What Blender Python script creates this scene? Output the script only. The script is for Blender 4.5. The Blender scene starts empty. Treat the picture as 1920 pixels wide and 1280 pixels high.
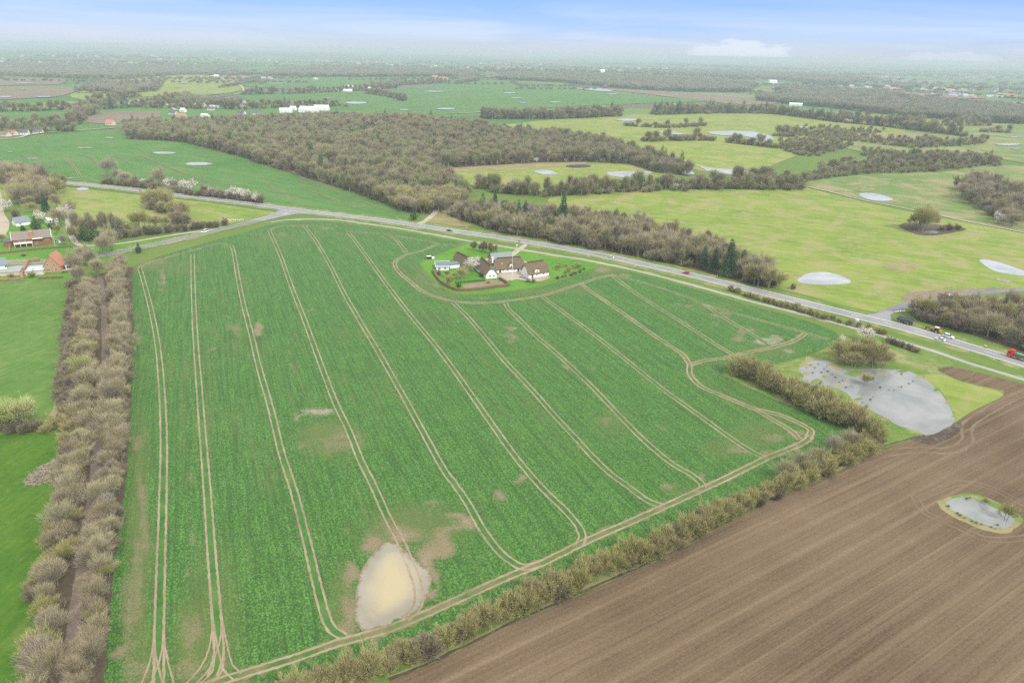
import bpy, bmesh, math, random
import numpy as np
from mathutils import Vector, Matrix, geometry
random.seed(7); rng = np.random.default_rng(7)
R = math.radians
scene = bpy.context.scene
C = scene.collection

# ------------------------------------------------------------------ camera
CAM_H = 120.0; PITCH = R(22.95); ROLL = R(1.2); FPX = 1280.0
cam_d = bpy.data.cameras.new('camera'); cam = bpy.data.objects.new('camera', cam_d); C.objects.link(cam)
cam_d.sensor_width = 36.0; cam_d.lens = 24.0; cam_d.clip_start = 1.0; cam_d.clip_end = 200000.0
_f = Vector((0, math.cos(PITCH), -math.sin(PITCH))); _r = Vector((1, 0, 0)); _u = _r.cross(_f)
_r2 = _r * math.cos(ROLL) + _u * math.sin(ROLL); _u2 = _r2.cross(_f)
cam.matrix_world = Matrix(((_r2.x, _u2.x, -_f.x, 0), (_r2.y, _u2.y, -_f.y, 0), (_r2.z, _u2.z, -_f.z, CAM_H), (0, 0, 0, 1)))
scene.camera = cam

# ------------------------------------------------------------------ world, sun, exposure
SUN_EL, SUN_AZ = R(44), R(140)          # azimuth clockwise from +Y; behind the camera to the right
w = bpy.data.worlds.new('World'); scene.world = w; w.use_nodes = True
nt = w.node_tree; nt.nodes.clear()
def nn(tree, t, **k):
    n = tree.nodes.new(t)
    for a, b in k.items(): setattr(n, a, b)
    return n
def ramp(tree, pts, interp='LINEAR'):
    n = tree.nodes.new('ShaderNodeValToRGB'); e = n.color_ramp.elements; n.color_ramp.interpolation = interp
    for i, (p, c) in enumerate(pts):
        x = e[i] if i < 2 else e.new(p)
        x.position = p; x.color = (c, c, c, 1) if isinstance(c, (int, float)) else (*c[:3], 1)
    return n
def math_n(tree, op, a, b=None, c=None, clamp=False):
    n = tree.nodes.new('ShaderNodeMath'); n.operation = op; n.use_clamp = clamp
    for i, v in enumerate((a, b, c)):
        if v is None: continue
        if isinstance(v, (int, float)): n.inputs[i].default_value = v
        else: tree.links.new(v, n.inputs[i])
    return n.outputs[0]
def mixc(tree, f, a, b, blend='MIX'):
    n = tree.nodes.new('ShaderNodeMix'); n.data_type = 'RGBA'; n.blend_type = blend
    for i, v in ((0, f), (6, a), (7, b)):
        if isinstance(v, (int, float)): n.inputs[i].default_value = v
        elif isinstance(v, tuple): n.inputs[i].default_value = (*v[:3], 1)
        else: tree.links.new(v, n.inputs[i])
    return n.outputs[2]
def noise(tree, vec, scale, detail=4, rough=0.55, dist=0.0):
    n = tree.nodes.new('ShaderNodeTexNoise'); n.inputs['Scale'].default_value = scale
    n.inputs['Detail'].default_value = detail; n.inputs['Roughness'].default_value = rough
    n.inputs['Distortion'].default_value = dist
    if vec is not None: tree.links.new(vec, n.inputs['Vector'])
    return n.outputs['Fac']
sky = nn(nt, 'ShaderNodeTexSky', sky_type='NISHITA', sun_disc=False)
sky.sun_elevation = SUN_EL; sky.sun_rotation = SUN_AZ; sky.altitude = 100; sky.air_density = 1.0; sky.dust_density = 0.6; sky.ozone_density = 1.5
tc = nn(nt, 'ShaderNodeTexCoord'); sx = nn(nt, 'ShaderNodeSeparateXYZ'); nt.links.new(tc.outputs['Generated'], sx.inputs[0])
z = sx.outputs[2]
# clear-air gradient, pale at the horizon to blue above, going on to the zenith
zr = math_n(nt, 'POWER', math_n(nt, 'MAXIMUM', z, 0.0), 0.5)   # sqrt(z): 0.26 at 4 degrees
grad = ramp(nt, [(0.0, (2.45, 2.95, 3.2)), (0.06, (2.55, 3.0, 3.4)), (0.12, (2.4, 2.95, 3.8)), (0.17, (1.9, 2.8, 4.4)), (0.25, (1.2, 2.25, 4.8)), (1.0, (1.9, 2.8, 4.7))])
nt.links.new(zr, grad.inputs[0])
# ramps clamp at 1 in colour pickers only; values above 1 are kept
clear = mixc(nt, 0.08, grad.outputs[0], sky.outputs[0])
# thin veils of cloud: stretched low bands, and an overcast veil higher up
mp = nn(nt, 'ShaderNodeMapping'); mp.inputs['Scale'].default_value = (1.6, 1.6, 22.0); mp.inputs['Location'].default_value = (0.35, 0.1, 0.3)
nt.links.new(tc.outputs['Generated'], mp.inputs[0])
vn = noise(nt, mp.outputs[0], 1.6, 7, 0.55, 0.6)
veil = ramp(nt, [(0.40, 0.0), (0.68, 1.0)]); nt.links.new(vn, veil.inputs[0])
low = ramp(nt, [(0.0, 0.15), (0.07, 0.3), (0.12, 0.7), (0.2, 0.55), (0.26, 0.16), (0.34, 0.12), (0.6, 0.8), (1.0, 1.0)]); nt.links.new(zr, low.inputs[0])
# high overcast: covers most of the sky above the band in view and grows brighter towards the zenith
hi = ramp(nt, [(0.0, 0.0), (0.36, 0.0), (0.62, 0.75), (1.0, 0.95)]); nt.links.new(zr, hi.inputs[0])
vcol = ramp(nt, [(0.0, (3.4, 3.75, 4.5)), (0.34, (3.6, 3.95, 4.7)), (0.7, (7.6, 7.35, 6.9)), (1.0, (9.3, 8.85, 8.1))]); nt.links.new(zr, vcol.inputs[0])
cov = math_n(nt, 'MAXIMUM', math_n(nt, 'MULTIPLY', veil.outputs[0], low.outputs[0]), hi.outputs[0])
c1 = mixc(nt, cov, clear, vcol.outputs[0])
# one bank of cumulus low on the right of the view
az = math_n(nt, 'ARCTAN2', sx.outputs[0], sx.outputs[1])
def cumulus(prev, azc, azw, top, col, amt, seed):
    m2 = nn(nt, 'ShaderNodeMapping'); m2.inputs['Scale'].default_value = (16, 16, 60); m2.inputs['Location'].default_value = (seed, 0, 0)
    nt.links.new(tc.outputs['Generated'], m2.inputs[0])
    cn = noise(nt, m2.outputs[0], 1.5, 5, 0.6)
    da = math_n(nt, 'DIVIDE', math_n(nt, 'SUBTRACT', az, azc), azw)
    env = math_n(nt, 'SUBTRACT', 1.0, math_n(nt, 'MULTIPLY', da, da))
    hgt = math_n(nt, 'MULTIPLY', math_n(nt, 'ADD', math_n(nt, 'MULTIPLY', env, 0.6), math_n(nt, 'MULTIPLY', math_n(nt, 'SUBTRACT', cn, 0.45), 1.6)), top)
    msk = math_n(nt, 'MULTIPLY', math_n(nt, 'SUBTRACT', hgt, z), 260.0, clamp=True)
    msk = math_n(nt, 'MULTIPLY', msk, math_n(nt, 'MULTIPLY', env, 2.0, clamp=True))
    msk = math_n(nt, 'MULTIPLY', msk, amt)
    return mixc(nt, msk, prev, col)
c2 = cumulus(c1, 0.29, 0.072, 0.027, (3.8, 4.15, 4.45), 0.55, 2.0)
c3 = cumulus(c2, 0.53, 0.06, 0.018, (3.5, 3.9, 4.5), 0.35, 5.0)
bg = nn(nt, 'ShaderNodeBackground'); bg.inputs['Strength'].default_value = 0.1; nt.links.new(c3, bg.inputs['Color'])
wo = nn(nt, 'ShaderNodeOutputWorld'); nt.links.new(bg.outputs[0], wo.inputs[0])
sun_d = bpy.data.lights.new('sun', 'SUN'); sun_d.energy = 1.5; sun_d.angle = R(10); sun_d.color = (1.0, 0.96, 0.9)
sun = bpy.data.objects.new('sun', sun_d); C.objects.link(sun)
_sd = Vector((math.sin(SUN_AZ) * math.cos(SUN_EL), math.cos(SUN_AZ) * math.cos(SUN_EL), math.sin(SUN_EL)))
sun.rotation_euler = _sd.to_track_quat('Z', 'Y').to_euler(); sun.location = (0, 0, 300)
vs = scene.view_settings; vs.view_transform = 'Standard'; vs.look = 'None'; vs.gamma = 1.0; vs.use_curve_mapping = False
vs.exposure = 1.17
cy = scene.cycles; cy.use_denoising = False; cy.max_bounces = 6; cy.diffuse_bounces = 2; cy.glossy_bounces = 2; cy.transparent_max_bounces = 6; cy.volume_bounces = 1; cy.transmission_bounces = 2

# ------------------------------------------------------------------ terrain and where a pixel of the photograph meets it
BUMPS = []   # x, y, sx, sy, angle, amplitude
def sstep(a, b, x):
    t = np.clip((x - a) / (b - a), 0, 1); return t * t * (3 - 2 * t)
def H(x, y):
    x = np.asarray(x, float); y = np.asarray(y, float); d = np.hypot(x, y)
    m = sstep(1300, 3500, d)
    z = m * (7 * np.sin(x / 610 + 1.3) * np.sin(y / 540 + .5) + 9 * np.sin((x + .6 * y) / 1100 + 2.0) * np.cos((y - .3 * x) / 1400))
    z = z + sstep(7000, 20000, d) * (22 * np.sin(x / 2900 + .4) * np.sin(y / 3300) + 18)
    for bx, by, sx_, sy_, a, amp in BUMPS:
        c, s = math.cos(a), math.sin(a); u = ((x - bx) * c + (y - by) * s) / sx_; v = (-(x - bx) * s + (y - by) * c) / sy_
        z = z + amp * np.exp(-(u * u + v * v))
    return z
for b in [(-330, 790, 120, 40, -.2, 4.0), (-470, 720, 70, 36, .1, 3.0), (-210, 760, 90, 34, -.5, 3.0), (-380, 900, 140, 40, 0, 4.5), (-560, 880, 120, 50, .2, 3.5),
          (-90, 640, 60, 30, -.6, 1.5), (-700, 820, 120, 60, 0, 3), (-20, 1150, 300, 120, -.1, 9.0), (250, 1000, 160, 90, -.3, 4.0), (480, 900, 140, 60, -.3, 4.0), (260, 620, 90, 50, -.6, 2.5)]:
    BUMPS.append(b)
_T = 60 * (1.016 ** np.arange(430))
def P(px, py, z0=None):
    """world x, y of the ground point seen at (px, py) of the 1920x1280 photograph (given the camera above)"""
    u, v = px - 960.0, py - 640.0; c, s = math.cos(ROLL), math.sin(ROLL)
    x_, y_ = c * u + s * v, -s * u + c * v
    d = np.array([x_, FPX * math.cos(PITCH) - y_ * math.sin(PITCH), -FPX * math.sin(PITCH) - y_ * math.cos(PITCH)]); d /= np.linalg.norm(d)
    if z0 is not None:
        t = (z0 - CAM_H) / d[2]; return (d[0] * t, d[1] * t)
    zz = CAM_H + d[2] * _T; hh = H(d[0] * _T, d[1] * _T); idx = np.nonzero(zz < hh)[0]
    if len(idx) == 0: t = _T[-1]
    else:
        i = idx[0]; lo, hi = _T[max(i - 1, 0)], _T[i]
        for _ in range(18):
            m = (lo + hi) / 2
            if CAM_H + d[2] * m < H(d[0] * m, d[1] * m): hi = m
            else: lo = m
        t = hi
    return (float(d[0] * t), float(d[1] * t))
def hz(x, y): return float(H(x, y))
def lvl_off(l, d): return l * (0.012 + 0.00001 * d + 0.0004 * np.maximum(0, d - 450))

# ------------------------------------------------------------------ object helpers
def tag(o, label=None, cat=None, group=None, kind=None):
    if label: o['label'] = label
    if cat: o['category'] = cat
    if group: o['group'] = group
    if kind: o['kind'] = kind
    return o
def mesh_obj(name, verts, faces, mats, parent=None, midx=None, smooth=False, attrs=None):
    me = bpy.data.meshes.new(name); me.from_pydata([tuple(map(float, v)) for v in verts], [], [tuple(map(int, f)) for f in faces])
    for m in (mats if isinstance(mats, (list, tuple)) else [mats]): me.materials.append(m)
    if midx is not None: me.polygons.foreach_set('material_index', np.asarray(midx, dtype=np.int32))
    if smooth: me.polygons.foreach_set('use_smooth', np.ones(len(me.polygons), dtype=bool))
    for k, arr in (attrs or {}).items():
        a = me.attributes.new(k, 'FLOAT', 'POINT'); a.data.foreach_set('value', np.asarray(arr, dtype=np.float32))
    me.update(); o = bpy.data.objects.new(name, me); C.objects.link(o)
    if parent is not None: o.parent = parent
    return o
def empty(name, loc, rz=0.0, scale=1.0):
    o = bpy.data.objects.new(name, None); C.objects.link(o); o.location = loc; o.rotation_euler = (0, 0, rz); o.scale = (scale,) * 3
    o.empty_display_size = 0.5; return o
def catmull(pts, closed, n=6):
    pts = [np.array(p, float) for p in pts]; N = len(pts); out = []
    rngi = range(N if closed else N - 1)
    for i in rngi:
        p0 = pts[(i - 1) % N] if closed or i > 0 else 2 * pts[0] - pts[1]
        p1 = pts[i]; p2 = pts[(i + 1) % N]
        p3 = pts[(i + 2) % N] if closed or i + 2 < N else 2 * pts[-1] - pts[-2]
        for k in range(n):
            t = k / n
            out.append(0.5 * ((2 * p1) + (-p0 + p2) * t + (2 * p0 - 5 * p1 + 4 * p2 - p3) * t * t + (-p0 + 3 * p1 - 3 * p2 + p3) * t ** 3))
    if not closed: out.append(pts[-1])
    return np.array(out)
def inpoly(x, y, poly):
    inside = np.zeros(x.shape, bool); n = len(poly); j = n - 1
    for i in range(n):
        xi, yi = poly[i]; xj, yj = poly[j]
        c = ((yi > y) != (yj > y)) & (x < (xj - xi) * (y - yi) / ((yj - yi) + 1e-12) + xi)
        inside ^= c; j = i
    return inside
def dist_seg(x, y, line):
    best = np.full(x.shape, 1e9)
    for (x0, y0), (x1, y1) in zip(line[:-1], line[1:]):
        dx, dy = x1 - x0, y1 - y0; L = dx * dx + dy * dy + 1e-9
        t = np.clip(((x - x0) * dx + (y - y0) * dy) / L, 0, 1)
        best = np.minimum(best, np.hypot(x - x0 - t * dx, y - y0 - t * dy))
    return best
def resample(pts, step):
    pts = np.asarray(pts, float); seg = np.hypot(*np.diff(pts, axis=0).T); s = np.concatenate([[0], np.cumsum(seg)])
    n = max(2, int(s[-1] / step) + 1); q = np.linspace(0, s[-1], n)
    return np.stack([np.interp(q, s, pts[:, 0]), np.interp(q, s, pts[:, 1])], 1)
def wpoly(pix, smooth=True):
    """pixel outline -> world outline (smoothed)"""
    w_ = [P(*p) for p in pix]
    return catmull(w_, True, 5) if smooth else np.array(w_)
def sheet_mesh(outline, cell, jit=0.0):
    o = resample(np.vstack([outline, outline[:1]]), cell)[:-1]
    if jit > 0: o = o + rng.normal(0, jit, o.shape)
    x0, y0 = o.min(0); x1, y1 = o.max(0)
    gx, gy = np.meshgrid(np.arange(x0 + cell / 2, x1, cell), np.arange(y0 + cell / 2, y1, cell * .87))
    gx[1::2] += cell / 2; gx, gy = gx.ravel(), gy.ravel()
    m = inpoly(gx, gy, o); gx, gy = gx[m], gy[m]
    if len(gx):
        near = dist_seg(gx, gy, np.vstack([o, o[:1]])) > cell * .35 if len(gx) * len(o) < 4e7 else np.ones(len(gx), bool)
        gx, gy = gx[near], gy[near]
    vs_ = [Vector(p) for p in o] + [Vector((a, b)) for a, b in zip(gx, gy)]
    n = len(o); V, E_, Fc, *_ = geometry.delaunay_2d_cdt(vs_, [], [list(range(n))], 1, 1e-4)
    return np.array([(v.x, v.y) for v in V]), Fc
def sheet(name, pix, mat, lvl=1, cell=None, smooth=True, jit=0.0, kind='structure', label=None, world=None, attrf=None, zoff=0.0, parent=None):
    o = wpoly(pix, smooth) if world is None else np.asarray(world, float)
    c = o.mean(0); d = math.hypot(*c); ext = max(np.ptp(o[:, 0]), np.ptp(o[:, 1]))
    if cell is None: cell = max(3.0, d * 0.02, ext / 70)
    V, Fc = sheet_mesh(o, cell, jit)
    dd = np.hypot(V[:, 0], V[:, 1]); Z = H(V[:, 0], V[:, 1]) + lvl_off(lvl, dd) + zoff
    # faces upward
    F2 = []
    for f in Fc:
        a, b, c_ = V[f[0]], V[f[1]], V[f[2]]
        F2.append(f if (b[0] - a[0]) * (c_[1] - a[1]) - (b[1] - a[1]) * (c_[0] - a[0]) > 0 else f[::-1])
    at = attrf(V) if attrf else None
    ob = mesh_obj(name, np.column_stack([V, Z]), F2, mat, attrs=at, parent=parent)
    tag(ob, label=label, kind=kind if parent is None else None); return ob
def ribbon(name, pts, width, mat, lvl, step=2.0, jit=0.0, smooth=True, world=False, kind='structure', label=None, dash=None, offset=0.0, parent=None, zoff=0.0):
    """pts may be a list of polylines; offset shifts sideways (m)"""
    lines = pts if isinstance(pts[0][0], (list, tuple, np.ndarray)) else [pts]
    V, Fc = [], []
    for ln in lines:
        w_ = np.array(ln if world else [P(*p) for p in ln], float)
        if smooth and len(w_) > 2: w_ = catmull(w_, False, 6)
        w_ = resample(w_, step); t = np.gradient(w_, axis=0); t /= np.hypot(t[:, 0], t[:, 1])[:, None] + 1e-9
        n = np.column_stack([-t[:, 1], t[:, 0]])
        offs = offset if isinstance(offset, (list, tuple)) else [offset]
        for of in offs:
            b = len(V); L = len(w_)
            wl = width / 2 * (1 + (rng.normal(0, jit, L) if jit else 0)); wr = width / 2 * (1 + (rng.normal(0, jit, L) if jit else 0))
            A = w_ + n * (of + np.reshape(wl * np.ones(L), (-1, 1))); B = w_ + n * (of - np.reshape(wr * np.ones(L), (-1, 1)))
            for q in (A, B):
                zz = H(q[:, 0], q[:, 1]) + lvl_off(lvl, np.hypot(q[:, 0], q[:, 1])) + zoff
                V.extend(np.column_stack([q, zz]).tolist())
            for i in range(L - 1):
                if dash and ((i * step) % (dash[0] + dash[1])) >= dash[0]: continue
                Fc.append((b + i, b + L + i, b + L + i + 1, b + i + 1))
    return tag(mesh_obj(name, V, Fc, mat, parent=parent), label=label, kind=kind if parent is None else None)

# ------------------------------------------------------------------ materials
MATS = {}
def new_mat(name):
    m = bpy.data.materials.new(name); m.use_nodes = True; t = m.node_tree; MATS[name] = m
    return m, t, t.nodes['Principled BSDF']
def setc(t, bsdf, v, key='Base Color'):
    if isinstance(v, tuple): bsdf.inputs[key].default_value = (*v[:3], 1)
    else: t.links.new(v, bsdf.inputs[key])
def pos_vec(t, angle=0.0, scale=(1, 1, 1), obj=False):
    if obj: n = t.nodes.new('ShaderNodeTexCoord').outputs['Object']
    else: n = t.nodes.new('ShaderNodeNewGeometry').outputs['Position']
    m = t.nodes.new('ShaderNodeMapping'); m.vector_type = 'TEXTURE'
    m.inputs['Rotation'].default_value = (0, 0, angle); m.inputs['Scale'].default_value = scale
    t.links.new(n, m.inputs[0]); return m.outputs[0]
def add_bump(t, bsdf, h, strength=0.5, dist=0.2):
    b = t.nodes.new('ShaderNodeBump'); b.inputs['Strength'].default_value = strength; b.inputs['Distance'].default_value = dist
    t.links.new(h, b.inputs['Height']); t.links.new(b.outputs[0], bsdf.inputs['Normal'])
def flat(name, col, rough=0.7, var=0.12, scale=3.0, metal=0.0, bump=0.0, spec=0.3):
    m, t, b = new_mat(name); v = pos_vec(t, obj=True); n = noise(t, v, scale, 4, .6)
    lo = tuple(max(0, c * (1 - var)) for c in col); hi = tuple(min(1, c * (1 + var)) for c in col)
    setc(t, b, mixc(t, n, lo, hi)); b.inputs['Roughness'].default_value = rough; b.inputs['Metallic'].default_value = metal
    b.inputs['Specular IOR Level'].default_value = spec
    if bump: add_bump(t, b, n, bump, .03)
    return m
def turf(name, cols, big=0.012, mid=0.12, fine=1.6, streak=None, dry=None, bump=0.35, angle=0.0, weights=(.45, .3, .25)):
    """grass or soil: three scales of noise through a ramp, with optional streaks along one direction and dry patches"""
    m, t, b = new_mat(name); p = pos_vec(t)
    a1 = noise(t, p, big, 5, .6, .4); a2 = noise(t, p, mid, 5, .6, .3); a3 = noise(t, p, fine, 4, .65)
    f = math_n(t, 'ADD', math_n(t, 'ADD', math_n(t, 'MULTIPLY', a1, weights[0]), math_n(t, 'MULTIPLY', a2, weights[1])), math_n(t, 'MULTIPLY', a3, weights[2]))
    if streak:
        sv = pos_vec(t, angle, (streak[0], streak[1], 1)); s = noise(t, sv, 1.0, 5, .65, .2)
        f = math_n(t, 'ADD', math_n(t, 'MULTIPLY', f, 1 - streak[2]), math_n(t, 'MULTIPLY', s, streak[2]))
    k = len(cols); r = ramp(t, [(0.34 + 0.32 * i / (k - 1), c) for i, c in enumerate(cols)]); t.links.new(f, r.inputs[0]); col = r.outputs[0]
    if dry:
        dn = noise(t, pos_vec(t), dry[1], 6, .65, .5); dr = ramp(t, [(dry[2], 0.0), (dry[2] + .12, 1.0)]); t.links.new(dn, dr.inputs[0])
        col = mixc(t, math_n(t, 'MULTIPLY', dr.outputs[0], dry[3]), col, dry[0])
    setc(t, b, col); b.inputs['Roughness'].default_value = .95; b.inputs['Specular IOR Level'].default_value = .15
    add_bump(t, b, math_n(t, 'ADD', a3, math_n(t, 'MULTIPLY', a2, 2.0)), bump, .3)
    return m

# colours of the place
SOILS = [(.085, .062, .040), (.12, .092, .060), (.165, .13, .09)]
m_meadow = turf('meadow_grass', [(.075, .14, .020), (.135, .20, .030), (.20, .245, .055), (.26, .26, .095)], .018, .15, 1.2, streak=(60, 5, .35), angle=R(-28), dry=((.27, .235, .12), .045, .49, .65))
m_meadow2 = turf('pasture_grass', [(.075, .135, .03), (.12, .18, .05), (.19, .21, .08)], .012, .1, 1.0, dry=((.26, .225, .125), .03, .47, .75))
m_verge = turf('verge_grass', [(.06, .13, .02), (.11, .18, .035), (.22, .20, .10)], .05, .4, 2.2, dry=((.30, .25, .15), .09, .5, .6))
m_rough = turf('rough_grass', [(.13, .14, .045), (.22, .20, .095), (.30, .25, .14)], .05, .4, 2.2)
m_lawn = turf('lawn_grass', [(.05, .15, .012), (.08, .205, .02), (.13, .24, .04)], .03, .3, 2.5, bump=.2)
m_leftgrass = turf('young_grass', [(.045, .105, .020), (.08, .16, .030), (.15, .21, .06)], .03, .25, 2.5, streak=(14, 1.6, .35), angle=R(70), dry=((.20, .22, .085), .09, .56, .4))
m_brightgrass = turf('bright_grass', [(.030, .075, .008), (.052, .125, .012), (.10, .17, .024)], .04, .5, 3.5, streak=(9, 1.2, .25), angle=R(80), dry=((.15, .17, .05), .06, .56, .4))
m_wheat = turf('winter_wheat', [(.045, .115, .026), (.07, .16, .038), (.125, .185, .055)], .012, .08, 1.2, streak=(90, 8, .35), angle=R(-35), dry=((.20, .16, .09), .02, .62, .5))
m_mud = turf('bare_mud', [(.13, .10, .07), (.20, .16, .11), (.28, .23, .17)], .1, .7, 4)
m_track = turf('dry_wheel_mud', [(.14, .12, .07), (.225, .175, .115), (.29, .23, .16), (.35, .29, .215)], .06, .35, 4, bump=.5)
m_worn = turf('worn_crop', [(.06, .12, .03), (.12, .14, .055), (.20, .165, .10), (.26, .21, .15)], .1, .5, 3)
m_gravel = turf('pale_gravel', [(.26, .22, .17), (.34, .30, .24), (.42, .37, .30)], .1, .6, 5)
m_litter = turf('leaf_litter', [(.055, .045, .03), (.085, .068, .045), (.12, .10, .06)], .08, .6, 3)
m_wall_w = flat('white_lime_wall', (.78, .78, .75), .85, .06, 1.5)
def asphalt(name, a, b_):
    m, t, b = new_mat(name); p = pos_vec(t); n1 = noise(t, p, .05, 5, .6); n2 = noise(t, p, 6, 3, .6)
    f = math_n(t, 'ADD', math_n(t, 'MULTIPLY', n1, .6), math_n(t, 'MULTIPLY', n2, .4)); r = ramp(t, [(.35, a), (.65, b_)]); t.links.new(f, r.inputs[0])
    setc(t, b, r.outputs[0]); b.inputs['Roughness'].default_value = .85; add_bump(t, b, n2, .2, .02); return m
m_asph = asphalt('worn_asphalt', (.17, .17, .18), (.24, .24, .25))
m_asph2 = asphalt('dark_asphalt', (.12, .12, .13), (.18, .18, .19))
m_asphp = asphalt('pale_asphalt', (.25, .25, .25), (.33, .33, .33))
m_mark = flat('road_paint', (.72, .72, .70), .7, .12, 2)

# water: a still surface over pale silt; ripples as fine bump; the shore breaks up into mud or grass where it runs shallow
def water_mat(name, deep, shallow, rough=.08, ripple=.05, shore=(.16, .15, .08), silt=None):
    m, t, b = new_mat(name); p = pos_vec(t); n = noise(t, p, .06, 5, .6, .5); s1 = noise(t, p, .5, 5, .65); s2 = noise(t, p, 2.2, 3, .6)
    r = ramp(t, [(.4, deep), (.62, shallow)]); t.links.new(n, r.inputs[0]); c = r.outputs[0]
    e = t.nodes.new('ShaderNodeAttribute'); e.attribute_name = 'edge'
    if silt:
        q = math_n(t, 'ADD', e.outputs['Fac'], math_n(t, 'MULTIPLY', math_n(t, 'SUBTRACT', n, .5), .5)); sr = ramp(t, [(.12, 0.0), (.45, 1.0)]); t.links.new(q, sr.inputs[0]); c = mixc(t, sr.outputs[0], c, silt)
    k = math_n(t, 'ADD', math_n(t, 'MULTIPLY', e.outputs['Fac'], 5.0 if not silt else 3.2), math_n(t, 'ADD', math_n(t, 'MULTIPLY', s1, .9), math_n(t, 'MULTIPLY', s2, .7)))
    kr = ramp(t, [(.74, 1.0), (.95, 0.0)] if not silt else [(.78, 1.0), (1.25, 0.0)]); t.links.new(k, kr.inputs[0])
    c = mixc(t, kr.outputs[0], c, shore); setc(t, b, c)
    t.links.new(mixc(t, kr.outputs[0], (rough,) * 3, (.9, .9, .9)), b.inputs['Roughness'])
    b.inputs['Specular IOR Level'].default_value = .5; b.inputs['IOR'].default_value = 1.33
    if ripple: add_bump(t, b, noise(t, p, .9, 4, .6), ripple, .15)
    return m
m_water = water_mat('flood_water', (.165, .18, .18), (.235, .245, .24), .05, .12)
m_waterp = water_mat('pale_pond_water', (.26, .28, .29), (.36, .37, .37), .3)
m_puddle = water_mat('turbid_puddle_water', (.21, .195, .15), (.27, .25, .20), .35, .02, (.15, .125, .07), (.35, .30, .185))
m_waterd = water_mat('dark_pond_water', (.05, .06, .05), (.14, .15, .14), .08)

# ploughed soil: passes of the harrow, pale wheelings, clods
def plough():
    m, t, b = new_mat('harrowed_soil'); A = PLOUGH_A
    p = pos_vec(t); s1 = noise(t, pos_vec(t, A, (160, 2.2, 1)), 1.0, 4, .6, .0); s2 = noise(t, pos_vec(t, A, (80, .55, 1)), 1.0, 4, .7)
    wv = t.nodes.new('ShaderNodeTexWave'); wv.wave_type = 'BANDS'; wv.bands_direction = 'Y'; wv.inputs['Scale'].default_value = 0.052; wv.inputs['Distortion'].default_value = 1.2
    wv.inputs['Detail'].default_value = 3; wv.inputs['Detail Scale'].default_value = .05
    t.links.new(pos_vec(t, A, (1, 1, 1)), wv.inputs[0]); wr = ramp(t, [(0.0, 0.0), (.80, 0.1), (.97, 1.0)]); t.links.new(wv.outputs['Fac'], wr.inputs[0])
    n1 = noise(t, p, .015, 5, .6); n2 = noise(t, p, 1.3, 5, .75); n3 = noise(t, p, 5.0, 3, .7)
    f = math_n(t, 'ADD', math_n(t, 'MULTIPLY', s1, .15), math_n(t, 'MULTIPLY', s2, .19)); f = math_n(t, 'ADD', f, math_n(t, 'MULTIPLY', n1, .26)); f = math_n(t, 'ADD', f, math_n(t, 'MULTIPLY', n2, .22)); f = math_n(t, 'ADD', f, math_n(t, 'MULTIPLY', n3, .16))
    f = math_n(t, 'ADD', f, math_n(t, 'MULTIPLY', wr.outputs[0], math_n(t, 'MULTIPLY', s2, .07)))
    r = ramp(t, [(.40, (.075, .052, .030)), (.48, (.130, .094, .058)), (.56, (.180, .134, .086)), (.68, (.29, .23, .165))]); t.links.new(f, r.inputs[0]); setc(t, b, r.outputs[0])
    b.inputs['Roughness'].default_value = .97; b.inputs['Specular IOR Level'].default_value = .1
    add_bump(t, b, math_n(t, 'ADD', n2, math_n(t, 'ADD', n3, s2)), .6, .25); return m
_a, _b = P(1467, 1266), P(1830, 1031); PLOUGH_A = math.atan2(_b[1] - _a[1], _b[0] - _a[0])
m_plough = plough()

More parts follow.
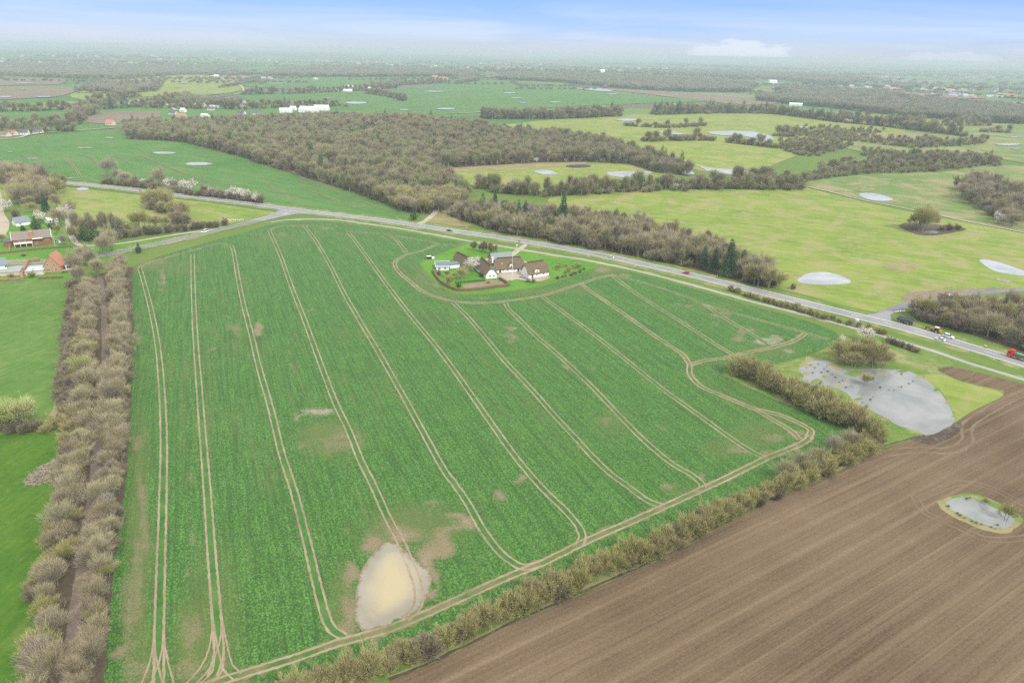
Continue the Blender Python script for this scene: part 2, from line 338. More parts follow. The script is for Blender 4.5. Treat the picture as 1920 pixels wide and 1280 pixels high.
# the rape crop: leafy rows with thin, bare and wet patches read from mesh attributes
ROW_A = R(114)
def crop_mat():
    m, t, b = new_mat('rape_crop'); p = pos_vec(t)
    rows = noise(t, pos_vec(t, ROW_A, (16, .8, 1)), 1.0, 3, .6); rows2 = noise(t, pos_vec(t, ROW_A, (70, 2.6, 1)), 1.0, 4, .6)
    leaf = noise(t, p, 1.7, 3, .8); leaf2 = noise(t, p, 4.5, 2, .8); big = noise(t, p, .013, 5, .6, .5); mid = noise(t, p, .16, 5, .65, .3)
    f = math_n(t, 'ADD', math_n(t, 'MULTIPLY', leaf, .38), math_n(t, 'MULTIPLY', leaf2, .18)); f = math_n(t, 'ADD', f, math_n(t, 'MULTIPLY', rows, .30)); f = math_n(t, 'ADD', f, math_n(t, 'MULTIPLY', mid, .14))
    r = ramp(t, [(.40, (.023, .060, .009)), (.455, (.050, .15, .020)), (.52, (.082, .225, .033)), (.60, (.15, .32, .062))]); t.links.new(f, r.inputs[0])
    vo = t.nodes.new('ShaderNodeTexVoronoi'); vo.inputs['Scale'].default_value = 2.1; t.links.new(pos_vec(t, ROW_A, (1.15, .9, 1)), vo.inputs['Vector'])
    gap = ramp(t, [(.30, 0.0), (.62, 1.0)]); t.links.new(math_n(t, 'ADD', vo.outputs['Distance'], math_n(t, 'MULTIPLY', math_n(t, 'SUBTRACT', leaf2, .5), .5)), gap.inputs[0])
    drill = noise(t, pos_vec(t, ROW_A, (40, 1.1, 1)), 1.0, 2, .5); dr_ = ramp(t, [(.38, 0.0), (.5, 1.0)]); t.links.new(drill, dr_.inputs[0])
    sc_ = t.nodes.new('ShaderNodeSeparateColor'); t.links.new(vo.outputs['Color'], sc_.inputs[0])
    plant_c = mixc(t, math_n(t, 'MULTIPLY', sc_.outputs[0], .55), r.outputs[0], (.115, .275, .058))
    plants = mixc(t, math_n(t, 'MULTIPLY', gap.outputs[0], .72), plant_c, (.026, .062, .014))
    thin = mixc(t, leaf, (.065, .115, .025), (.16, .175, .06))
    at = t.nodes.new('ShaderNodeAttribute'); at.attribute_name = 'bare'; wt = t.nodes.new('ShaderNodeAttribute'); wt.attribute_name = 'wet'
    ed = t.nodes.new('ShaderNodeAttribute'); ed.attribute_name = 'thin'
    # natural thinning
    th = math_n(t, 'ADD', math_n(t, 'MULTIPLY', big, .5), math_n(t, 'MULTIPLY', rows2, .5)); thr = ramp(t, [(.52, 0.0), (.64, .8)]); t.links.new(th, thr.inputs[0])
    tf = math_n(t, 'MAXIMUM', math_n(t, 'MULTIPLY', thr.outputs[0], math_n(t, 'ADD', mid, .2)), ed.outputs['Fac'], clamp=True)
    plants = mixc(t, math_n(t, 'MULTIPLY', math_n(t, 'SUBTRACT', 1.0, dr_.outputs[0]), .42), plants, (.030, .075, .014))
    c = mixc(t, tf, plants, thin)
    rag = math_n(t, 'ADD', math_n(t, 'ADD', at.outputs['Fac'], math_n(t, 'MULTIPLY', math_n(t, 'SUBTRACT', mid, .5), 1.1)), math_n(t, 'MULTIPLY', math_n(t, 'SUBTRACT', leaf, .5), .9))
    rr = ramp(t, [(.34, 0.0), (.80, 1.0)]); t.links.new(rag, rr.inputs[0])
    on = ramp(t, [(.02, 0.0), (.12, 1.0)]); t.links.new(at.outputs['Fac'], on.inputs[0])
    soil = mixc(t, leaf, (.15, .125, .065), (.27, .225, .135))
    c = mixc(t, math_n(t, 'MULTIPLY', rr.outputs[0], on.outputs[0]), c, soil)
    wg = math_n(t, 'ADD', wt.outputs['Fac'], math_n(t, 'MULTIPLY', math_n(t, 'SUBTRACT', mid, .5), 1.8)); wg = math_n(t, 'ADD', wg, math_n(t, 'MULTIPLY', math_n(t, 'SUBTRACT', leaf, .5), 1.6))
    wr = ramp(t, [(.5, 0.0), (1.05, .9)]); t.links.new(wg, wr.inputs[0]); won = ramp(t, [(.02, 0.0), (.12, 1.0)]); t.links.new(wt.outputs['Fac'], won.inputs[0])
    c = mixc(t, math_n(t, 'MULTIPLY', wr.outputs[0], won.outputs[0]), c, (.28, .26, .20))
    setc(t, b, c); b.inputs['Roughness'].default_value = .8; b.inputs['Specular IOR Level'].default_value = .25
    add_bump(t, b, math_n(t, 'ADD', math_n(t, 'ADD', leaf, leaf2), rows), .8, .35); return m
m_crop = crop_mat()

# far farmland: a patchwork of fields
def far_ground():
    m, t, b = new_mat('farmland'); p = pos_vec(t)
    mp_ = t.nodes.new('ShaderNodeMapping'); mp_.inputs['Scale'].default_value = (1 / 420, 1 / 300, 0); mp_.inputs['Rotation'].default_value = (0, 0, .5)
    n0 = t.nodes.new('ShaderNodeTexNoise'); n0.inputs['Scale'].default_value = .004; t.links.new(p, n0.inputs['Vector'])
    va = t.nodes.new('ShaderNodeVectorMath'); va.operation = 'MULTIPLY_ADD'; t.links.new(n0.outputs['Color'], va.inputs[0]); va.inputs[1].default_value = (90, 90, 0); t.links.new(p, va.inputs[2])
    t.links.new(va.outputs[0], mp_.inputs[0]); vo = t.nodes.new('ShaderNodeTexVoronoi'); vo.distance = 'CHEBYCHEV'; vo.inputs['Randomness'].default_value = .75; vo.inputs['Scale'].default_value = 1.0
    t.links.new(mp_.outputs[0], vo.inputs['Vector']); s = t.nodes.new('ShaderNodeSeparateColor'); t.links.new(vo.outputs['Color'], s.inputs[0])
    r = ramp(t, [(0.0, (.04, .135, .035)), (.28, (.075, .17, .04)), (.46, (.11, .18, .05)), (.60, (.055, .15, .05)), (.76, (.15, .115, .08)), (.84, (.10, .10, .06)), (.92, (.20, .165, .115))], 'CONSTANT'); t.links.new(s.outputs[0], r.inputs[0])
    n1 = noise(t, p, .02, 5, .6); n2 = noise(t, p, 1.0, 4, .6)
    c = mixc(t, math_n(t, 'MULTIPLY', n1, .45), r.outputs[0], (.13, .17, .06))
    gd = t.nodes.new('ShaderNodeAttribute'); gd.attribute_name = 'near'
    c = mixc(t, gd.outputs['Fac'], c, mixc(t, n1, (.07, .135, .025), (.14, .185, .05)))
    setc(t, b, c); b.inputs['Roughness'].default_value = .95; b.inputs['Specular IOR Level'].default_value = .1; add_bump(t, b, n2, .3, .3); return m
m_far = far_ground()

# ------------------------------------------------------------------ the ground, one sheet to the horizon
def ground():
    rr = [0.0] + list(40 * 1.022 ** np.arange(0, 347)); rr = [q for q in rr if q < 40000]
    az_ = np.concatenate([np.arange(-60, 60, .8), np.arange(60, 300, 5)]) * math.pi / 180
    V = [(0, 0, hz(0, 0))]; A = len(az_)
    for q in rr[1:]:
        x, y = q * np.sin(az_), q * np.cos(az_); V.extend(np.column_stack([x, y, H(x, y)]).tolist())
    Fc = [(0, 1 + (i + 1) % A, 1 + i) for i in range(A)]
    for k in range(len(rr) - 2):
        a, b_ = 1 + k * A, 1 + (k + 1) * A
        Fc += [(a + i, a + (i + 1) % A, b_ + (i + 1) % A, b_ + i) for i in range(A)]
    d = np.hypot(*np.array(V)[:, :2].T)
    o = mesh_obj('ground', V, Fc, m_far, smooth=True, attrs={'near': 1 - sstep(900, 1500, d)}); tag(o, kind='structure')
ground()

# ------------------------------------------------------------------ fields
TR = {   # centre lines of the tramlines, in pixels of the photograph
 0: [(262, 503), (270, 530), (283, 580), (296, 650), (304, 740), (307, 830), (305, 950), (301, 1080), (298, 1200), (297, 1290), (285, 1400)],
 1: [(361, 476), (363, 560), (367, 640), (373, 720), (379, 800), (387, 900), (394, 1000), (401, 1090), (407, 1170), (410, 1225), (398, 1268)],
 2: [(428, 460), (437, 468), (447, 525), (458, 577), (473, 634), (485, 686), (507, 763), (528, 849), (549, 914), (570, 992), (593, 1090), (609, 1150), (622, 1178), (645, 1194)],
 3: [(505, 432), (509, 442), (525, 477), (546, 536), (570, 597), (596, 668), (627, 750), (653, 805), (676, 862), (699, 908), (726, 968), (750, 1013), (768, 1054), (784, 1100), (783, 1135), (760, 1160)],
 4: [(571, 424), (591, 450), (617, 494), (643, 546), (674, 600), (705, 652), (754, 738), (796, 815), (832, 880), (853, 908), (878, 945), (901, 986), (931, 1028), (958, 1052), (985, 1063), (1020, 1054)],
 5: [(652, 434), (678, 468), (712, 515), (746, 561), (782, 606), (821, 653), (850, 692), (884, 740), (926, 800), (968, 858), (1015, 913), (1056, 953), (1083, 984), (1092, 1006), (1085, 1022)],
 6: [(730, 442), (745, 452), (762, 474)],
 7: [(850, 568), (876, 593), (907, 629), (946, 676), (996, 729), (1041, 780), (1080, 822), (1113, 858), (1145, 888), (1178, 912), (1212, 937), (1240, 948)],
 8: [(948, 568), (954, 580), (970, 595), (1004, 629), (1043, 662), (1105, 720), (1152, 769), (1204, 822), (1256, 866), (1295, 889), (1314, 905), (1318, 914)],
 9: [(1017, 556), (1056, 585), (1100, 617), (1152, 657), (1204, 699), (1246, 732), (1285, 760), (1334, 795), (1373, 823), (1412, 848), (1433, 857)],
 10: [(1088, 531), (1103, 543), (1152, 576), (1204, 613), (1243, 640), (1277, 662), (1292, 682), (1294, 702), (1314, 724), (1360, 744), (1412, 765), (1465, 779), (1506, 797), (1521, 808), (1514, 821)],
 11: [(1147, 516), (1191, 549), (1243, 582), (1295, 615), (1347, 649), (1373, 664)],
 12: [(1150, 516), (1217, 533), (1282, 555), (1321, 571), (1347, 589), (1386, 613), (1425, 636), (1440, 647)],
 13: [(1321, 571), (1360, 583), (1412, 597), (1465, 611), (1506, 623), (1556, 636)],
 14: [(1510, 625), (1498, 634), (1478, 643), (1446, 652), (1399, 661), (1360, 671), (1321, 676), (1293, 684)],
 15: [(1412, 765), (1451, 788), (1485, 809), (1500, 825)],
 16: [(1521, 818), (1500, 833), (1439, 858), (1360, 897), (1321, 915), (1240, 952), (1178, 980), (1100, 1014), (1023, 1052), (946, 1084), (857, 1124), (797, 1151), (738, 1175), (679, 1193), (628, 1207), (560, 1231), (486, 1254), (434, 1270), (400, 1281), (330, 1308), (250, 1340)],
 17: [(822, 457), (792, 470), (767, 476), (748, 485), (740, 495), (750, 512), (770, 529), (790, 545), (816, 556), (847, 564), (886, 568), (938, 566), (1017, 554), (1069, 538), (1100, 528), (1130, 519), (1152, 515)],
 18: [(262, 503), (272, 495), (300, 487), (345, 474), (395, 461), (415, 457), (428, 460)],
 19: [(505, 432), (520, 426), (545, 424), (571, 423), (600, 425)],
 20: [(652, 434), (690, 437), (730, 441), (780, 449), (822, 457), (840, 459)],
 21: [(401, 1090), (406, 1150), (404, 1200), (385, 1250), (340, 1300)], 22: [(401, 1090), (408, 1160), (418, 1215), (428, 1250), (445, 1268)], 23: [(301, 1080), (298, 1180), (290, 1240), (265, 1300)], 24: [(301, 1080), (299, 1190), (305, 1240), (318, 1290)], 25: [(401, 1090), (407, 1170), (411, 1220), (405, 1262), (370, 1292)],
}
CROP = [(250, 505), (262, 494), (300, 480), (345, 467), (400, 451), (440, 441), (475, 431), (507, 421), (567, 415), (630, 417), (680, 424), (745, 433), (830, 448), (868, 457), (835, 471), (797, 487), (787, 493),
        (800, 513), (816, 529), (836, 544), (860, 551), (900, 552), (963, 545), (1010, 538), (1063, 522), (1100, 508), (1128, 500), (1204, 516), (1308, 544), (1412, 574), (1480, 592), (1545, 612), (1570, 626), (1566, 640), (1530, 660), (1478, 676), (1418, 689), (1375, 688),
        (1353, 700), (1400, 724), (1465, 754), (1543, 781), (1600, 800), (1640, 818), (1600, 845), (1530, 868), (1440, 905), (1334, 950), (1256, 990), (1178, 1022), (1100, 1052), (1023, 1085), (916, 1135), (857, 1160), (768, 1195), (708, 1220), (649, 1245), (560, 1275), (480, 1310), (380, 1350), (160, 1430),
        (180, 1300), (196, 1200), (208, 1080), (222, 980), (232, 900), (238, 832), (244, 739), (248, 633), (247, 553)]
def blob(V, items):
    out = np.zeros(len(V))
    for (px, py, rx, ry, s) in items:
        c = np.array(P(px, py)); ex = np.array(P(px + rx, py)) - c; ey = np.array(P(px, py - ry)) - c
        M = np.linalg.inv(np.column_stack([ex, ey])); q = (V - c) @ M.T; r_ = np.hypot(q[:, 0], q[:, 1])
        out = np.maximum(out, s * (1 - sstep(.45, 1.25, r_)))
    return out
BARE = [(305, 522, 12, 22, .6), (300, 545, 10, 12, .5), (425, 600, 6, 25, .5), (440, 618, 7, 22, .6), (450, 610, 6, 25, .55), (484, 616, 9, 15, 1.1), (582, 581, 7, 6, .9), (396, 654, 8, 7, .9), (543, 675, 8, 20, .5), (552, 690, 10, 16, .45),
        (640, 825, 40, 28, .55), (665, 830, 22, 20, .7), (575, 830, 30, 25, .35), (590, 773, 45, 14, .5), (690, 775, 20, 10, .4), (860, 965, 26, 10, .9), (880, 980, 22, 14, .9), (815, 945, 16, 8, .8), (845, 990, 40, 12, .55), (935, 928, 18, 12, .8), (965, 905, 16, 8, .7), (985, 895, 8, 6, .8),
        (820, 1020, 40, 36, .62), (770, 1005, 60, 25, .45), (700, 1020, 30, 40, .5), (650, 1110, 16, 70, .6), (648, 1180, 22, 25, .8), (730, 990, 40, 20, .5), (820, 1085, 14, 45, .5), (660, 985, 30, 20, .35), (900, 1040, 12, 14, .4),
        (1070, 690, 10, 14, .7), (958, 618, 10, 8, .8), (958, 635, 16, 14, .55), (1060, 685, 8, 10, .5), (1135, 790, 18, 14, .55), (1385, 843, 30, 12, .55), (1450, 820, 30, 12, .5), (1250, 912, 22, 9, .6), (1360, 843, 8, 6, .8), (1385, 632, 20, 12, .6), (1400, 620, 24, 8, .6), (1355, 590, 28, 8, .6), (1265, 570, 26, 5, .5), (1290, 575, 14, 6, .5), (1345, 605, 12, 8, .5),
        (820, 530, 16, 12, .6), (800, 510, 10, 14, .5), (900, 558, 40, 3, .45), (1060, 527, 40, 3, .4), (1130, 506, 20, 7, .7), (290, 490, 40, 7, .45), (480, 440, 16, 5, .45), (530, 440, 12, 5, .6), (610, 428, 24, 4, .5), (860, 460, 20, 4, .5), (560, 424, 40, 2, .6),
        (1112, 690, 8, 12, .5), (265, 1000, 17, 150, .62), (262, 830, 13, 26, .7), (258, 625, 10, 70, .55), (235, 1180, 20, 130, .6), (215, 1225, 8, 12, 1.0), (262, 1260, 30, 40, .5), (360, 930, 7, 60, .5), (362, 1020, 9, 60, .5), (360, 1190, 26, 60, .55), (355, 1260, 50, 30, .6), (410, 1250, 30, 40, .8), (318, 960, 5, 50, .5), (440, 1275, 40, 16, .6), (640, 1190, 20, 18, .9), (1090, 1003, 15, 20, .8), (1318, 895, 14, 16, .7), (1240, 945, 20, 8, .7), (1430, 852, 18, 8, .8), (1500, 815, 22, 12, .8), (785, 1120, 16, 40, .5), (1535, 633, 30, 5, .5), (1170, 517, 24, 5, .6)]
BARE += [(665, 1070, 10, 40, .9), (700, 1020, 25, 18, .9), (745, 1005, 30, 16, .9), (800, 1050, 18, 30, 1.0), (812, 1100, 10, 30, .9), (830, 1030, 30, 28, .8), (666, 1150, 12, 30, .9), (800, 1035, 26, 22, .8), (775, 1005, 22, 12, .75), (828, 1008, 22, 20, .75), (812, 1075, 9, 30, .7), (655, 1060, 8, 40, .6), (690, 1015, 16, 14, .6), (662, 1165, 10, 30, .8), (700, 1196, 30, 8, .7), (770, 1165, 20, 10, .6), (610, 845, 60, 14, .4), (1020, 775, 10, 12, .45), (1180, 850, 12, 14, .4), (985, 690, 10, 16, .4), (520, 720, 6, 30, .35), (450, 720, 6, 40, .3), (330, 760, 5, 60, .35), (345, 860, 6, 50, .45), (350, 1100, 8, 60, .5), (460, 1140, 6, 30, .4), (475, 1180, 5, 25, .4), (905, 850, 8, 20, .35), (840, 780, 6, 20, .35), (1100, 765, 8, 12, .4), (1240, 800, 14, 10, .4)]
WETS = [(590, 773, 45, 10, .7), (610, 768, 26, 7, .8), (555, 785, 16, 9, .7), (690, 773, 16, 6, .5), (1440, 640, 34, 9, 1.0), (1475, 660, 12, 10, .6), (1455, 632, 24, 8, .8), (965, 614, 7, 4, .9), (760, 1015, 50, 22, .6), (870, 978, 22, 8, .5), (800, 1050, 20, 24, .6), (950, 920, 12, 8, .45), (1410, 640, 10, 8, .5), (537, 438, 8, 4, .7), (880, 985, 16, 6, .6)]
THIN = [(270, 495, 60, 14, .7), (400, 1150, 60, 160, .45), (262, 1000, 22, 260, .8), (620, 820, 70, 35, .8), (520, 450, 60, 14, .35), (1420, 815, 60, 30, .5), (780, 985, 110, 45, .7), (1360, 840, 50, 20, .5), (800, 520, 30, 30, .6), (850, 550, 60, 8, .5), (1040, 545, 90, 8, .5), (1280, 920, 50, 15, .4), (1440, 655, 70, 16, .45), (640, 1130, 24, 90, .7), (360, 1200, 40, 90, .8), (1130, 505, 50, 10, .7), (1340, 575, 60, 10, .4), (1150, 790, 40, 30, .4), (330, 500, 60, 14, .4)]
# the drilled field with tramlines
_cw = wpoly(CROP); 
def crop_attrs(V): return {'bare': blob(V, BARE), 'wet': blob(V, WETS), 'thin': blob(V, THIN)}
sheet('crop_field', CROP, m_crop, 2, cell=3.2, world=_cw, attrf=crop_attrs)

# other fields, digitised from the photograph
m_tilled = turf('tilled_soil', [(.12, .10, .07), (.17, .14, .10), (.22, .18, .13)], .01, .06, 1.0, streak=(200, 12, .4), angle=.3)
FIELDS = [
 ('ploughed_field', [(300, 1500), (600, 1335), (729, 1278), (827, 1236), (916, 1192), (975, 1162), (1050, 1132), (1100, 1109), (1256, 1041), (1334, 997), (1425, 950), (1491, 916), (1533, 899), (1597, 866), (1657, 841), (1720, 821), (1752, 815), (1790, 793), (1823, 771), (1887, 738), (1853, 726), (1793, 711), (1765, 699), (1757, 688), (1793, 688), (1853, 703), (1920, 720), (2150, 790), (2500, 900), (2600, 1200), (2300, 1700), (1200, 1700), (500, 1700)], m_plough, 1, dict(cell=9)),
 ('pond_bank', [(1353, 701), (1418, 690), (1478, 678), (1530, 662), (1566, 642), (1602, 622), (1652, 634), (1715, 652), (1765, 667), (1793, 686), (1757, 687), (1765, 700), (1793, 712), (1853, 727), (1886, 738), (1822, 771), (1790, 792), (1752, 814), (1720, 820), (1657, 840), (1597, 865), (1640, 818), (1600, 800), (1543, 782), (1465, 755), (1400, 724)], m_verge, 1.5, dict(cell=6)),
 ('pasture_corner', [(1735, 708), (1765, 700), (1800, 715), (1853, 728), (1884, 738), (1822, 770), (1793, 786), (1780, 755), (1762, 730)], m_meadow, 1.8, dict(cell=6)),
 ('meadow_west', [(-300, 528), (60, 527), (112, 531), (135, 548), (132, 600), (122, 660), (110, 740), (100, 775), (0, 790), (-300, 820)], m_leftgrass, 1, {}),
 ('meadow_corner', [(-300, 830), (0, 815), (125, 816), (120, 850), (118, 930), (100, 1030), (85, 1100), (70, 1200), (45, 1400), (-300, 1500)], m_brightgrass, 1, {}),
 ('hedge_floor', [(118, 531), (140, 528), (252, 500), (248, 553), (249, 633), (245, 739), (239, 832), (233, 900), (223, 980), (209, 1080), (197, 1200), (178, 1420), (40, 1420), (72, 1200), (88, 1100), (103, 1030), (120, 930), (122, 860), (105, 800), (112, 740), (124, 660), (134, 600), (137, 550)], m_litter, 1.3, dict(cell=8)),
 ('hedge_floor', [(1620, 830), (1600, 846), (1530, 869), (1440, 906), (1334, 951), (1256, 991), (1178, 1023), (1100, 1053), (1023, 1086), (916, 1136), (857, 1161), (768, 1196), (708, 1221), (649, 1246), (560, 1276), (480, 1311), (420, 1340), (600, 1335), (729, 1277), (827, 1235), (916, 1191), (975, 1161), (1050, 1131), (1100, 1108), (1256, 1040), (1334, 996), (1425, 949), (1491, 915), (1543, 895), (1620, 860), (1650, 838)], m_verge, 1.2, dict(cell=6)),
 ('meadow_between_roads', [(-200, 345), (60, 345), (130, 352), (250, 365), (380, 379), (480, 393), (525, 399), (500, 405), (430, 419), (390, 428), (300, 436), (230, 446), (165, 452), (145, 440), (130, 400), (60, 380), (-200, 370)], m_meadow, 1, {}),
 ('wheat_field', [(-250, 275), (0, 262), (60, 256), (130, 248), (200, 244), (225, 250), (245, 257), (300, 260), (370, 270), (420, 282), (470, 298), (540, 319), (600, 337), (660, 357), (700, 370), (760, 390), (790, 402), (785, 412), (740, 408), (640, 398), (560, 389), (480, 378), (375, 364), (250, 350), (120, 337), (0, 322), (-250, 300)], m_wheat, 1, dict(cell=8)),
 ('meadow_east', [(1030, 372), (1100, 363), (1200, 359), (1300, 355), (1400, 354), (1490, 350), (1550, 362), (1640, 384), (1760, 408), (1920, 438), (2300, 520), (2300, 560), (1920, 541), (1815, 549), (1680, 580), (1655, 586), (1600, 577), (1500, 550), (1445, 535), (1420, 500), (1300, 455), (1150, 415), (1050, 392)], m_meadow, 1, {}),
 ('meadow_north_east', [(1500, 345), (1600, 330), (1700, 325), (1780, 322), (1880, 310), (2300, 330), (2300, 480), (1920, 433), (1765, 404), (1640, 378), (1552, 358)], m_meadow2, 1, {}),
 ('rough_pasture', [(790, 312), (900, 308), (1000, 303), (1100, 302), (1180, 302), (1240, 315), (1290, 328), (1200, 338), (1100, 345), (1010, 358), (930, 352), (885, 348), (860, 335), (820, 325)], m_meadow, 1, {}),
 ('dry_grass', [(790, 314), (900, 309), (1000, 305), (1060, 303), (1110, 306), (1040, 314), (950, 320), (860, 322)], m_rough, 2, {}),
 ('pasture', [(940, 238), (1000, 228), (1100, 222), (1180, 216), (1260, 213), (1400, 212), (1480, 218), (1560, 226), (1640, 236), (1700, 246), (1500, 290), (1420, 320), (1360, 326), (1300, 318), (1240, 295), (1180, 272), (1100, 250), (1000, 246)], m_meadow, 1, {}),
 ('roadside_clearing', [(815, 396), (860, 392), (905, 400), (900, 415), (870, 425), (815, 418), (792, 414), (808, 405)], m_rough, 1.5, {}),
 ('soil_strip', [(1690, 552), (1740, 545), (1815, 541), (1900, 538), (1815, 546), (1752, 557), (1700, 568)], m_mud, 1.6, {}),
 ('field', [(1580, 272), (1720, 252), (1800, 268), (1880, 300), (1780, 315), (1700, 300)], m_meadow2, 1.5, {}),
 ('field', [(1575, 254), (1640, 250), (1710, 252), (1770, 262), (1700, 272), (1620, 268)], m_rough, 2, {}),
 ('field', [(1690, 250), (1800, 236), (2200, 250), (2200, 330), (1880, 300), (1800, 268)], m_meadow2, 1.2, {}),
 ('field', [(1480, 210), (1600, 212), (1750, 226), (1850, 232), (2100, 240), (2100, 250), (1800, 238), (1640, 234), (1560, 224)], m_meadow2, 1.1, {}),
 # north of the forest
 ('field', [(560, 212), (700, 214), (880, 213), (980, 206), (1080, 200), (1200, 195), (1320, 190), (1240, 182), (1130, 172), (1000, 160), (920, 152), (870, 150), (850, 160), (760, 172), (640, 188), (580, 200)], m_wheat, 1, {}),
 ('field', [(390, 190), (460, 180), (520, 176), (590, 172), (700, 176), (690, 190), (600, 195), (480, 196)], m_wheat, 1, {}),
 ('field', [(210, 150), (300, 142), (380, 140), (440, 150), (455, 168), (400, 178), (330, 183), (260, 182), (180, 190), (130, 180), (170, 165)], m_meadow, 1, {}),
 ('field', [(440, 145), (560, 145), (720, 146), (850, 150), (740, 160), (600, 170), (500, 165), (455, 160)], m_wheat, 1.1, {}),
 ('field', [(-100, 212), (60, 207), (140, 208), (130, 222), (110, 232), (0, 238), (-100, 245)], m_wheat, 1.2, {}),
 ('field', [(70, 238), (130, 234), (200, 236), (190, 244), (110, 250), (60, 250)], m_wheat, 1.3, {}),
 ('field', [(20, 198), (110, 192), (190, 192), (190, 200), (100, 205), (20, 208)], m_meadow, 1.1, {}),
 ('stubble_field', [(145, 226), (200, 210), (302, 209), (300, 222), (230, 232), (180, 233)], m_tilled, 1.5, dict(smooth=False)),
 ('soil_field', [(-100, 168), (60, 164), (170, 165), (110, 182), (0, 188), (-100, 190)], m_tilled, 1.2, dict(smooth=False)),
 ('soil_field', [(-100, 150), (75, 147), (130, 150), (110, 160), (-100, 162)], m_tilled, 1.1, dict(smooth=False)),
 ('soil_field', [(1080, 163), (1280, 175), (1400, 185), (1470, 195), (1400, 198), (1320, 190), (1200, 176)], m_tilled, 1.4, dict(smooth=False)),
 ('soil_field', [(470, 190), (560, 190), (560, 195), (470, 196)], m_tilled, 1.7, dict(smooth=False)),
 ('field', [(1480, 205), (1540, 208), (1590, 214), (1700, 226), (1600, 224), (1500, 214)], m_meadow2, 1.6, {}),
 ('soil_field', [(1700, 175), (1830, 178), (1850, 186), (1740, 185)], m_tilled, 1.3, dict(smooth=False)),
 ('soil_field', [(1870, 190), (2050, 200), (2050, 208), (1900, 200)], m_tilled, 1.3, dict(smooth=False)),
]
for i, (n, pts, m, l, kw) in enumerate(FIELDS):
    sheet(n, pts, m, l + .013 * i, **kw)

# gardens and yards
sheet('farm_garden', [(880, 456), (797, 488), (788, 494), (801, 512), (816, 528), (838, 543), (860, 549), (897, 550), (930, 547), (963, 543), (997, 539), (1030, 529), (1063, 520), (1088, 511), (1127, 498), (1100, 491), (1060, 484), (1000, 472), (930, 462)], m_lawn, 2.6, smooth=False, cell=8)
sheet('courtyard', [(932, 512), (982, 508), (990, 521), (1030, 516), (1036, 520), (1008, 529), (975, 522), (950, 528), (935, 525)], m_gravel, 3, smooth=False, cell=8)
sheet('farm_drive', [(985, 456), (993, 458), (978, 469), (966, 478), (958, 484), (905, 496), (888, 500), (880, 492), (895, 486), (925, 484), (950, 480), (968, 467)], m_gravel, 3.1, smooth=False, cell=8)
sheet('kitchen_garden', [(868, 534), (905, 528), (937, 524), (950, 533), (900, 541), (872, 543)], m_mud, 3, smooth=False, cell=6)
sheet('terrace', [(1010, 525), (1032, 517), (1036, 520), (1010, 529)], flat('brick_paving', (.32, .22, .18), .9, .2, 1.5), 3.3, smooth=False, cell=6)
sheet('farm_path', [(976, 486), (984, 489), (996, 494), (992, 495), (975, 489)], m_gravel, 3.2, smooth=False, cell=8)
sheet('garden_west', [(-250, 440), (10, 438), (40, 400), (125, 395), (130, 440), (138, 462), (132, 470), (60, 476), (-250, 486)], m_lawn, 1.6, smooth=False)
sheet('yard', [(12, 505), (20, 493), (80, 491), (84, 510), (48, 516), (14, 515)], m_asphp, 2, smooth=False)
sheet('garden_west', [(-250, 505), (12, 505), (48, 516), (84, 512), (118, 508), (150, 505), (140, 525), (60, 526), (-250, 528)], m_lawn, 1.4, smooth=False)
sheet('roadside_bank', [(-250, 476), (0, 474), (135, 464), (200, 462), (300, 449), (410, 433), (412, 437), (310, 455), (220, 472), (100, 487), (-250, 494)], m_lawn, 1.3, smooth=False)
sheet('pebble_garden', [(18, 417), (8, 400), (1, 360), (-20, 360), (-20, 430), (10, 440)], m_gravel, 1.9)

# ------------------------------------------------------------------ roads and paths
MAIN = [(-260, 328), (-60, 330), (0, 332), (120, 343), (250, 356.5), (375, 371), (480, 384), (555, 394), (640, 404), (730, 415), (830, 430), (960, 449), (1055, 465), (1145, 482), (1285, 513), (1440, 551), (1565, 582), (1690, 613), (1790, 642), (1920, 681), (2100, 738), (2400, 840)]
PATH = [(507, 417), (535, 413), (567, 411.5), (630, 412.5), (680, 419), (745, 428), (830, 443), (880, 452), (960, 465), (1030, 477), (1100, 488), (1204, 510), (1308, 537), (1412, 566), (1517, 592), (1602, 615), (1652, 629), (1715, 647), (1765, 663), (1815, 680), (1865, 695), (1920, 712), (2100, 775), (2400, 880)]
ribbon('road_verge', MAIN, 21, m_verge, 2.8, 8, .05)
ribbon('path_verge', PATH[1:], 7, m_verge, 2.7, 5, .15)
ribbon('main_road', MAIN, 9.6, m_asph, 3.6, 6)
ribbon('edge_line', MAIN, .35, m_mark, 4.4, 5, offset=[4.1, -4.1])
ribbon('centre_line', MAIN, .2, m_mark, 4.4, 2.5, dash=(5, 10))
ribbon('cycle_path', PATH, 2.4, m_asphp, 3.4, 5, .03)
SIDE = [(552, 399), (517, 405), (480, 414), (400, 433.5), (325, 451), (270, 463), (240, 469), (187, 479), (125, 487), (50, 492), (0, 494), (-250, 506)]
ribbon('lane_verge', SIDE, 15, m_verge, 2.75, 6, .1)
ribbon('side_road', SIDE, 6.2, m_asph2, 3.5, 5)
ribbon('edge_line', SIDE[1:], .2, m_mark, 4.5, 5, offset=[2.8, -2.8])
sheet('junction', [(470, 413), (500, 405), (520, 397), (530, 392), (560, 395), (605, 400), (570, 400), (545, 402), (520, 408), (500, 414)], m_asph, 3.55, smooth=False, cell=10)
sheet('traffic_island', [(525, 401), (548, 399), (536, 403)], m_asphp, 4.2, smooth=False, cell=6)
ribbon('farm_track', [(410, 430), (350, 437), (300, 445), (225, 457), (162, 461), (143, 456), (133, 440), (128, 425), (126, 410), (122, 402)], 3.4, m_gravel, 3.3, 4, .08)
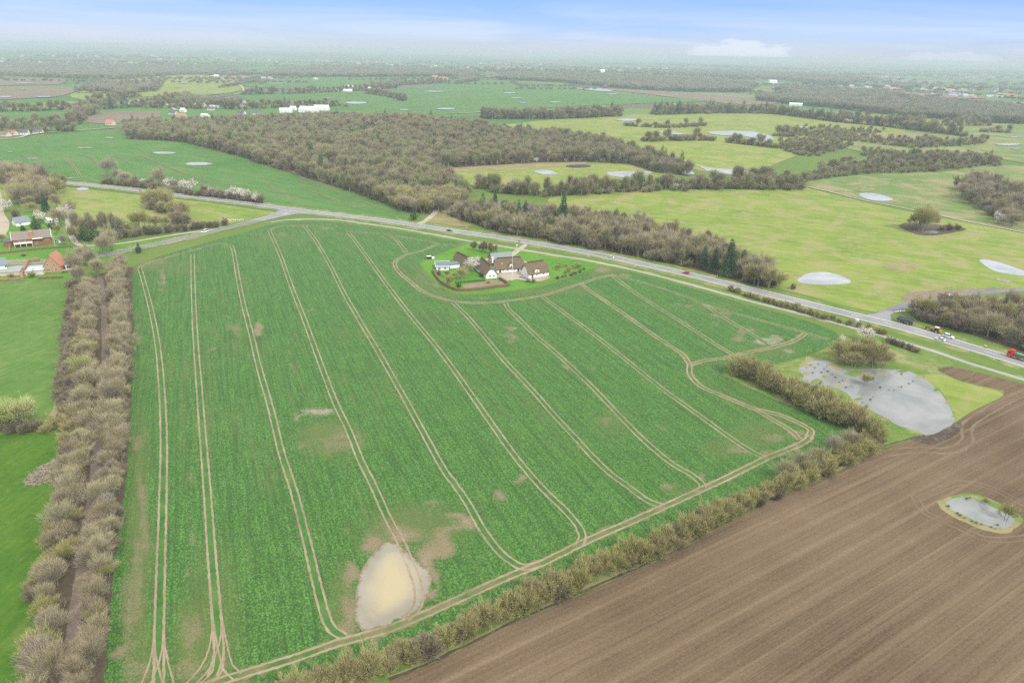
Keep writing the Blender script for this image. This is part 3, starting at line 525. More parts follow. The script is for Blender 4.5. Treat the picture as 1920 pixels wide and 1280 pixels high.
sheet('track_widening', [(122, 425), (129, 424), (138, 445), (140, 456), (130, 447)], m_gravel, 3.25, cell=5)
ribbon('farm_track', [(785, 420), (795, 416), (806, 408), (816, 399), (817, 394), (812, 389)], 4.5, m_gravel, 3.3, 4, .08)
ribbon('side_road', [(1645, 602), (1660, 587), (1702, 571), (1752, 559), (1815, 550), (1920, 543), (2050, 537), (2300, 530)], 5.8, m_asph2, 3.5, 5)
sheet('junction', [(1610, 592), (1640, 588), (1662, 583), (1680, 582), (1668, 592), (1672, 602), (1690, 610), (1650, 604)], m_asph, 3.55, smooth=False, cell=8)
ribbon('farm_track', [(1485, 345), (1552, 359), (1615, 375), (1665, 385), (1710, 394), (1765, 405), (1815, 416), (1915, 435), (2100, 470)], 3.2, m_gravel, 3.3, 5, .1)
ribbon('farm_track', [(1180, 277), (1210, 282), (1247, 290), (1310, 311), (1360, 326), (1400, 333)], 4, m_gravel, 3.3, 8, .1)
ribbon('road', [(-200, 252), (0, 262), (60, 253), (120, 247), (200, 242), (215, 240)], 5, m_gravel, 3.3, 8, .05)
ribbon('road', [(330, 208), (318, 200), (312, 195), (330, 190), (370, 188), (420, 180), (455, 175), (452, 163), (430, 155), (410, 148)], 7, m_gravel, 3.3, 15, .05)
ribbon('field_track', [(818, 215), (880, 213), (915, 210)], 5, m_gravel, 3.3, 10, .05)
ribbon('hedge_lane', [(187, 520), (193, 560), (197, 640), (194, 700), (187, 780), (180, 858), (172, 936), (156, 1034), (145, 1132), (129, 1249), (110, 1400)], 2.6, turf('lane_mud', [(.10, .08, .06), (.15, .12, .10), (.20, .17, .15)], .1, .6, 4), 3, 3, .12)
# drainage furrow along the hedge, and the bare rim of the plough land
ribbon('furrow', [(246, 510), (246, 560), (247, 633), (243, 739), (237, 832), (231, 900), (221, 980), (207, 1080), (195, 1200), (176, 1400)], 1.3, turf('dark_soil', [(.05, .04, .03), (.08, .065, .045), (.11, .09, .06)], .1, .6, 4), 3.2, 2, .3)
ribbon('furrow', [(729, 1274), (827, 1232), (916, 1188), (975, 1158), (1050, 1128), (1100, 1105), (1256, 1037), (1334, 993), (1425, 946), (1491, 912), (1533, 895), (1597, 862), (1657, 837), (1727, 816)], .7, MATS['dark_soil'], 3.2, 2, .3)
ribbon('dry_grass_rim', [(727, 1270), (827, 1228), (916, 1184), (975, 1154), (1050, 1124), (1100, 1101), (1256, 1033), (1334, 989), (1425, 942), (1491, 908), (1533, 892), (1597, 859)], 1.0, m_rough, 3.1, 2, .4)
ribbon('dry_grass_rim', [(135, 532), (138, 552), (135, 600), (124, 660), (112, 740), (100, 780)], 1.6, m_rough, 3.1, 3, .4)

# tracks in the crop and on the plough land
m_wornh = turf('worn_headland', [(.035, .10, .02), (.07, .135, .035), (.14, .145, .065), (.22, .18, .12)], .1, .4, 3)
m_wornf = turf('thin_crop', [(.02, .075, .015), (.04, .12, .025), (.065, .15, .035), (.13, .15, .06)], .1, .5, 3)
for k, ln in TR.items():
    if k in (10, 14, 15, 16, 17): ribbon('worn_strip', ln, 3.0, m_wornh, 3.8 + k * .004, 1.0, .3)
    elif k < 14: ribbon('worn_strip', ln[:11] if k == 3 else ln, 2.5, m_wornf, 3.6 + k * .004, 1.0, .3)
    ribbon('wheel_track', ln, .62 if 16 <= k < 21 else (.38 if k > 20 else .54), m_track, 4 + k * .06, .9, .24, offset=[-.95, .95])
for dx, dy in ((0, 0),):
    ribbon('wheel_track', [(1500, 915), (1600, 870), (1660, 850), (1720, 843), (1770, 845), (1800, 838), (1815, 822), (1812, 806), (1822, 790), (1880, 755), (1960, 720)], .9, turf('pale_soil', [(.125, .092, .058), (.155, .115, .075), (.19, .148, .10)], .1, .6, 4), 2.2, 2, .3, offset=[-1.6, 1.6])
    ribbon('wheel_track', [(1722, 935), (1745, 925), (1800, 905), (1860, 915), (1920, 945), (2000, 975)], .6, MATS['pale_soil'], 2.3, 2, .3, offset=[-1, 1])
    ribbon('wheel_track', [(1715, 930), (1735, 960), (1790, 985), (1850, 1010), (1920, 1008), (2000, 990)], .6, MATS['pale_soil'], 2.35, 2, .3, offset=[-1, 1])
    ribbon('wheel_track', [(1765, 695), (1800, 700), (1860, 715), (1920, 735), (2050, 780)], .5, MATS['pale_soil'], 2.4, 2, .3, offset=[-1.6, 1.2])
for ln in ([(483, 287), (500, 296), (520, 305), (545, 320), (575, 338), (620, 352)], [(560, 340), (600, 350), (640, 363), (700, 385), (750, 397), (770, 400)], [(122, 297), (135, 310), (145, 322), (152, 335)], [(165, 292), (180, 303), (187, 312)], [(70, 305), (78, 312)], [(225, 295), (240, 306)], [(400, 262), (440, 280), (500, 300)], [(265, 293), (290, 303), (330, 320), (400, 345)], [(500, 345), (550, 375)], [(560, 350), (600, 365), (655, 385), (680, 390)]):
    ribbon('wheel_track', ln, .6, m_track, 3.5, 3, .2, offset=[-1, 1])

# ------------------------------------------------------------------ ponds and flood water
def ell(cx, cy, rx, ry, n=14, j=.12, seed=0):
    q = random.Random(seed + int(cx * 7 + cy)); return [(cx + rx * math.cos(a) * (1 + q.uniform(-j, j)), cy - ry * math.sin(a) * (1 + q.uniform(-j, j))) for a in [i * 2 * math.pi / n for i in range(n)]]
PONDS = [
 ([(1497, 697), (1506, 681), (1533, 675), (1557, 677), (1575, 690), (1612, 692), (1640, 690), (1666, 692), (1702, 695), (1730, 708), (1754, 726), (1772, 747), (1784, 768), (1790, 789), (1776, 801), (1751, 813), (1735, 817), (1722, 808), (1690, 801), (1657, 782), (1627, 766), (1604, 757), (1590, 738), (1551, 722), (1520, 726), (1506, 716)], m_water, 2.6, .8),
 ([(1773, 941), (1803, 931), (1837, 939), (1870, 954), (1904, 974), (1884, 991), (1847, 984), (1810, 968), (1780, 954)], m_water, 3.4, .15),
 ([(1494, 525), (1515, 512), (1547, 510), (1577, 517), (1596, 530), (1540, 534), (1502, 530)], m_waterp, 2.6, .3),
 ([(1835, 487), (1855, 487), (1890, 497), (1930, 512), (1930, 518), (1877, 512), (1852, 502)], m_waterp, 2.6, .4),
 ([(1865, 521), (1897, 527), (1885, 530)], m_waterp, 2.6, .4),
 ([(723, 1016), (702, 1034), (679, 1066), (668, 1108), (664, 1152), (679, 1182), (723, 1178), (768, 1156), (792, 1131), (806, 1102), (809, 1072), (790, 1058), (770, 1040), (744, 1020)], m_puddle, 3.0, .25),
 ([(1138, 324), (1170, 322), (1222, 322), (1210, 330), (1170, 333), (1145, 330)], m_waterp, 2.6, .4), ([(1000, 322), (1025, 319), (1047, 327), (1020, 328)], m_waterp, 2.6, .4),
 ([(1270, 316), (1290, 318), (1303, 327), (1280, 327)], m_waterp, 2.6, .4), ([(1310, 312), (1340, 316), (1390, 320), (1430, 324), (1390, 327), (1340, 325)], m_waterp, 2.9, .8),
 ([(1330, 248), (1400, 247), (1440, 254), (1452, 264), (1430, 265), (1395, 256), (1345, 254)], m_waterp, 2.6, .5), ([(1238, 247), (1262, 247), (1275, 251), (1300, 252), (1250, 253)], m_waterp, 2.6, .5),
 ([(1610, 364), (1640, 363), (1676, 374), (1650, 378), (1625, 374)], m_waterp, 2.7, .4), (ell(1745, 436, 18, 3), m_waterd, 2.7, .3), (ell(155, 355, 14, 3), m_waterp, 2.7, .2),
 (ell(308, 287.5, 24, 2.2), m_waterp, 2.7, .5), (ell(372, 308, 27, 3), m_waterp, 2.7, .5), (ell(206, 259.5, 9, 2), m_waterp, 2.7, .5), (ell(160, 278, 20, 1.4), m_waterp, 2.7, .5), (ell(62, 298, 14, 1.5), m_waterp, 2.7, .5), (ell(20, 286, 12, 1), m_waterp, 2.7, .5), (ell(158, 267, 5, 1), m_waterp, 2.7, .3),
 (ell(380, 395, 10, 1.2), m_waterp, 2.7, .3), (ell(593, 385, 6, 1), m_waterp, 2.9, .3), (ell(555, 385, 9, 1.2), m_waterp, 2.9, .3), (ell(130, 335, 16, 1.3), m_waterp, 2.9, .3),
 (ell(668, 194, 21, 2.3), m_waterp, 2.9, 1), (ell(836, 205, 20, 1.5), m_waterp, 2.9, 1), (ell(956, 176, 12, 1.1), m_waterp, 2.9, 1), (ell(968, 185, 10, 1), m_waterp, 2.9, 1), (ell(981, 194, 8, .8), m_waterp, 2.9, 1), (ell(1041, 193, 12, 1), m_waterp, 2.9, 1), (ell(815, 173, 22, 1), m_waterp, 2.9, 1), (ell(880, 153, 9, .8), m_waterp, 2.9, 1),
 ([(1082, 167), (1130, 168), (1150, 173), (1120, 172)], m_waterp, 2.9, 1), (ell(1148, 178, 12, .9), m_waterp, 2.9, 1), (ell(757, 207, 12, 1), m_waterp, 2.9, 1), (ell(345, 157, 12, .9), m_waterp, 2.9, 1), (ell(376, 157, 8, .7), m_waterp, 2.9, 1), (ell(333, 166, 8, .7), m_waterp, 2.9, 1), (ell(515, 158, 24, .7), m_waterp, 2.9, 1), (ell(612, 185, 10, 1), m_waterp, 2.9, 1), (ell(10, 183, 14, 1.3), m_waterp, 2.9, 1), (ell(82, 183, 18, 1), m_waterp, 2.9, 1), (ell(45, 158, 20, .9), m_waterp, 2.9, 1), (ell(42, 170, 10, .8), m_waterp, 2.9, 1),
 (ell(1175, 226, 22, 2.2), m_waterp, 2.9, 1), (ell(1215, 225, 8, 1.2), m_waterp, 2.9, 1), (ell(1505, 240, 14, 1.6), m_waterp, 2.9, 1), (ell(1890, 272, 26, 1.8), m_waterp, 2.9, 1), (ell(1905, 258, 14, 1.3), m_waterp, 2.9, 1), (ell(1905, 280, 12, 1.5), m_waterp, 2.9, 1), (ell(1595, 295, 14, 2), m_waterd, 2.9, 1), (ell(1085, 312, 26, 3.2), m_waterd, 2.9, .5), (ell(404, 177, 12, 1), m_waterp, 3.2, .4),
]
for i, (pts, m, l, j) in enumerate(PONDS):
    wp = wpoly(pts); d = np.hypot(*wp.mean(0)); cell = max(1.0, d * .006); ext = min(np.ptp(wp[:, 0]), np.ptp(wp[:, 1]))
    wj = resample(np.vstack([wp, wp[:1]]), cell)[:-1]; wj = wj + rng.normal(0, j * .2, wj.shape)
    ring = np.vstack([wj, wj[:1]]); sc = 16.0 if m is m_puddle else max(6.0, d * .02)
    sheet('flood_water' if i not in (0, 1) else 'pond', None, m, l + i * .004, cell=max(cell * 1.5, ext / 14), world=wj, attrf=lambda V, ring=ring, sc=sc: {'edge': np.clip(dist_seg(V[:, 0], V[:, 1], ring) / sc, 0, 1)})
# mud and reeds rims round the field pond and the hollow, wet margin on the plough land
sheet('pond_rim', [(1758, 943), (1775, 934), (1800, 925), (1840, 929), (1880, 946), (1916, 968), (1905, 990), (1884, 998), (1840, 992), (1800, 975), (1766, 956)], m_verge, 2.9, cell=3, jit=.3)
sheet('reed_rim', [(1762, 945), (1773, 942), (1782, 955), (1812, 969), (1848, 985), (1880, 992), (1906, 978), (1912, 982), (1886, 999), (1846, 994), (1806, 978), (1770, 959)], m_rough, 3.1, cell=2, jit=.2)
for k, (cx, cy, rx, ry) in enumerate([(1530, 716, 12, 5), (1512, 700, 8, 4), (1548, 706, 6, 3), (1570, 690, 9, 4), (1600, 700, 16, 6), (1575, 722, 7, 3), (1640, 700, 8, 3), (1522, 686, 5, 3), (1560, 712, 4, 2), (1655, 698, 10, 3), (1610, 748, 8, 3), (1590, 712, 5, 2), (1500, 706, 7, 8), (1508, 684, 8, 5), (1533, 726, 14, 3), (1600, 752, 10, 4), (1625, 768, 9, 3), (1660, 786, 9, 3), (1695, 803, 9, 2.5), (1560, 684, 10, 3), (1690, 696, 10, 2.5), (1725, 706, 7, 3), (1755, 730, 5, 3), (1775, 755, 4, 4), (1788, 780, 3, 4)]):
    sheet('flooded_grass', ell(cx, cy, rx, ry, j=.35), m_rough if k % 2 else m_verge, 3.0 + .01 * k, cell=1.2, jit=.35)
sheet('wet_soil', [(1700, 822), (1740, 814), (1780, 798), (1800, 790), (1803, 803), (1780, 822), (1745, 832)], turf('wet_soil', [(.04, .032, .024), (.07, .055, .04), (.20, .17, .14)], .2, .8, 4), 2.4, cell=3, jit=.4)
sheet('hollow', ell(1688, 500, 34, 9, j=.05), m_rough, 2.6, cell=4, jit=.3)
sheet('hollow', [(1686, 425), (1700, 418), (1740, 420), (1785, 424), (1812, 430), (1790, 436), (1740, 442), (1710, 437)], MATS['leaf_litter'], 2.5, cell=4, jit=.3)
# main field dirt spill at the bottom-left gateway

# ------------------------------------------------------------------ trees: trunk, limbs and a crown of fine twigs
def veg_mat(name, cols, rough=.85, trans=0.0):
    """twig or leaf colour: each tree has its own tint (object random) and each twig its own shade (tone attribute)"""
    m, t, b = new_mat(name); oi = t.nodes.new('ShaderNodeObjectInfo'); at = t.nodes.new('ShaderNodeAttribute'); at.attribute_name = 'tone'
    r = ramp(t, [(i / (len(cols) - 1), c) for i, c in enumerate(cols)]); t.links.new(oi.outputs['Random'], r.inputs[0])
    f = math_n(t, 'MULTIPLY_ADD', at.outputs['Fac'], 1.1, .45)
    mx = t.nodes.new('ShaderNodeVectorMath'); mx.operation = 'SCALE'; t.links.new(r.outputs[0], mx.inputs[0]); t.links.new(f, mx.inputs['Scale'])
    t.links.new(mx.outputs[0], b.inputs['Base Color']); b.inputs['Roughness'].default_value = rough; b.inputs['Specular IOR Level'].default_value = .15
    return m
v_bare = veg_mat('bare_twigs', [(.34, .29, .175), (.44, .39, .24), (.38, .32, .22), (.47, .43, .265), (.37, .32, .205), (.42, .37, .285)])
v_olive = veg_mat('budding_twigs', [(.38, .36, .14), (.44, .42, .18), (.38, .33, .17), (.48, .46, .20)])
v_lime = veg_mat('fresh_leaf_twigs', [(.44, .50, .17), (.50, .52, .24), (.38, .42, .14)])
v_dark = veg_mat('dark_thicket_twigs', [(.26, .22, .15), (.31, .27, .18), (.25, .21, .155)])
v_ever = veg_mat('evergreen_needles', [(.035, .085, .040), (.055, .11, .052), (.07, .12, .065)])
v_bloss = veg_mat('white_blossom', [(.80, .78, .72), (.82, .80, .76), (.78, .75, .68)])
v_bark = veg_mat('tree_bark', [(.22, .19, .15), (.27, .24, .19)])
v_wood = veg_mat('woodland_twigs', [(.27, .225, .14), (.36, .32, .19), (.29, .24, .17), (.33, .34, .15), (.41, .37, .24), (.24, .22, .15), (.33, .37, .16), (.22, .185, .13)])
v_yellow = veg_mat('yellow_blossom', [(.75, .60, .04), (.70, .55, .04)])
v_far = veg_mat('far_woodland_twigs', [(.26, .255, .18), (.31, .30, .21), (.26, .29, .18), (.20, .225, .155)])
v_shrub = veg_mat('evergreen_leaves', [(.07, .13, .04), (.10, .16, .05)])

def tube(V, Fc, T, p0, p1, r0, r1, sides=5, tone=.4):
    d = np.array(p1) - np.array(p0); d = d / (np.linalg.norm(d) + 1e-9); a = np.cross(d, (0, 0, 1) if abs(d[2]) < .9 else (1, 0, 0)); a /= np.linalg.norm(a); b = np.cross(d, a)
    n0 = len(V)
    for p, r in ((p0, r0), (p1, r1)):
        for k in range(sides):
            th = 2 * math.pi * k / sides; V.append(tuple(np.array(p) + r * (math.cos(th) * a + math.sin(th) * b))); T.append(tone)
    for k in range(sides): Fc.append((n0 + k, n0 + (k + 1) % sides, n0 + sides + (k + 1) % sides, n0 + sides + k))
def twigs(starts, dirs, L, wd, tone0, tone1, rg):
    """thin tapered twigs as narrow triangles, one per start and direction"""
    n = len(starts); dirs = dirs / (np.linalg.norm(dirs, axis=1)[:, None] + 1e-9); side = np.cross(dirs, rg.normal(0, 1, (n, 3))); side /= np.linalg.norm(side, axis=1)[:, None] + 1e-9
    w_ = (wd * (0.6 + .8 * rg.random(n)))[:, None]; a = starts - side * w_ / 2; b = starts + side * w_ / 2; c = starts + dirs * L[:, None]
    V = np.stack([a, b, c], 1).reshape(-1, 3); Fc = np.arange(3 * n).reshape(-1, 3); T = np.stack([tone0, tone0, tone1], 1).ravel(); return V, Fc, T
def leaves(pts, size, tone, rg):
    n = len(pts); a = rg.normal(0, 1, (n, 3)); a /= np.linalg.norm(a, axis=1)[:, None]; b = np.cross(a, rg.normal(0, 1, (n, 3))); b /= np.linalg.norm(b, axis=1)[:, None]
    s = (size * (0.6 + .8 * rg.random(n)))[:, None]; V = np.stack([pts - a * s, pts + b * s * .6, pts + a * s, pts - b * s * .6], 1).reshape(-1, 3)
    return V, np.arange(4 * n).reshape(-1, 4), np.repeat(tone, 4)
def grow(h, rad, seed, kind='round', stems=1, n=3200, tw=.07, tl=1.0, base=.18, sides=5):
    """returns trunk (V,F,T) and crown (V,F,T) of a bare tree of height h and crown radius rad"""
    rg = np.random.default_rng(seed); TV, TF, TT = [], [], []
    tips = []; nl = 9 if kind != 'tall' else 12
    for s in range(stems):
        a = 2 * math.pi * s / max(stems, 1) + rg.random(); lean = 0 if stems == 1 else .35 * rad
        b0 = np.array([.12 * rad * math.cos(a) * (stems > 1), .12 * rad * math.sin(a) * (stems > 1), 0]); top = np.array([lean * math.cos(a), lean * math.sin(a), h * .62])
        r0 = .028 * h / math.sqrt(stems) + .03
        mid = b0 + (top - b0) * .45 + rg.normal(0, .02 * h, 3) * (1, 1, 0)
        tube(TV, TF, TT, b0, mid, r0, r0 * .7, sides + 1); tube(TV, TF, TT, mid, top, r0 * .7, r0 * .3, sides)
        for k in range(max(3, nl // stems)):
            f = .25 + .7 * (k + rg.random()) / max(3, nl // stems); st = b0 + (top - b0) * f if f > .45 else b0 + (mid - b0) * (f / .45)
            an = rg.random() * 2 * math.pi; el = rg.uniform(.35, 1.2) if kind != 'tall' else rg.uniform(.8, 1.35); ln = rad * rg.uniform(.6, .95) if kind != 'tall' else rad * rg.uniform(.7, 1.3)
            en = st + ln * np.array([math.cos(an) * math.cos(el), math.sin(an) * math.cos(el), math.sin(el)]); tube(TV, TF, TT, st, en, r0 * .35, r0 * .12, 4); tips.append((st, en))
            for _ in range(3):
                g = rg.uniform(.4, 1.0); s2 = st + (en - st) * g; a2 = an + rg.normal(0, .9); e2 = min(1.5, el + rg.normal(.1, .4)); l2 = ln * rg.uniform(.35, .65)
                e_ = s2 + l2 * np.array([math.cos(a2) * math.cos(e2), math.sin(a2) * math.cos(e2), math.sin(e2)]); tube(TV, TF, TT, s2, e_, r0 * .13, r0 * .05, 3); tips.append((s2, e_))
    # crown points: mixture of the limb ends and an uneven lobed volume
    cz = h * (.60 if kind == 'round' else .55); rz = h * (.42 if kind == 'round' else .45)
    if kind == 'bush': cz, rz = h * .42, h * .56
    lob = rg.normal(0, 1, (7, 3)); lob /= np.linalg.norm(lob, axis=1)[:, None]; lob[:, 2] = np.abs(lob[:, 2]) * .8
    u = rg.normal(0, 1, (n, 3)); u /= np.linalg.norm(u, axis=1)[:, None]
    if kind != 'bush': u[:, 2] = np.where(u[:, 2] < -.55, -u[:, 2], u[:, 2])
    bulge = .58 + .56 * np.max(u @ lob.T, axis=1) ** 5 + rg.normal(0, .07, n)
    rr = rg.random(n) ** (1 / 2.1) * bulge; pos = u * rr[:, None] * (rad, rad, rz) + (0, 0, cz); pos[:, 2] = np.maximum(pos[:, 2], base * h * (0 if kind == 'bush' else 1) + .1)
    k = n // 3; idx = rg.integers(0, len(tips), k); g = rg.random(k)[:, None]; A = np.array([t[0] for t in tips])[idx]; B = np.array([t[1] for t in tips])[idx]
    pos[:k] = A + (B - A) * (.4 + .7 * g) + rg.normal(0, .05 * h, (k, 3))
    out = (pos - (0, 0, cz * .55)); out /= np.linalg.norm(out, axis=1)[:, None] + 1e-9
    dr = out + rg.normal(0, .30, (n, 3)) + (0, 0, .45)
    q = np.clip(np.linalg.norm((pos - (0, 0, cz)) / (rad, rad, rz), axis=1), 0, 1.2)
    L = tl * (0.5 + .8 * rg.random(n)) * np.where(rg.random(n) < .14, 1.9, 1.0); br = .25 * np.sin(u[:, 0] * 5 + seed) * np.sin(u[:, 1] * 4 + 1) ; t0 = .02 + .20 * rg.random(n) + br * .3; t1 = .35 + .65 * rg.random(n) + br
    return (TV, TF, TT), twigs(pos, dr, L, tw, t0, t1, rg), pos, q
def conifer(h, rad, seed, n=2600, bare=.12):
    rg = np.random.default_rng(seed); TV, TF, TT = [], [], []; tube(TV, TF, TT, (0, 0, 0), (0, 0, h * .95), .02 * h + .05, .03, 6)
    zf = bare + (1 - bare) * (1 - np.sqrt(rg.random(n))); zf = np.round(zf * 16) / 16 + rg.normal(0, .012, n); zf = np.clip(zf, bare, .99)
    an = rg.random(n) * 6.283; rmax = rad * (1 - zf) ** .8 * (.8 + .3 * np.sin(an * 3 + seed) * .5 + .15 * rg.normal(0, 1, n)); f = np.sqrt(rg.random(n)); rr = rmax * f
    pos = np.column_stack([rr * np.cos(an), rr * np.sin(an), zf * h - rr * .25 + h * .03])
    dr = np.column_stack([np.cos(an), np.sin(an), -.25 + rg.normal(0, .3, n)]) + rg.normal(0, .3, (n, 3))
    V, Fc, T = twigs(pos, dr, (.5 + .6 * rg.random(n)) * rad * .28, .22 * rad / 3, .2 + .5 * rg.random(n), .5 + .5 * rg.random(n), rg)
    return (TV, TF, TT), (V, Fc, T)
def proto_mesh(name, parts, mats):
    V, Fc, T, M = [], [], [], []; off = 0
    for k, (v, f, t) in enumerate(parts):
        v = np.array(v); V.append(v); Fc += [tuple(int(i) + off for i in q) for q in f]; M += [k] * len(f); T += list(t); off += len(v)
    V = np.vstack(V); me = bpy.data.meshes.new(name); me.from_pydata(V.tolist(), [], Fc)
    for m in mats: me.materials.append(m)
    me.polygons.foreach_set('material_index', np.array(M, dtype=np.int32)); a = me.attributes.new('tone', 'FLOAT', 'POINT'); a.data.foreach_set('value', np.array(T, dtype=np.float32)); me.update(); return me
PROTO = {}    # kind -> list of (trunk mesh, crown mesh, joined mesh)
def add_proto(kind, mats, tr, cr, extra=None, nm=('trunk', 'crown')):
    crp = [cr] + ([extra] if extra is not None else []); cm = [mats[1]] + ([mats[2]] if extra is not None else [])
    PROTO.setdefault(kind, []).append((proto_mesh(nm[0], [tr], [mats[0]]), proto_mesh(nm[1], crp, cm), proto_mesh(kind, [tr] + crp, [mats[0]] + cm)))
for s in range(6):
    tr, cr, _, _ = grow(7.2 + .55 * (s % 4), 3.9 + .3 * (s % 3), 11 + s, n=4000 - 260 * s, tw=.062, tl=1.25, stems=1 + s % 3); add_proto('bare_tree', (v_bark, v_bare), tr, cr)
for s in range(3):
    tr, cr, pos, _ = grow(6.0 + .4 * s, 3.6, 31 + s, n=3400, tw=.07, tl=1.0, stems=2); rg = np.random.default_rng(s)
    add_proto('budding_tree', (v_bark, v_olive), tr, cr)
for s in range(3):
    tr, cr, pos, _ = grow(3.6 + .3 * s, 2.7, 41 + s, kind='bush', stems=4, n=3400, tw=.065, tl=.85); rg = np.random.default_rng(s); p = pos[rg.integers(0, len(pos), 500)] * 1.05
    add_proto('hedge_shrub', (v_bark, v_olive, v_lime), tr, cr, leaves(p, .09, .3 + .5 * rg.random(500), rg))
for s in range(2):
    tr, cr, _, _ = grow(3.4, 2.8, 51 + s, kind='bush', stems=4, n=3600, tw=.09, tl=.75); add_proto('thicket_shrub', (v_bark, v_dark), tr, cr)
for s in range(2):
    tr, cr, pos, _ = grow(8.0, 4.2, 61 + s, n=4200, tw=.09, tl=1.0, stems=2); rg = np.random.default_rng(s); p = pos[rg.integers(0, len(pos), 1400)] * 1.03
    add_proto('leafing_tree', (v_bark, v_lime, v_lime), tr, cr, leaves(p, .11, .2 + .6 * rg.random(1400), rg))
for s in range(3):
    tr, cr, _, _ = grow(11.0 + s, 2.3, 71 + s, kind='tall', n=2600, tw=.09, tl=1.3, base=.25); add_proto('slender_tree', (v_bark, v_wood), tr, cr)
for s in range(2):
    tr, cr = conifer(11 + 2 * s, 3.2, 81 + s); add_proto('conifer', (v_bark, v_ever), tr, cr)
for s in range(2):
    tr, cr, pos, _ = grow(6.5, 3.6, 91 + s, n=2200, tw=.07, tl=.9, stems=2); rg = np.random.default_rng(s); p = pos[rg.integers(0, len(pos), 4200)] * (1.08, 1.08, 1.03) + rg.normal(0, .15, (4200, 3))
    add_proto('blossom_tree', (v_bark, v_bare, v_bloss), tr, cr, leaves(p, .13, .35 + .55 * rg.random(4200), rg))
for s in range(2):
    tr, cr, pos, _ = grow(4.2, 2.4, 95 + s, kind='bush', stems=3, n=600, tw=.07, tl=.6); rg = np.random.default_rng(s); p = pos[rg.integers(0, len(pos), 3000)] + rg.normal(0, .15, (3000, 3))
    add_proto('evergreen_shrub', (v_bark, v_shrub, v_shrub), tr, cr, leaves(p, .16, .1 + .8 * rg.random(3000), rg))
# woodland kinds seen small: fewer, coarser twigs
for s in range(4):
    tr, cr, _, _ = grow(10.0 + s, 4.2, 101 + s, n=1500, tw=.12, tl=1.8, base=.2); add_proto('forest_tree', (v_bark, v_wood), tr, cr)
for s in range(2):
    tr, cr, _, _ = grow(12.0, 2.6, 111 + s, kind='tall', n=900, tw=.12, tl=2.0); add_proto('forest_pole_tree', (v_bark, v_wood), tr, cr)
for s in range(1):
    tr, cr = conifer(16, 4.2, 121 + s, n=900); add_proto('forest_conifer', (v_bark, v_ever), tr, cr)
for s in range(2):
    tr, cr, _, _ = grow(4.0, 3.4, 131 + s, kind='bush', stems=3, n=1200, tw=.16, tl=1.2); add_proto('forest_shrub', (v_bark, v_wood), tr, cr)
for s in range(1):
    tr, cr, pos, _ = grow(5.0, 3.2, 141 + s, n=500, tw=.12, tl=1.0); rg = np.random.default_rng(s); p = pos[rg.integers(0, len(pos), 1200)] * 1.05
    add_proto('forest_blossom', (v_bark, v_wood, v_bloss), tr, cr, leaves(p, .2, .35 + .55 * rg.random(1200), rg))
# far copses: a clump of several crowns in one
for s in range(3):
    rg = np.random.default_rng(150 + s); V, F_, T = [], [], []; off = 0
    for k in range(6):
        _, (v, f, t), _, _ = grow(9 + rg.random() * 4, 4.6, 160 + 10 * s + k, n=300, tw=.5, tl=3.0); o_ = np.array([rg.uniform(-9, 9), rg.uniform(-9, 9), 0]); V.append(v + o_); F_ += [tuple(int(i) + off for i in q) for q in f]; T += list(t); off += len(v)
    me = proto_mesh('far_clump', [(np.vstack(V), F_, T)], [v_far]); PROTO.setdefault('far_clump', []).append((None, None, me))

NT = {}
def plant(kind, x, y, label, cat, scale=1.0, group=None, parts=False, var=None, name=None, zs=1.0, z=None):
    rg_ = random; v = rg_.randrange(len(PROTO[kind])) if var is None else var; tm, cm, jm = PROTO[kind][v]; z = hz(x, y) if z is None else z
    sc = scale * rg_.uniform(.78, 1.22); rz_ = rg_.random() * 6.283; s3 = (sc * rg_.uniform(.85, 1.2), sc * rg_.uniform(.85, 1.2), sc * zs * rg_.uniform(.82, 1.25)); nm = name or kind
    if parts:
        o = bpy.data.objects.new(nm, None); o.empty_display_size = .5; C.objects.link(o)
        for n_, me in (('trunk', tm), ('crown', cm)):
            c_ = bpy.data.objects.new(n_, me); C.objects.link(c_); c_.parent = o
    else:
        o = bpy.data.objects.new(nm, jm); C.objects.link(o)
    o.location = (x, y, z - .05); o.rotation_euler = (0, 0, rz_); o.scale = s3; tag(o, label, cat, group); NT[kind] = NT.get(kind, 0) + 1; return o
def along(pix, step, jit, smooth=True):
    w_ = np.array([P(*p) for p in pix]); w_ = catmull(w_, False, 6) if smooth and len(w_) > 2 else w_
    q = resample(w_, step); return q + rng.normal(0, jit, q.shape)
def scatter(pix, spacing, world=None):
    o = np.array([P(*p) for p in pix]) if world is None else world; x0, y0 = o.min(0); x1, y1 = o.max(0)
    gx, gy = np.meshgrid(np.arange(x0, x1, spacing), np.arange(y0, y1, spacing)); gx = gx.ravel() + rng.uniform(-.45, .45, gx.size) * spacing; gy = gy.ravel() + rng.uniform(-.45, .45, gy.size) * spacing
    m = inpoly(gx, gy, o); return np.column_stack([gx[m], gy[m]])

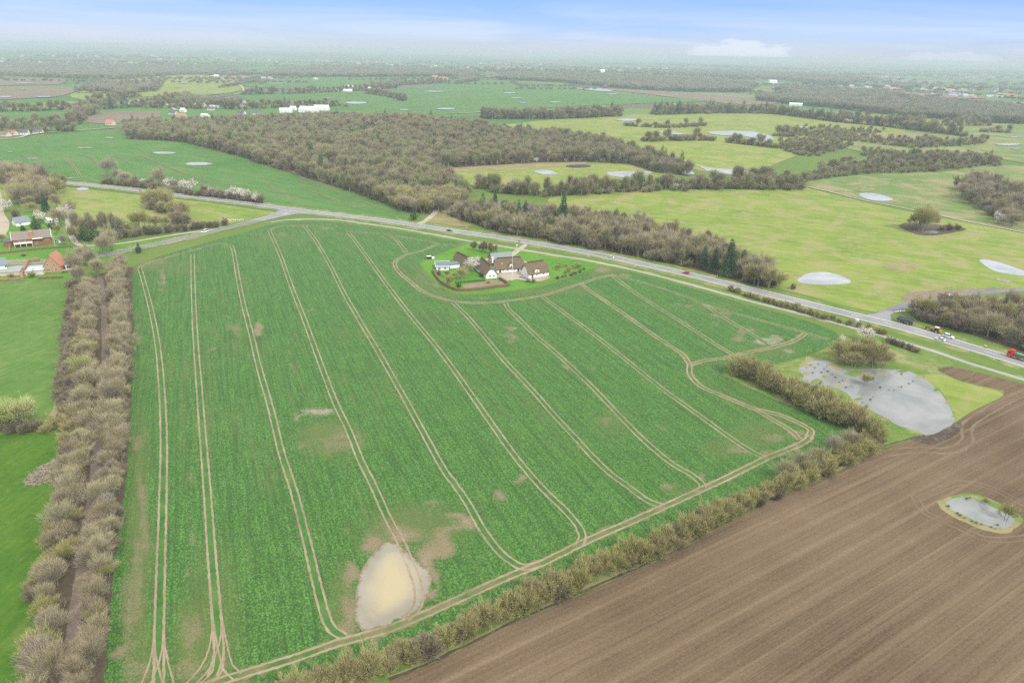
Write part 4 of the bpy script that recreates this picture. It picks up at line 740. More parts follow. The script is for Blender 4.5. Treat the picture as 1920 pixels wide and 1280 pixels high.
# one stuff object of instanced trees (points -> instances), for woods nobody could count
PCOL = {}
def pcol(kinds):
    key = '+'.join(kinds)
    if key not in PCOL:
        c = bpy.data.collections.new('tree_kinds_' + str(len(PCOL))); PCOL[key] = (c, 0); n = 0
        for k in kinds:
            for (_, _, me) in PROTO[k]:
                o = bpy.data.objects.new('k%03d' % n, me); c.objects.link(o); n += 1
        PCOL[key] = (c, n)
    return PCOL[key]
def mass(name, pts, kinds, weights=None, scale=1.0, label=None, smin=.75, smax=1.25, kind='stuff', zoff=-.1):
    if len(pts) == 0: return
    c, n = pcol(kinds); idl = []; k0 = 0
    for k in kinds: idl.append(list(range(k0, k0 + len(PROTO[k])))); k0 += len(PROTO[k])
    wts = np.array(weights or [1] * len(kinds), float); wts /= wts.sum(); ks = rng.choice(len(kinds), len(pts), p=wts); ids = np.array([random.choice(idl[k]) for k in ks])
    V = np.column_stack([pts, H(pts[:, 0], pts[:, 1]) + zoff]); me = bpy.data.meshes.new(name); me.vertices.add(len(V)); me.vertices.foreach_set('co', V.astype(np.float32).ravel())
    for nm, arr, ty in (('pick', ids, 'INT'), ('size', scale * rng.uniform(smin, smax, len(V)), 'FLOAT'), ('turn', rng.uniform(0, 6.283, len(V)), 'FLOAT')):
        a = me.attributes.new(nm, ty, 'POINT'); a.data.foreach_set('value', np.asarray(arr, dtype=np.int32 if ty == 'INT' else np.float32))
    o = bpy.data.objects.new(name, me); C.objects.link(o); tag(o, label=label, kind=kind)
    g = bpy.data.node_groups.new(name, 'GeometryNodeTree'); g.interface.new_socket('Geometry', in_out='INPUT', socket_type='NodeSocketGeometry'); g.interface.new_socket('Geometry', in_out='OUTPUT', socket_type='NodeSocketGeometry')
    gi = g.nodes.new('NodeGroupInput'); go = g.nodes.new('NodeGroupOutput'); ip = g.nodes.new('GeometryNodeInstanceOnPoints'); ci = g.nodes.new('GeometryNodeCollectionInfo')
    ci.inputs['Collection'].default_value = c; ci.inputs['Separate Children'].default_value = True; ci.inputs['Reset Children'].default_value = True
    def na(nm, ty):
        q = g.nodes.new('GeometryNodeInputNamedAttribute'); q.data_type = ty; q.inputs['Name'].default_value = nm; return q.outputs['Attribute']
    cx = g.nodes.new('ShaderNodeCombineXYZ'); g.links.new(na('turn', 'FLOAT'), cx.inputs[2])
    g.links.new(gi.outputs[0], ip.inputs['Points']); g.links.new(ci.outputs[0], ip.inputs['Instance']); ip.inputs['Pick Instance'].default_value = True
    g.links.new(na('pick', 'INT'), ip.inputs['Instance Index']); g.links.new(cx.outputs[0], ip.inputs['Rotation']); g.links.new(na('size', 'FLOAT'), ip.inputs['Scale']); g.links.new(ip.outputs[0], go.inputs[0])
    md = o.modifiers.new('trees', 'NODES'); md.node_group = g; return o

def pick(v, tab):
    for lim, s in tab:
        if v > lim: return s
    return tab[-1][1]
def sized(o, lo='low', mid='middling', hi='tall', cut=(.93, 1.07), base=1.0):
    """put the size of this very copy into its label"""
    r = o.scale[2] / base; o['label'] = o['label'].replace('SIZE', lo if r < cut[0] else (hi if r > cut[1] else mid)); return o

# ------------------------------------------------------------------ planting
# the double hedgerow along the lane on the left
G1 = 'bare trees in the double row beside the muddy lane'
east = [(218, 503), (224, 560), (226, 620), (226, 700), (218, 780), (210, 860), (201, 936), (188, 1034), (174, 1132), (160, 1249), (144, 1400)]
west = [(170, 545), (171, 600), (169, 660), (167, 720), (160, 780), (148, 860), (136, 936), (120, 1034), (106, 1132), (90, 1249), (64, 1400)]
west2 = [(152, 560), (150, 620), (146, 680), (146, 740), (146, 790), (132, 860), (122, 936), (104, 1034), (90, 1132), (76, 1249)]
for k, (x, y) in enumerate(along(east, 3.2, 1.3)):
    sc_ = .86 if y > 180 else .70
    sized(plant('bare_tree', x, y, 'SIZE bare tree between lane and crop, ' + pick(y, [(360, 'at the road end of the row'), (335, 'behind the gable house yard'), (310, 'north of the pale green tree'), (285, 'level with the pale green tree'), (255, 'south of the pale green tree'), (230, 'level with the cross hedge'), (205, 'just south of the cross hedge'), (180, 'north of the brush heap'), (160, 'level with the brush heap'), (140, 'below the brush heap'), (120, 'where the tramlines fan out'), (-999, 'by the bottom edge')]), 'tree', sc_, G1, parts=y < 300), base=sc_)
for k, (x, y) in enumerate(along(west, 3.3, 1.3)):
    kd = 'bare_tree' if random.random() < .72 else 'budding_tree'
    sc_ = .84 if y > 180 else .76
    sized(plant(kd, x, y, 'SIZE ' + ('brown' if kd == 'bare_tree' else 'olive') + ' tree between lane and meadow, ' + pick(y, [(330, 'behind the gable house'), (285, 'north of the pale green tree'), (230, 'north of the cross hedge'), (180, 'south of the cross hedge'), (150, 'touching the brush heap'), (115, 'below the brush heap'), (-999, 'by the bottom edge')]), 'tree', sc_, G1, parts=y < 300), base=sc_)
for k, (x, y) in enumerate(along(west2, 3.6, 1.2)):
    kd = random.choice(['budding_tree', 'hedge_shrub', 'bare_tree', 'thicket_shrub']); sc_ = {'budding_tree': .62, 'hedge_shrub': 1.0, 'bare_tree': .55, 'thicket_shrub': 1.0}[kd]
    sized(plant(kd, x, y, 'SIZE ' + {'budding_tree': 'olive', 'hedge_shrub': 'yellowish', 'bare_tree': 'brown', 'thicket_shrub': 'dark'}[kd] + ' bush on the meadow edge of the hedgerow, ' + pick(y, [(300, 'behind the houses'), (230, 'north of the cross hedge'), (180, 'by the brush heap'), (140, 'below the brush heap'), (-999, 'near the bottom')]), 'bush', sc_, 'bushes on the meadow edge of the hedgerow', parts=y < 220, name='edge_bush'), base=sc_)
for k, (x, y) in enumerate(along([(226, 505), (231, 560), (234, 640), (235, 700), (228, 780), (220, 860), (211, 936), (197, 1034), (183, 1132), (170, 1249)], 3.4, .9)):
    kd = random.choice(['budding_tree', 'bare_tree', 'thicket_shrub']); sc_ = {'budding_tree': .6, 'bare_tree': .55, 'thicket_shrub': 1.0}[kd]
    sized(plant(kd, x, y, 'SIZE ' + {'budding_tree': 'olive', 'bare_tree': 'brown', 'thicket_shrub': 'dark'}[kd] + ' bush on the crop edge of the hedgerow, ' + pick(y, [(300, 'near the road'), (230, 'north of the cross hedge'), (180, 'level with the brush heap'), (140, 'below the brush heap'), (-999, 'near the bottom')]), 'bush', sc_, 'bushes on the crop edge of the hedgerow', parts=y < 220, name='edge_bush'), base=sc_)
for k, (x, y) in enumerate(along([(140, 540), (136, 600), (130, 660), (122, 740), (140, 790)], 3.4, .8)):
    plant('thicket_shrub', x, y, 'dark brown shrub at the field edge west of the lane', 'shrub', .95, 'dark shrubs west of the hedgerow lane', name='field_edge_shrub')  # the ordinary dark thicket shrub, of no particular species
plant('leafing_tree', *P(160, 712), 'pale yellow green tree standing out among the brown hedgerow', 'tree', .95, parts=True)
plant('leafing_tree', *P(48, 803), 'large round tree with fresh yellow green leaves on the cross hedge', 'tree', 1.25, parts=True, var=0).scale = (1.35, 1.35, 1.3)
plant('leafing_tree', *P(22, 806), 'yellow green tree at the western end of the cross hedge', 'tree', .85, parts=True, var=1)
plant('hedge_shrub', *P(150, 785), 'green budding shrub where the cross hedge meets the lane', 'shrub', 1.3, parts=True)
for (x, y) in along([(-60, 808), (0, 806), (60, 808), (110, 805), (150, 795)], 3.2, .5):
    plant('hedge_shrub' if random.random() < .5 else 'thicket_shrub', x, y, 'shrub in the short cross hedge between the two grass fields', 'shrub', .9, 'shrubs of the cross hedge')
for p in [(140, 455), (157, 492), (170, 500), (198, 478), (210, 470), (185, 520), (145, 520), (150, 535)]:
    plant('bare_tree', *P(*p), 'tall bare tree at the northern end of the hedgerow by the road', 'tree', 1.3, 'bare trees at the road end of the hedgerow')
plant('evergreen_shrub', *P(260, 474), 'small dense shrub on the verge where the hedgerow meets the road', 'shrub', 1.0)

# hedge between crop and ploughed field
S = [(400, 1375), (480, 1336), (560, 1305), (640, 1278), (730, 1246), (830, 1206), (920, 1162), (1010, 1124), (1100, 1083), (1180, 1049), (1256, 1018), (1334, 977), (1425, 935), (1491, 901), (1545, 876), (1600, 852), (1635, 832)]
for rowo, st in ((0, 2.4), (1, 2.8)):
    pts = along([(x + 4 * rowo, y + (9 * rowo)) for x, y in S], st, .6)
    for (x, y) in pts:
        kd = random.choice(['hedge_shrub', 'hedge_shrub', 'hedge_shrub', 'budding_tree', 'thicket_shrub'])
        sc_ = {'hedge_shrub': 1.0, 'budding_tree': .62, 'thicket_shrub': .9}[kd]
        sized(plant(kd, x, y, 'SIZE ' + {'hedge_shrub': 'yellowish', 'budding_tree': 'olive', 'thicket_shrub': 'dark brown'}[kd] + ' bush beside the ploughed field, ' + pick(x, [(95, 'at the pond end'), (70, 'below the last curved tramline'), (45, 'near the right tramline turns'), (20, 'near the middle tramline turns'), (0, 'right of the largest bush'), (-20, 'right of the muddy puddle'), (-999, 'at the bottom edge')]) + (', crop side' if rowo == 0 else ', plough side'), 'bush', sc_, 'bushes of the hedge along the ploughed field', parts=y < 260, name='hedge_bush'), base=sc_)
plant('budding_tree', *P(990, 1128), 'largest bushy tree in the hedge along the ploughed field', 'tree', 1.05, parts=True, var=0)
for p, s in [((1500, 880), .85), ((1530, 870), .8), ((1470, 900), .85), ((1560, 855), .9), ((1590, 848), .9)]:
    plant('bare_tree', *P(*p), 'grey brown tree at the eastern end of the ploughed field hedge', 'tree', s, 'grey brown trees closing the hedge', parts=True)

# hedge west of the flooded pond
for (x, y) in np.vstack([along([(1378, 702), (1410, 712), (1450, 733), (1500, 760), (1550, 785), (1600, 805), (1640, 830)], 3.0, .6), along([(1395, 696), (1440, 722), (1490, 742), (1540, 765), (1590, 790), (1630, 818)], 3.4, .8)]):
    kd = random.choice(['hedge_shrub', 'budding_tree', 'hedge_shrub']); sized(plant(kd, x, y, 'SIZE ' + {'hedge_shrub': 'yellowish', 'budding_tree': 'olive'}[kd] + ' bush in the hedge west of the flooded pond, ' + pick(y, [(258, 'at its far end'), (225, 'in its middle'), (-999, 'at its near end')]), 'bush', {'hedge_shrub': 1.45, 'budding_tree': .95}[kd], 'bushes of the hedge by the pond', parts=y < 300, name='pond_hedge_bush'), base={'hedge_shrub': 1.45, 'budding_tree': .95}[kd])
for p in [(1590, 678), (1612, 684), (1635, 690), (1655, 688), (1600, 662), (1622, 665), (1645, 672), (1578, 668), (1570, 680), (1600, 690), (1630, 680)]:
    plant(random.choice(['thicket_shrub', 'budding_tree']), *P(*p), 'brown willow bush on the northern shore of the pond', 'bush', random.uniform(1.2, 1.6), 'willow bushes on the north shore of the pond', parts=True, zs=1.1)
plant('blossom_tree', *P(1622, 640), 'white flowering tree beside the cycle path above the pond', 'tree', .85, parts=True, var=0)
plant('blossom_tree', *P(1578, 640), 'small white flowering bush at the crop corner', 'bush', .45, parts=True, var=1)
plant('budding_tree', *P(1622, 722), 'lone bare willow standing in the flooded pond', 'tree', .72, parts=True, var=1, z=0)
plant('budding_tree', *P(1452, 712), 'grey green bush standing between hedge and pond', 'bush', .7, parts=True)
for (x, y) in along([(1660, 640), (1690, 650), (1715, 660)], 2.6, .8): plant('thicket_shrub', x, y, 'low scrubby bush between cycle path and pond', 'bush', .6, 'low bushes between path and pond')
plant('budding_tree', *P(1885, 975), 'sparse bush drooping over the small round field pond', 'bush', .55, parts=True)
plant('budding_tree', *P(1846, 945), 'small dark bush at the back of the field pond', 'bush', .35, parts=True)
for (x, y) in along([(1368, 545), (1420, 562), (1480, 578), (1540, 596), (1600, 612), (1625, 618), (1655, 628)], 2.4, .6):
    plant('hedge_shrub', x, y, 'low shrub in the strip between main road and cycle path', 'shrub', .62, 'roadside shrubs between road and cycle path')

# roadside thicket north of the main road
TH = [(838, 402), (870, 393), (900, 394), (950, 398), (1010, 404), (1080, 412), (1180, 428), (1260, 447), (1340, 474), (1400, 500), (1450, 525), (1458, 538), (1430, 540), (1370, 524), (1280, 500), (1200, 483), (1140, 472), (1060, 458), (980, 444), (930, 436), (905, 425), (880, 418)]
_sp = [np.array(P(*q)) for q in ((1318, 504), (1338, 510), (1364, 519))]
def clear_of(pts, r=8.0):
    return np.array([q for q in pts if all(np.hypot(*(q - s * f)) > r for s in _sp for f in (1.0, .985, .965, .95))])
pts = clear_of(scatter(TH, 7.2)); pts = pts[np.argsort(np.hypot(pts[:, 0], pts[:, 1]))]
for k, (x, y) in enumerate(pts[:230]):
    edge = random.random(); kd = 'bare_tree' if edge < .4 else ('slender_tree' if edge < .72 else ('thicket_shrub' if edge < .86 else 'budding_tree'))
    sc_ = {'bare_tree': 1.35, 'slender_tree': 1.05, 'thicket_shrub': 1.7, 'budding_tree': 1.35}[kd]
    sized(plant(kd, x, y, 'SIZE ' + {'bare_tree': 'spreading brown tree', 'slender_tree': 'thin bare tree', 'thicket_shrub': 'dark brown bush', 'budding_tree': 'olive tree'}[kd] + ' in the roadside thicket, ' + pick(x, [(115, 'beyond the three spruces'), (85, 'opposite the red car'), (55, 'opposite the white car'), (20, 'opposite the farm drive'), (-15, 'behind the farm'), (-999, 'by the gravel track mouth')]), 'tree', sc_, 'trees of the roadside thicket', name='thicket_tree'), base=sc_)
mass('thicket_undergrowth', clear_of(np.vstack([pts[230:], scatter(TH, 6.0)]), 6.0), ['forest_tree', 'forest_shrub', 'forest_pole_tree'], [1, 4, 2], .9)
for p, s in [((1318, 504), 1.5), ((1338, 510), 1.6), ((1364, 519), 1.7)]:
    plant('conifer', *P(*p), {1.5: 'westernmost of the three dark spruces at the end of the thicket', 1.6: 'middle one of the three dark spruces at the end of the thicket', 1.7: 'easternmost and tallest dark spruce at the end of the thicket'}[s], 'spruce', s, 'three spruces by the road', parts=True)
for p, s in [((985, 422), .75), ((1055, 430), .75), ((905, 400), .65), ((928, 405), .65), ((1022, 426), .55), ((972, 428), .6), ((942, 416), .6)]:
    plant('conifer', *P(*p), {985: 'dark spruce rising above the thicket near the oak belt bend', 1055: 'easternmost dark evergreen standing out of the roadside thicket', 905: 'westernmost dark evergreen at the head of the thicket', 928: 'second dark evergreen from the west in the thicket', 1022: 'dark evergreen low in the thicket opposite the farm drive', 972: 'small dark evergreen at the road side of the thicket', 942: 'dark evergreen in the thicket behind the grey roofed barn'}[p[0]], 'conifer', s * 2.2, 'dark evergreens in the roadside thicket')
for (x, y) in along([(1395, 528), (1420, 534), (1440, 540), (1458, 540)], 5, 1.5): plant('budding_tree', x, y, 'pale bare tree at the eastern tip of the roadside thicket', 'tree', 1.6, 'pale trees at the thicket tip')
plant('blossom_tree', *P(1380, 508), 'white blossoming tree behind the three spruces', 'tree', 1.1)
plant('evergreen_shrub', *P(776, 413), 'lone round bush beside the track mouth north of the road', 'bush', 1.2)
plant('thicket_shrub', *P(1487, 542), 'single small bush on the verge by the oval meadow pond', 'bush', .6)

# right: thicket south of the side road
TR2 = [(1700, 585), (1730, 575), (1780, 572), (1850, 575), (1940, 590), (1975, 600), (1975, 676), (1960, 672), (1890, 650), (1830, 630), (1770, 612), (1725, 602)]
pts = scatter(TR2, 6.2)
for (x, y) in pts[:150]:
    kd = random.choice(['bare_tree', 'budding_tree', 'thicket_shrub']); sc_ = {'bare_tree': 1.05, 'budding_tree': 1.2, 'thicket_shrub': 1.6}[kd]; sized(plant(kd, x, y, 'SIZE ' + {'bare_tree': 'brown', 'budding_tree': 'olive', 'thicket_shrub': 'dark'}[kd] + ' bush of the thicket inside the road fork, ' + pick(x, [(262, 'outside the right edge'), (236, 'above the red lorry'), (212, 'above the parked white car'), (-999, 'above the tipper trailer')]), 'bush', sc_, 'bushes of the eastern thicket', name='fork_thicket_bush'), base=sc_)
plant('conifer', *P(1876, 598), 'single dark evergreen above the eastern thicket', 'evergreen', .95)
plant('evergreen_shrub', *P(1812, 600), 'dark green bush low in the eastern thicket', 'bush', .9)
# meadow clumps
for p in [(1722, 432), (1735, 433), (1728, 436), (1742, 430), (1716, 428)]:
    plant('budding_tree', *P(*p), 'grey green willow in the clump on the dark hollow of the meadow', 'willow', 2.1, 'willow clump in the east meadow')
for p in [(1765, 432), (1780, 432), (1795, 431)]: plant('thicket_shrub', *P(*p), 'low brown scrub at the wet hollow in the meadow', 'scrub', 1.1, 'scrub at the meadow hollow')
for (x, y) in scatter([(1795, 352), (1825, 340), (1860, 348), (1890, 368), (1935, 395), (1935, 432), (1890, 428), (1860, 412), (1820, 392), (1800, 372)], 9.0):
    kd = random.choice(['bare_tree', 'thicket_shrub', 'slender_tree']); sc_ = {'bare_tree': 1.5, 'thicket_shrub': 2.4, 'slender_tree': 1.0}[kd]; sized(plant(kd, x, y, 'SIZE ' + {'bare_tree': 'brown spreading', 'thicket_shrub': 'dark bushy', 'slender_tree': 'thin'}[kd] + ' tree of the copse in the east meadow, ' + pick(y, [(560, 'back row'), (520, 'middle'), (480, 'near the gravel track'), (-999, 'track side')]), 'tree', sc_, 'trees of the meadow copse', name='copse_tree'), base=sc_)
for p in [(1802, 358), (1812, 368), (1818, 376), (1872, 420), (1876, 362)]: plant('blossom_tree', *P(*p), 'small white blossoming bush at the edge of the meadow copse', 'bush', 1.2, 'white bushes around the meadow copse')

# left: roadside blossom row and trees
for p, s, l in [((208, 334), 1.5, 'large round bare tree at the western end of the roadside row'), ((235, 345), .9, None), ((255, 350), .9, None), ((300, 352), 1.1, None), ((330, 357), .9, None), ((400, 368), .8, None), ((385, 366), .7, None), ((220, 340), .9, None), ((415, 370), .8, None), ((282, 352), .8, None)]:
    plant('bare_tree', *P(*p), l or 'bare tree in the row along the northern side of the main road', 'tree', s * 1.45, None if l else 'bare trees in the roadside row')
for (x, y) in along([(200, 345), (280, 354), (360, 365), (430, 373), (488, 380)], 4.2, 1.0): plant('thicket_shrub', x, y, 'low dark shrub under the roadside row by the wheat field', 'shrub', 1.3, 'low shrubs under the roadside row')
for p, s, l in [((353, 361), 1.15, 'roundest and whitest blossoming tree of the roadside row'), ((318, 356), .85, 'cream blossoming tree left of the roundest white one'), ((275, 350), .7, 'small blossoming tree hidden between bare roadside trees'), ((398, 368), .6, 'white bush right of the roundest blossoming tree'), ((430, 372), .75, 'white blossom bush in the middle of the low white run'), ((445, 374), .8, 'wide white blossom bush in the low run by the road'), ((460, 376), .75, 'white blossom bush towards the right end of the low run'), ((480, 380), .75, 'last white blossom bush of the run beside the road')]:
    plant('blossom_tree', *P(*p), l, 'tree', s * 1.65)
for (x, y) in scatter([(275, 380), (310, 378), (335, 400), (365, 420), (350, 428), (320, 418), (290, 398)], 7.0): plant('thicket_shrub' if random.random() < .5 else 'budding_tree', x, y, 'brown bush in the round clump between the two roads', 'bush', 1.7, 'bushes of the clump between the roads')
for (x, y) in along([(150, 448), (200, 448), (250, 444), (300, 438), (360, 430), (415, 424)], 4.0, 1.5): plant('thicket_shrub', x, y, 'low dark shrub along the curved gravel track', 'shrub', 1.2, 'low shrubs by the gravel track')
for (x, y) in along([(148, 444), (180, 445), (220, 441), (225, 446)], 4.2, 1.5): plant('slender_tree', x, y, 'thin pale bare tree in the screen beside the gravel track', 'tree', 1.35, 'thin bare trees beside the gravel track')
for p in [(155, 450), (170, 452), (185, 448), (205, 449), (213, 450), (222, 449)]: plant('evergreen_shrub', *P(*p), 'dark ivy green bush under the thin bare trees', 'bush', 1.5, 'dark bushes under the thin trees', zs=1.2)
for p, s in [((265, 436), 1.0), ((290, 430), .8), ((310, 428), .75), ((240, 440), .7)]: plant('budding_tree', *P(*p), 'spreading bare tree between the gravel track and the meadow', 'tree', s * 1.9, 'spreading trees by the gravel track')
for p, s, l in [((125, 410), 1.15, 'large white blossoming tree beside the farm track'), ((16, 398), .9, 'white blossoming tree by the pebble garden'), ((75, 415), .8, 'white blossoming shrub over the pale shed')]: plant('blossom_tree', *P(*p), l, 'tree', s * 1.6)
plant('conifer', *P(88, 400), 'tall grey green spruce behind the brick house', 'spruce', 1.15); plant('conifer', *P(45, 438), 'broad dark conifer close behind the brick house', 'conifer', .95, zs=.8); plant('evergreen_shrub', *P(70, 432), 'dark leafy bush behind the brick house roof', 'bush', 1.5); plant('evergreen_shrub', *P(98, 430), 'lower leafy bush right behind the brick house gable', 'bush', 1.1)
for p in [(115, 425), (135, 408)]: plant('bare_tree', *P(*p), 'dark bare tree beside the bend of the farm track', 'tree', 1.4, 'bare trees at the track bend')
for (x, y) in scatter([(-40, 333), (0, 330), (60, 325), (90, 345), (110, 352), (110, 370), (85, 385), (40, 392), (20, 380), (40, 360), (0, 345), (-40, 350)], 7.5):
    kd = random.choice(['bare_tree', 'budding_tree', 'thicket_shrub']); sc_ = {'bare_tree': 1.6, 'budding_tree': 1.5, 'thicket_shrub': 1.7}[kd]; sized(plant(kd, x, y, 'SIZE ' + {'bare_tree': 'brown', 'budding_tree': 'olive', 'thicket_shrub': 'dark bushy'}[kd] + ' tree of the wood behind the brick house, ' + pick(-x, [(520, 'cut by the left edge'), (470, 'its left part'), (430, 'its middle'), (-999, 'beside the main road')]), 'tree', sc_, 'trees of the garden wood', name='garden_wood_tree'), base=sc_)
for (x, y) in along([(80, 352), (100, 356), (120, 352)], 5, 2): plant('slender_tree', x, y, 'tall thin bare tree where the main road leaves the wood', 'tree', 1.2, 'thin trees at the road edge of the wood')
# farm garden
plant('blossom_tree', *P(887, 507), 'pear tree with white blossom beside the thatched wing', 'tree', 1.05, parts=True)
for p, s, l in [((843, 538), .85, 'low round apple tree in the corner of the farm garden'), ((865, 524), .9, 'wide apple tree in the middle of the farm garden'), ((838, 520), .65, 'small apple tree behind the flat shed')]: plant('budding_tree', *P(*p), l, 'tree', s, parts=True)
plant('evergreen_shrub', *P(860, 540), 'round green shrub in the kitchen garden', 'shrub', .55); plant('evergreen_shrub', *P(902, 519), 'green shrub against the wall of the thatched wing', 'shrub', .6)
for (x, y) in along([(886, 470), (900, 472), (915, 475), (932, 478)], 1.5, .6): plant('slender_tree', x, y, 'upright bare hedge shrub on the lawn behind the farm', 'shrub', .55, 'upright bare shrubs behind the farm')
for (x, y) in scatter([(1035, 497), (1060, 496), (1090, 500), (1085, 510), (1050, 518), (1040, 512)], 5): plant('budding_tree', x, y, 'young thin fruit tree in the small orchard', 'tree', .42, 'young orchard trees')
for (x, y) in along([(1045, 522), (1060, 519), (1075, 515), (1095, 506)], 3, .5): plant('thicket_shrub', x, y, 'low ragged shrub along the orchard edge', 'shrub', .35, 'low shrubs along the orchard edge')

# more planting round the houses on the left
for p, k_, s, l in [((5, 455), 'budding_tree', .8, 'bushy tree at the left edge beside the brick house'), ((110, 440), 'budding_tree', .8, 'olive tree between brick house and farm track'), ((120, 462), 'bare_tree', .8, 'brown tree at the garden corner by the farm track'), ((60, 520), 'hedge_shrub', .7, 'green shrub on the lawn left of the gable house'), ((22, 521), 'hedge_shrub', .8, 'yellowish shrub before the tin roofed shed'), ((140, 500), 'bare_tree', 1.1, 'tall tree right of the timber deck'), ((62, 400), 'budding_tree', 1.3, 'broad olive tree above the white cottage'), ((30, 408), 'thicket_shrub', 1.6, 'dark bush left of the white cottage'), ((102, 428), 'blossom_tree', .8, 'white flowering bush by the pale shed'), ((108, 395), 'bare_tree', 1.3, 'brown tree above the large blossoming tree'), ((45, 480), 'thicket_shrub', .6, 'low shrub on the bank under the brick house'), ((880, 515), 'budding_tree', .7, 'spreading tree on the lawn beside the thatched wing'), ((852, 522), 'budding_tree', .6, 'small olive tree in the farm garden'), ((822, 516), 'thicket_shrub', .6, 'dark bush at the corner of the white shed'), ((915, 531), 'hedge_shrub', .4, 'tiny shrub in the kitchen garden'), ((1000, 530), 'hedge_shrub', .45, 'low shrub before the stone enclosure'), ((990, 529), 'thicket_shrub', .4, 'dark low shrub in the stone enclosure')]:
    plant(k_, *P(*p), l, 'tree' if 'tree' in k_ else 'shrub', s)
# ------------------------------------------------------------------ woods
FOREST = [(232, 240), (300, 238), (420, 232), (520, 228), (640, 226), (760, 228), (850, 235), (930, 248), (1000, 254), (1090, 260), (1160, 275), (1210, 294), (1255, 308), (1300, 325), (1290, 332), (1230, 324), (1180, 308), (1100, 304), (1000, 306), (900, 312), (835, 316), (800, 318), (830, 333), (865, 352), (882, 368), (860, 386), (830, 396), (800, 403), (780, 404), (700, 374), (600, 341), (540, 323), (470, 302), (420, 286), (370, 274), (300, 264), (240, 261)]
fw = np.array([P(*p) for p in FOREST]); pts = scatter(None, 6.6, fw); pts = pts[np.argsort(np.hypot(pts[:, 0], pts[:, 1]))]
for (x, y) in pts[:70]:
    kd = random.choice(['bare_tree', 'budding_tree', 'budding_tree']); sc_ = 1.5; sized(plant(kd, x, y, 'SIZE ' + ('brown' if kd == 'bare_tree' else 'olive') + ' round tree at the near corner of the large wood, ' + pick(y, [(600, 'inner row'), (560, 'middle'), (-999, 'by the gravel track')]), 'tree', sc_, 'trees at the near corner of the wood', name='wood_edge_tree'), base=sc_)
mass('woodland', pts[70:], ['forest_tree', 'forest_pole_tree', 'forest_conifer', 'forest_shrub', 'forest_blossom'], [60, 40, 4.5, 10, 1.6], 1.12, smin=.6, smax=1.3)
sheet('woodland_floor', None, m_litter, 2.2, cell=25, world=fw)
sheet('woodland_floor', TH, m_litter, 2.85, cell=12)
sheet('woodland_floor', TR2, m_litter, 2.3, cell=12)
def belt(name, pix, step, kinds, wts, scale=1.0, rows=2, gap=5.0, jit=2.0):
    ps = []; step = step * .62; scale = scale * 1.45; gap = gap * .8
    for r_ in range(rows):
        w_ = catmull(np.array([P(*p) for p in pix]), False, 5) if len(pix) > 2 else np.array([P(*p) for p in pix]); q = resample(w_, step); q = q + (0, gap * (r_ - (rows - 1) / 2)); ps.append(q + rng.normal(0, jit, q.shape))
    mass(name, np.vstack(ps), kinds, wts, scale)
FT = ['forest_tree', 'forest_shrub', 'forest_pole_tree', 'forest_conifer', 'forest_blossom']
belt('tree_belt', [(1010, 366), (1060, 364), (1110, 362), (1160, 358), (1200, 356), (1260, 354), (1320, 353), (1380, 353), (1440, 354), (1490, 354)], 6, FT, [2, 5, 1, .0, .1], .8, 3, 9, 3)
belt('tree_belt', [(900, 352), (950, 362), (1000, 366)], 8, FT, [2, 3, 1, .1, 0], .9, 2, 8, 3)
belt('tree_belt', [(1380, 340), (1440, 338), (1500, 345)], 8, FT, [2, 5, 0, .1, 0], .9, 3, 12, 4)
for poly, sp, sc in [([(1512, 340), (1560, 333), (1640, 326), (1760, 322), (1875, 312), (1870, 300), (1780, 295), (1700, 300), (1620, 305), (1560, 312), (1515, 330)], 9, .85), ([(1460, 272), (1520, 268), (1600, 272), (1560, 285), (1530, 295), (1490, 290), (1465, 282)], 10, .85), ([(1460, 258), (1500, 256), (1560, 262), (1620, 268), (1720, 280), (1840, 272), (1850, 266), (1740, 266), (1640, 262), (1560, 250), (1480, 248)], 11, .85),
    ([(1620, 285), (1700, 292), (1800, 297), (1780, 302), (1680, 300), (1610, 292)], 10, .7), ([(1450, 256), (1470, 250), (1490, 252), (1490, 258)], 9, 1.1), ([(1500, 240), (1600, 246), (1660, 248), (1640, 252), (1560, 250)], 12, .8)]:
    mass('scrub_thicket', scatter(poly, sp * .72), FT, [2, 6, .6, .05, .1], sc * 1.1)
belt('tree_belt', [(1460, 215), (1500, 220), (1560, 228), (1640, 236), (1700, 243), (1760, 250), (1800, 255)], 9, FT, [4, 3, 1, 1.2, .3], 1.0, 3, 12, 4)
belt('tree_belt', [(1570, 222), (1640, 228), (1700, 232), (1760, 236), (1850, 236)], 10, FT, [4, 3, 1, .3, .1], .9, 2, 12, 4)
belt('tree_belt', [(1210, 265), (1260, 264), (1335, 264)], 8, FT, [1, 6, 0, 0, 0], .9, 2, 8, 2); belt('tree_belt', [(1365, 268), (1410, 273), (1455, 278)], 8, FT, [1, 6, 0, 0, 0], .9, 2, 8, 2)
belt('tree_belt', [(1170, 236), (1240, 240), (1320, 236)], 9, FT, [1, 6, 0, 0, 0], .8, 2, 10, 4)
belt('tree_belt', [(905, 222), (1000, 222), (1100, 220), (1160, 217)], 8, FT, [3, 3, 1, .1, 0], 1.1, 4, 14, 4); belt('tree_belt', [(1225, 215), (1300, 213), (1380, 212), (1450, 214)], 9, FT, [3, 3, 1, .8, 0], 1.1, 4, 14, 4)
belt('tree_belt', [(1840, 248), (1895, 250)], 9, FT, [1, 5, 0, 0, 0], .8, 2, 8, 3)
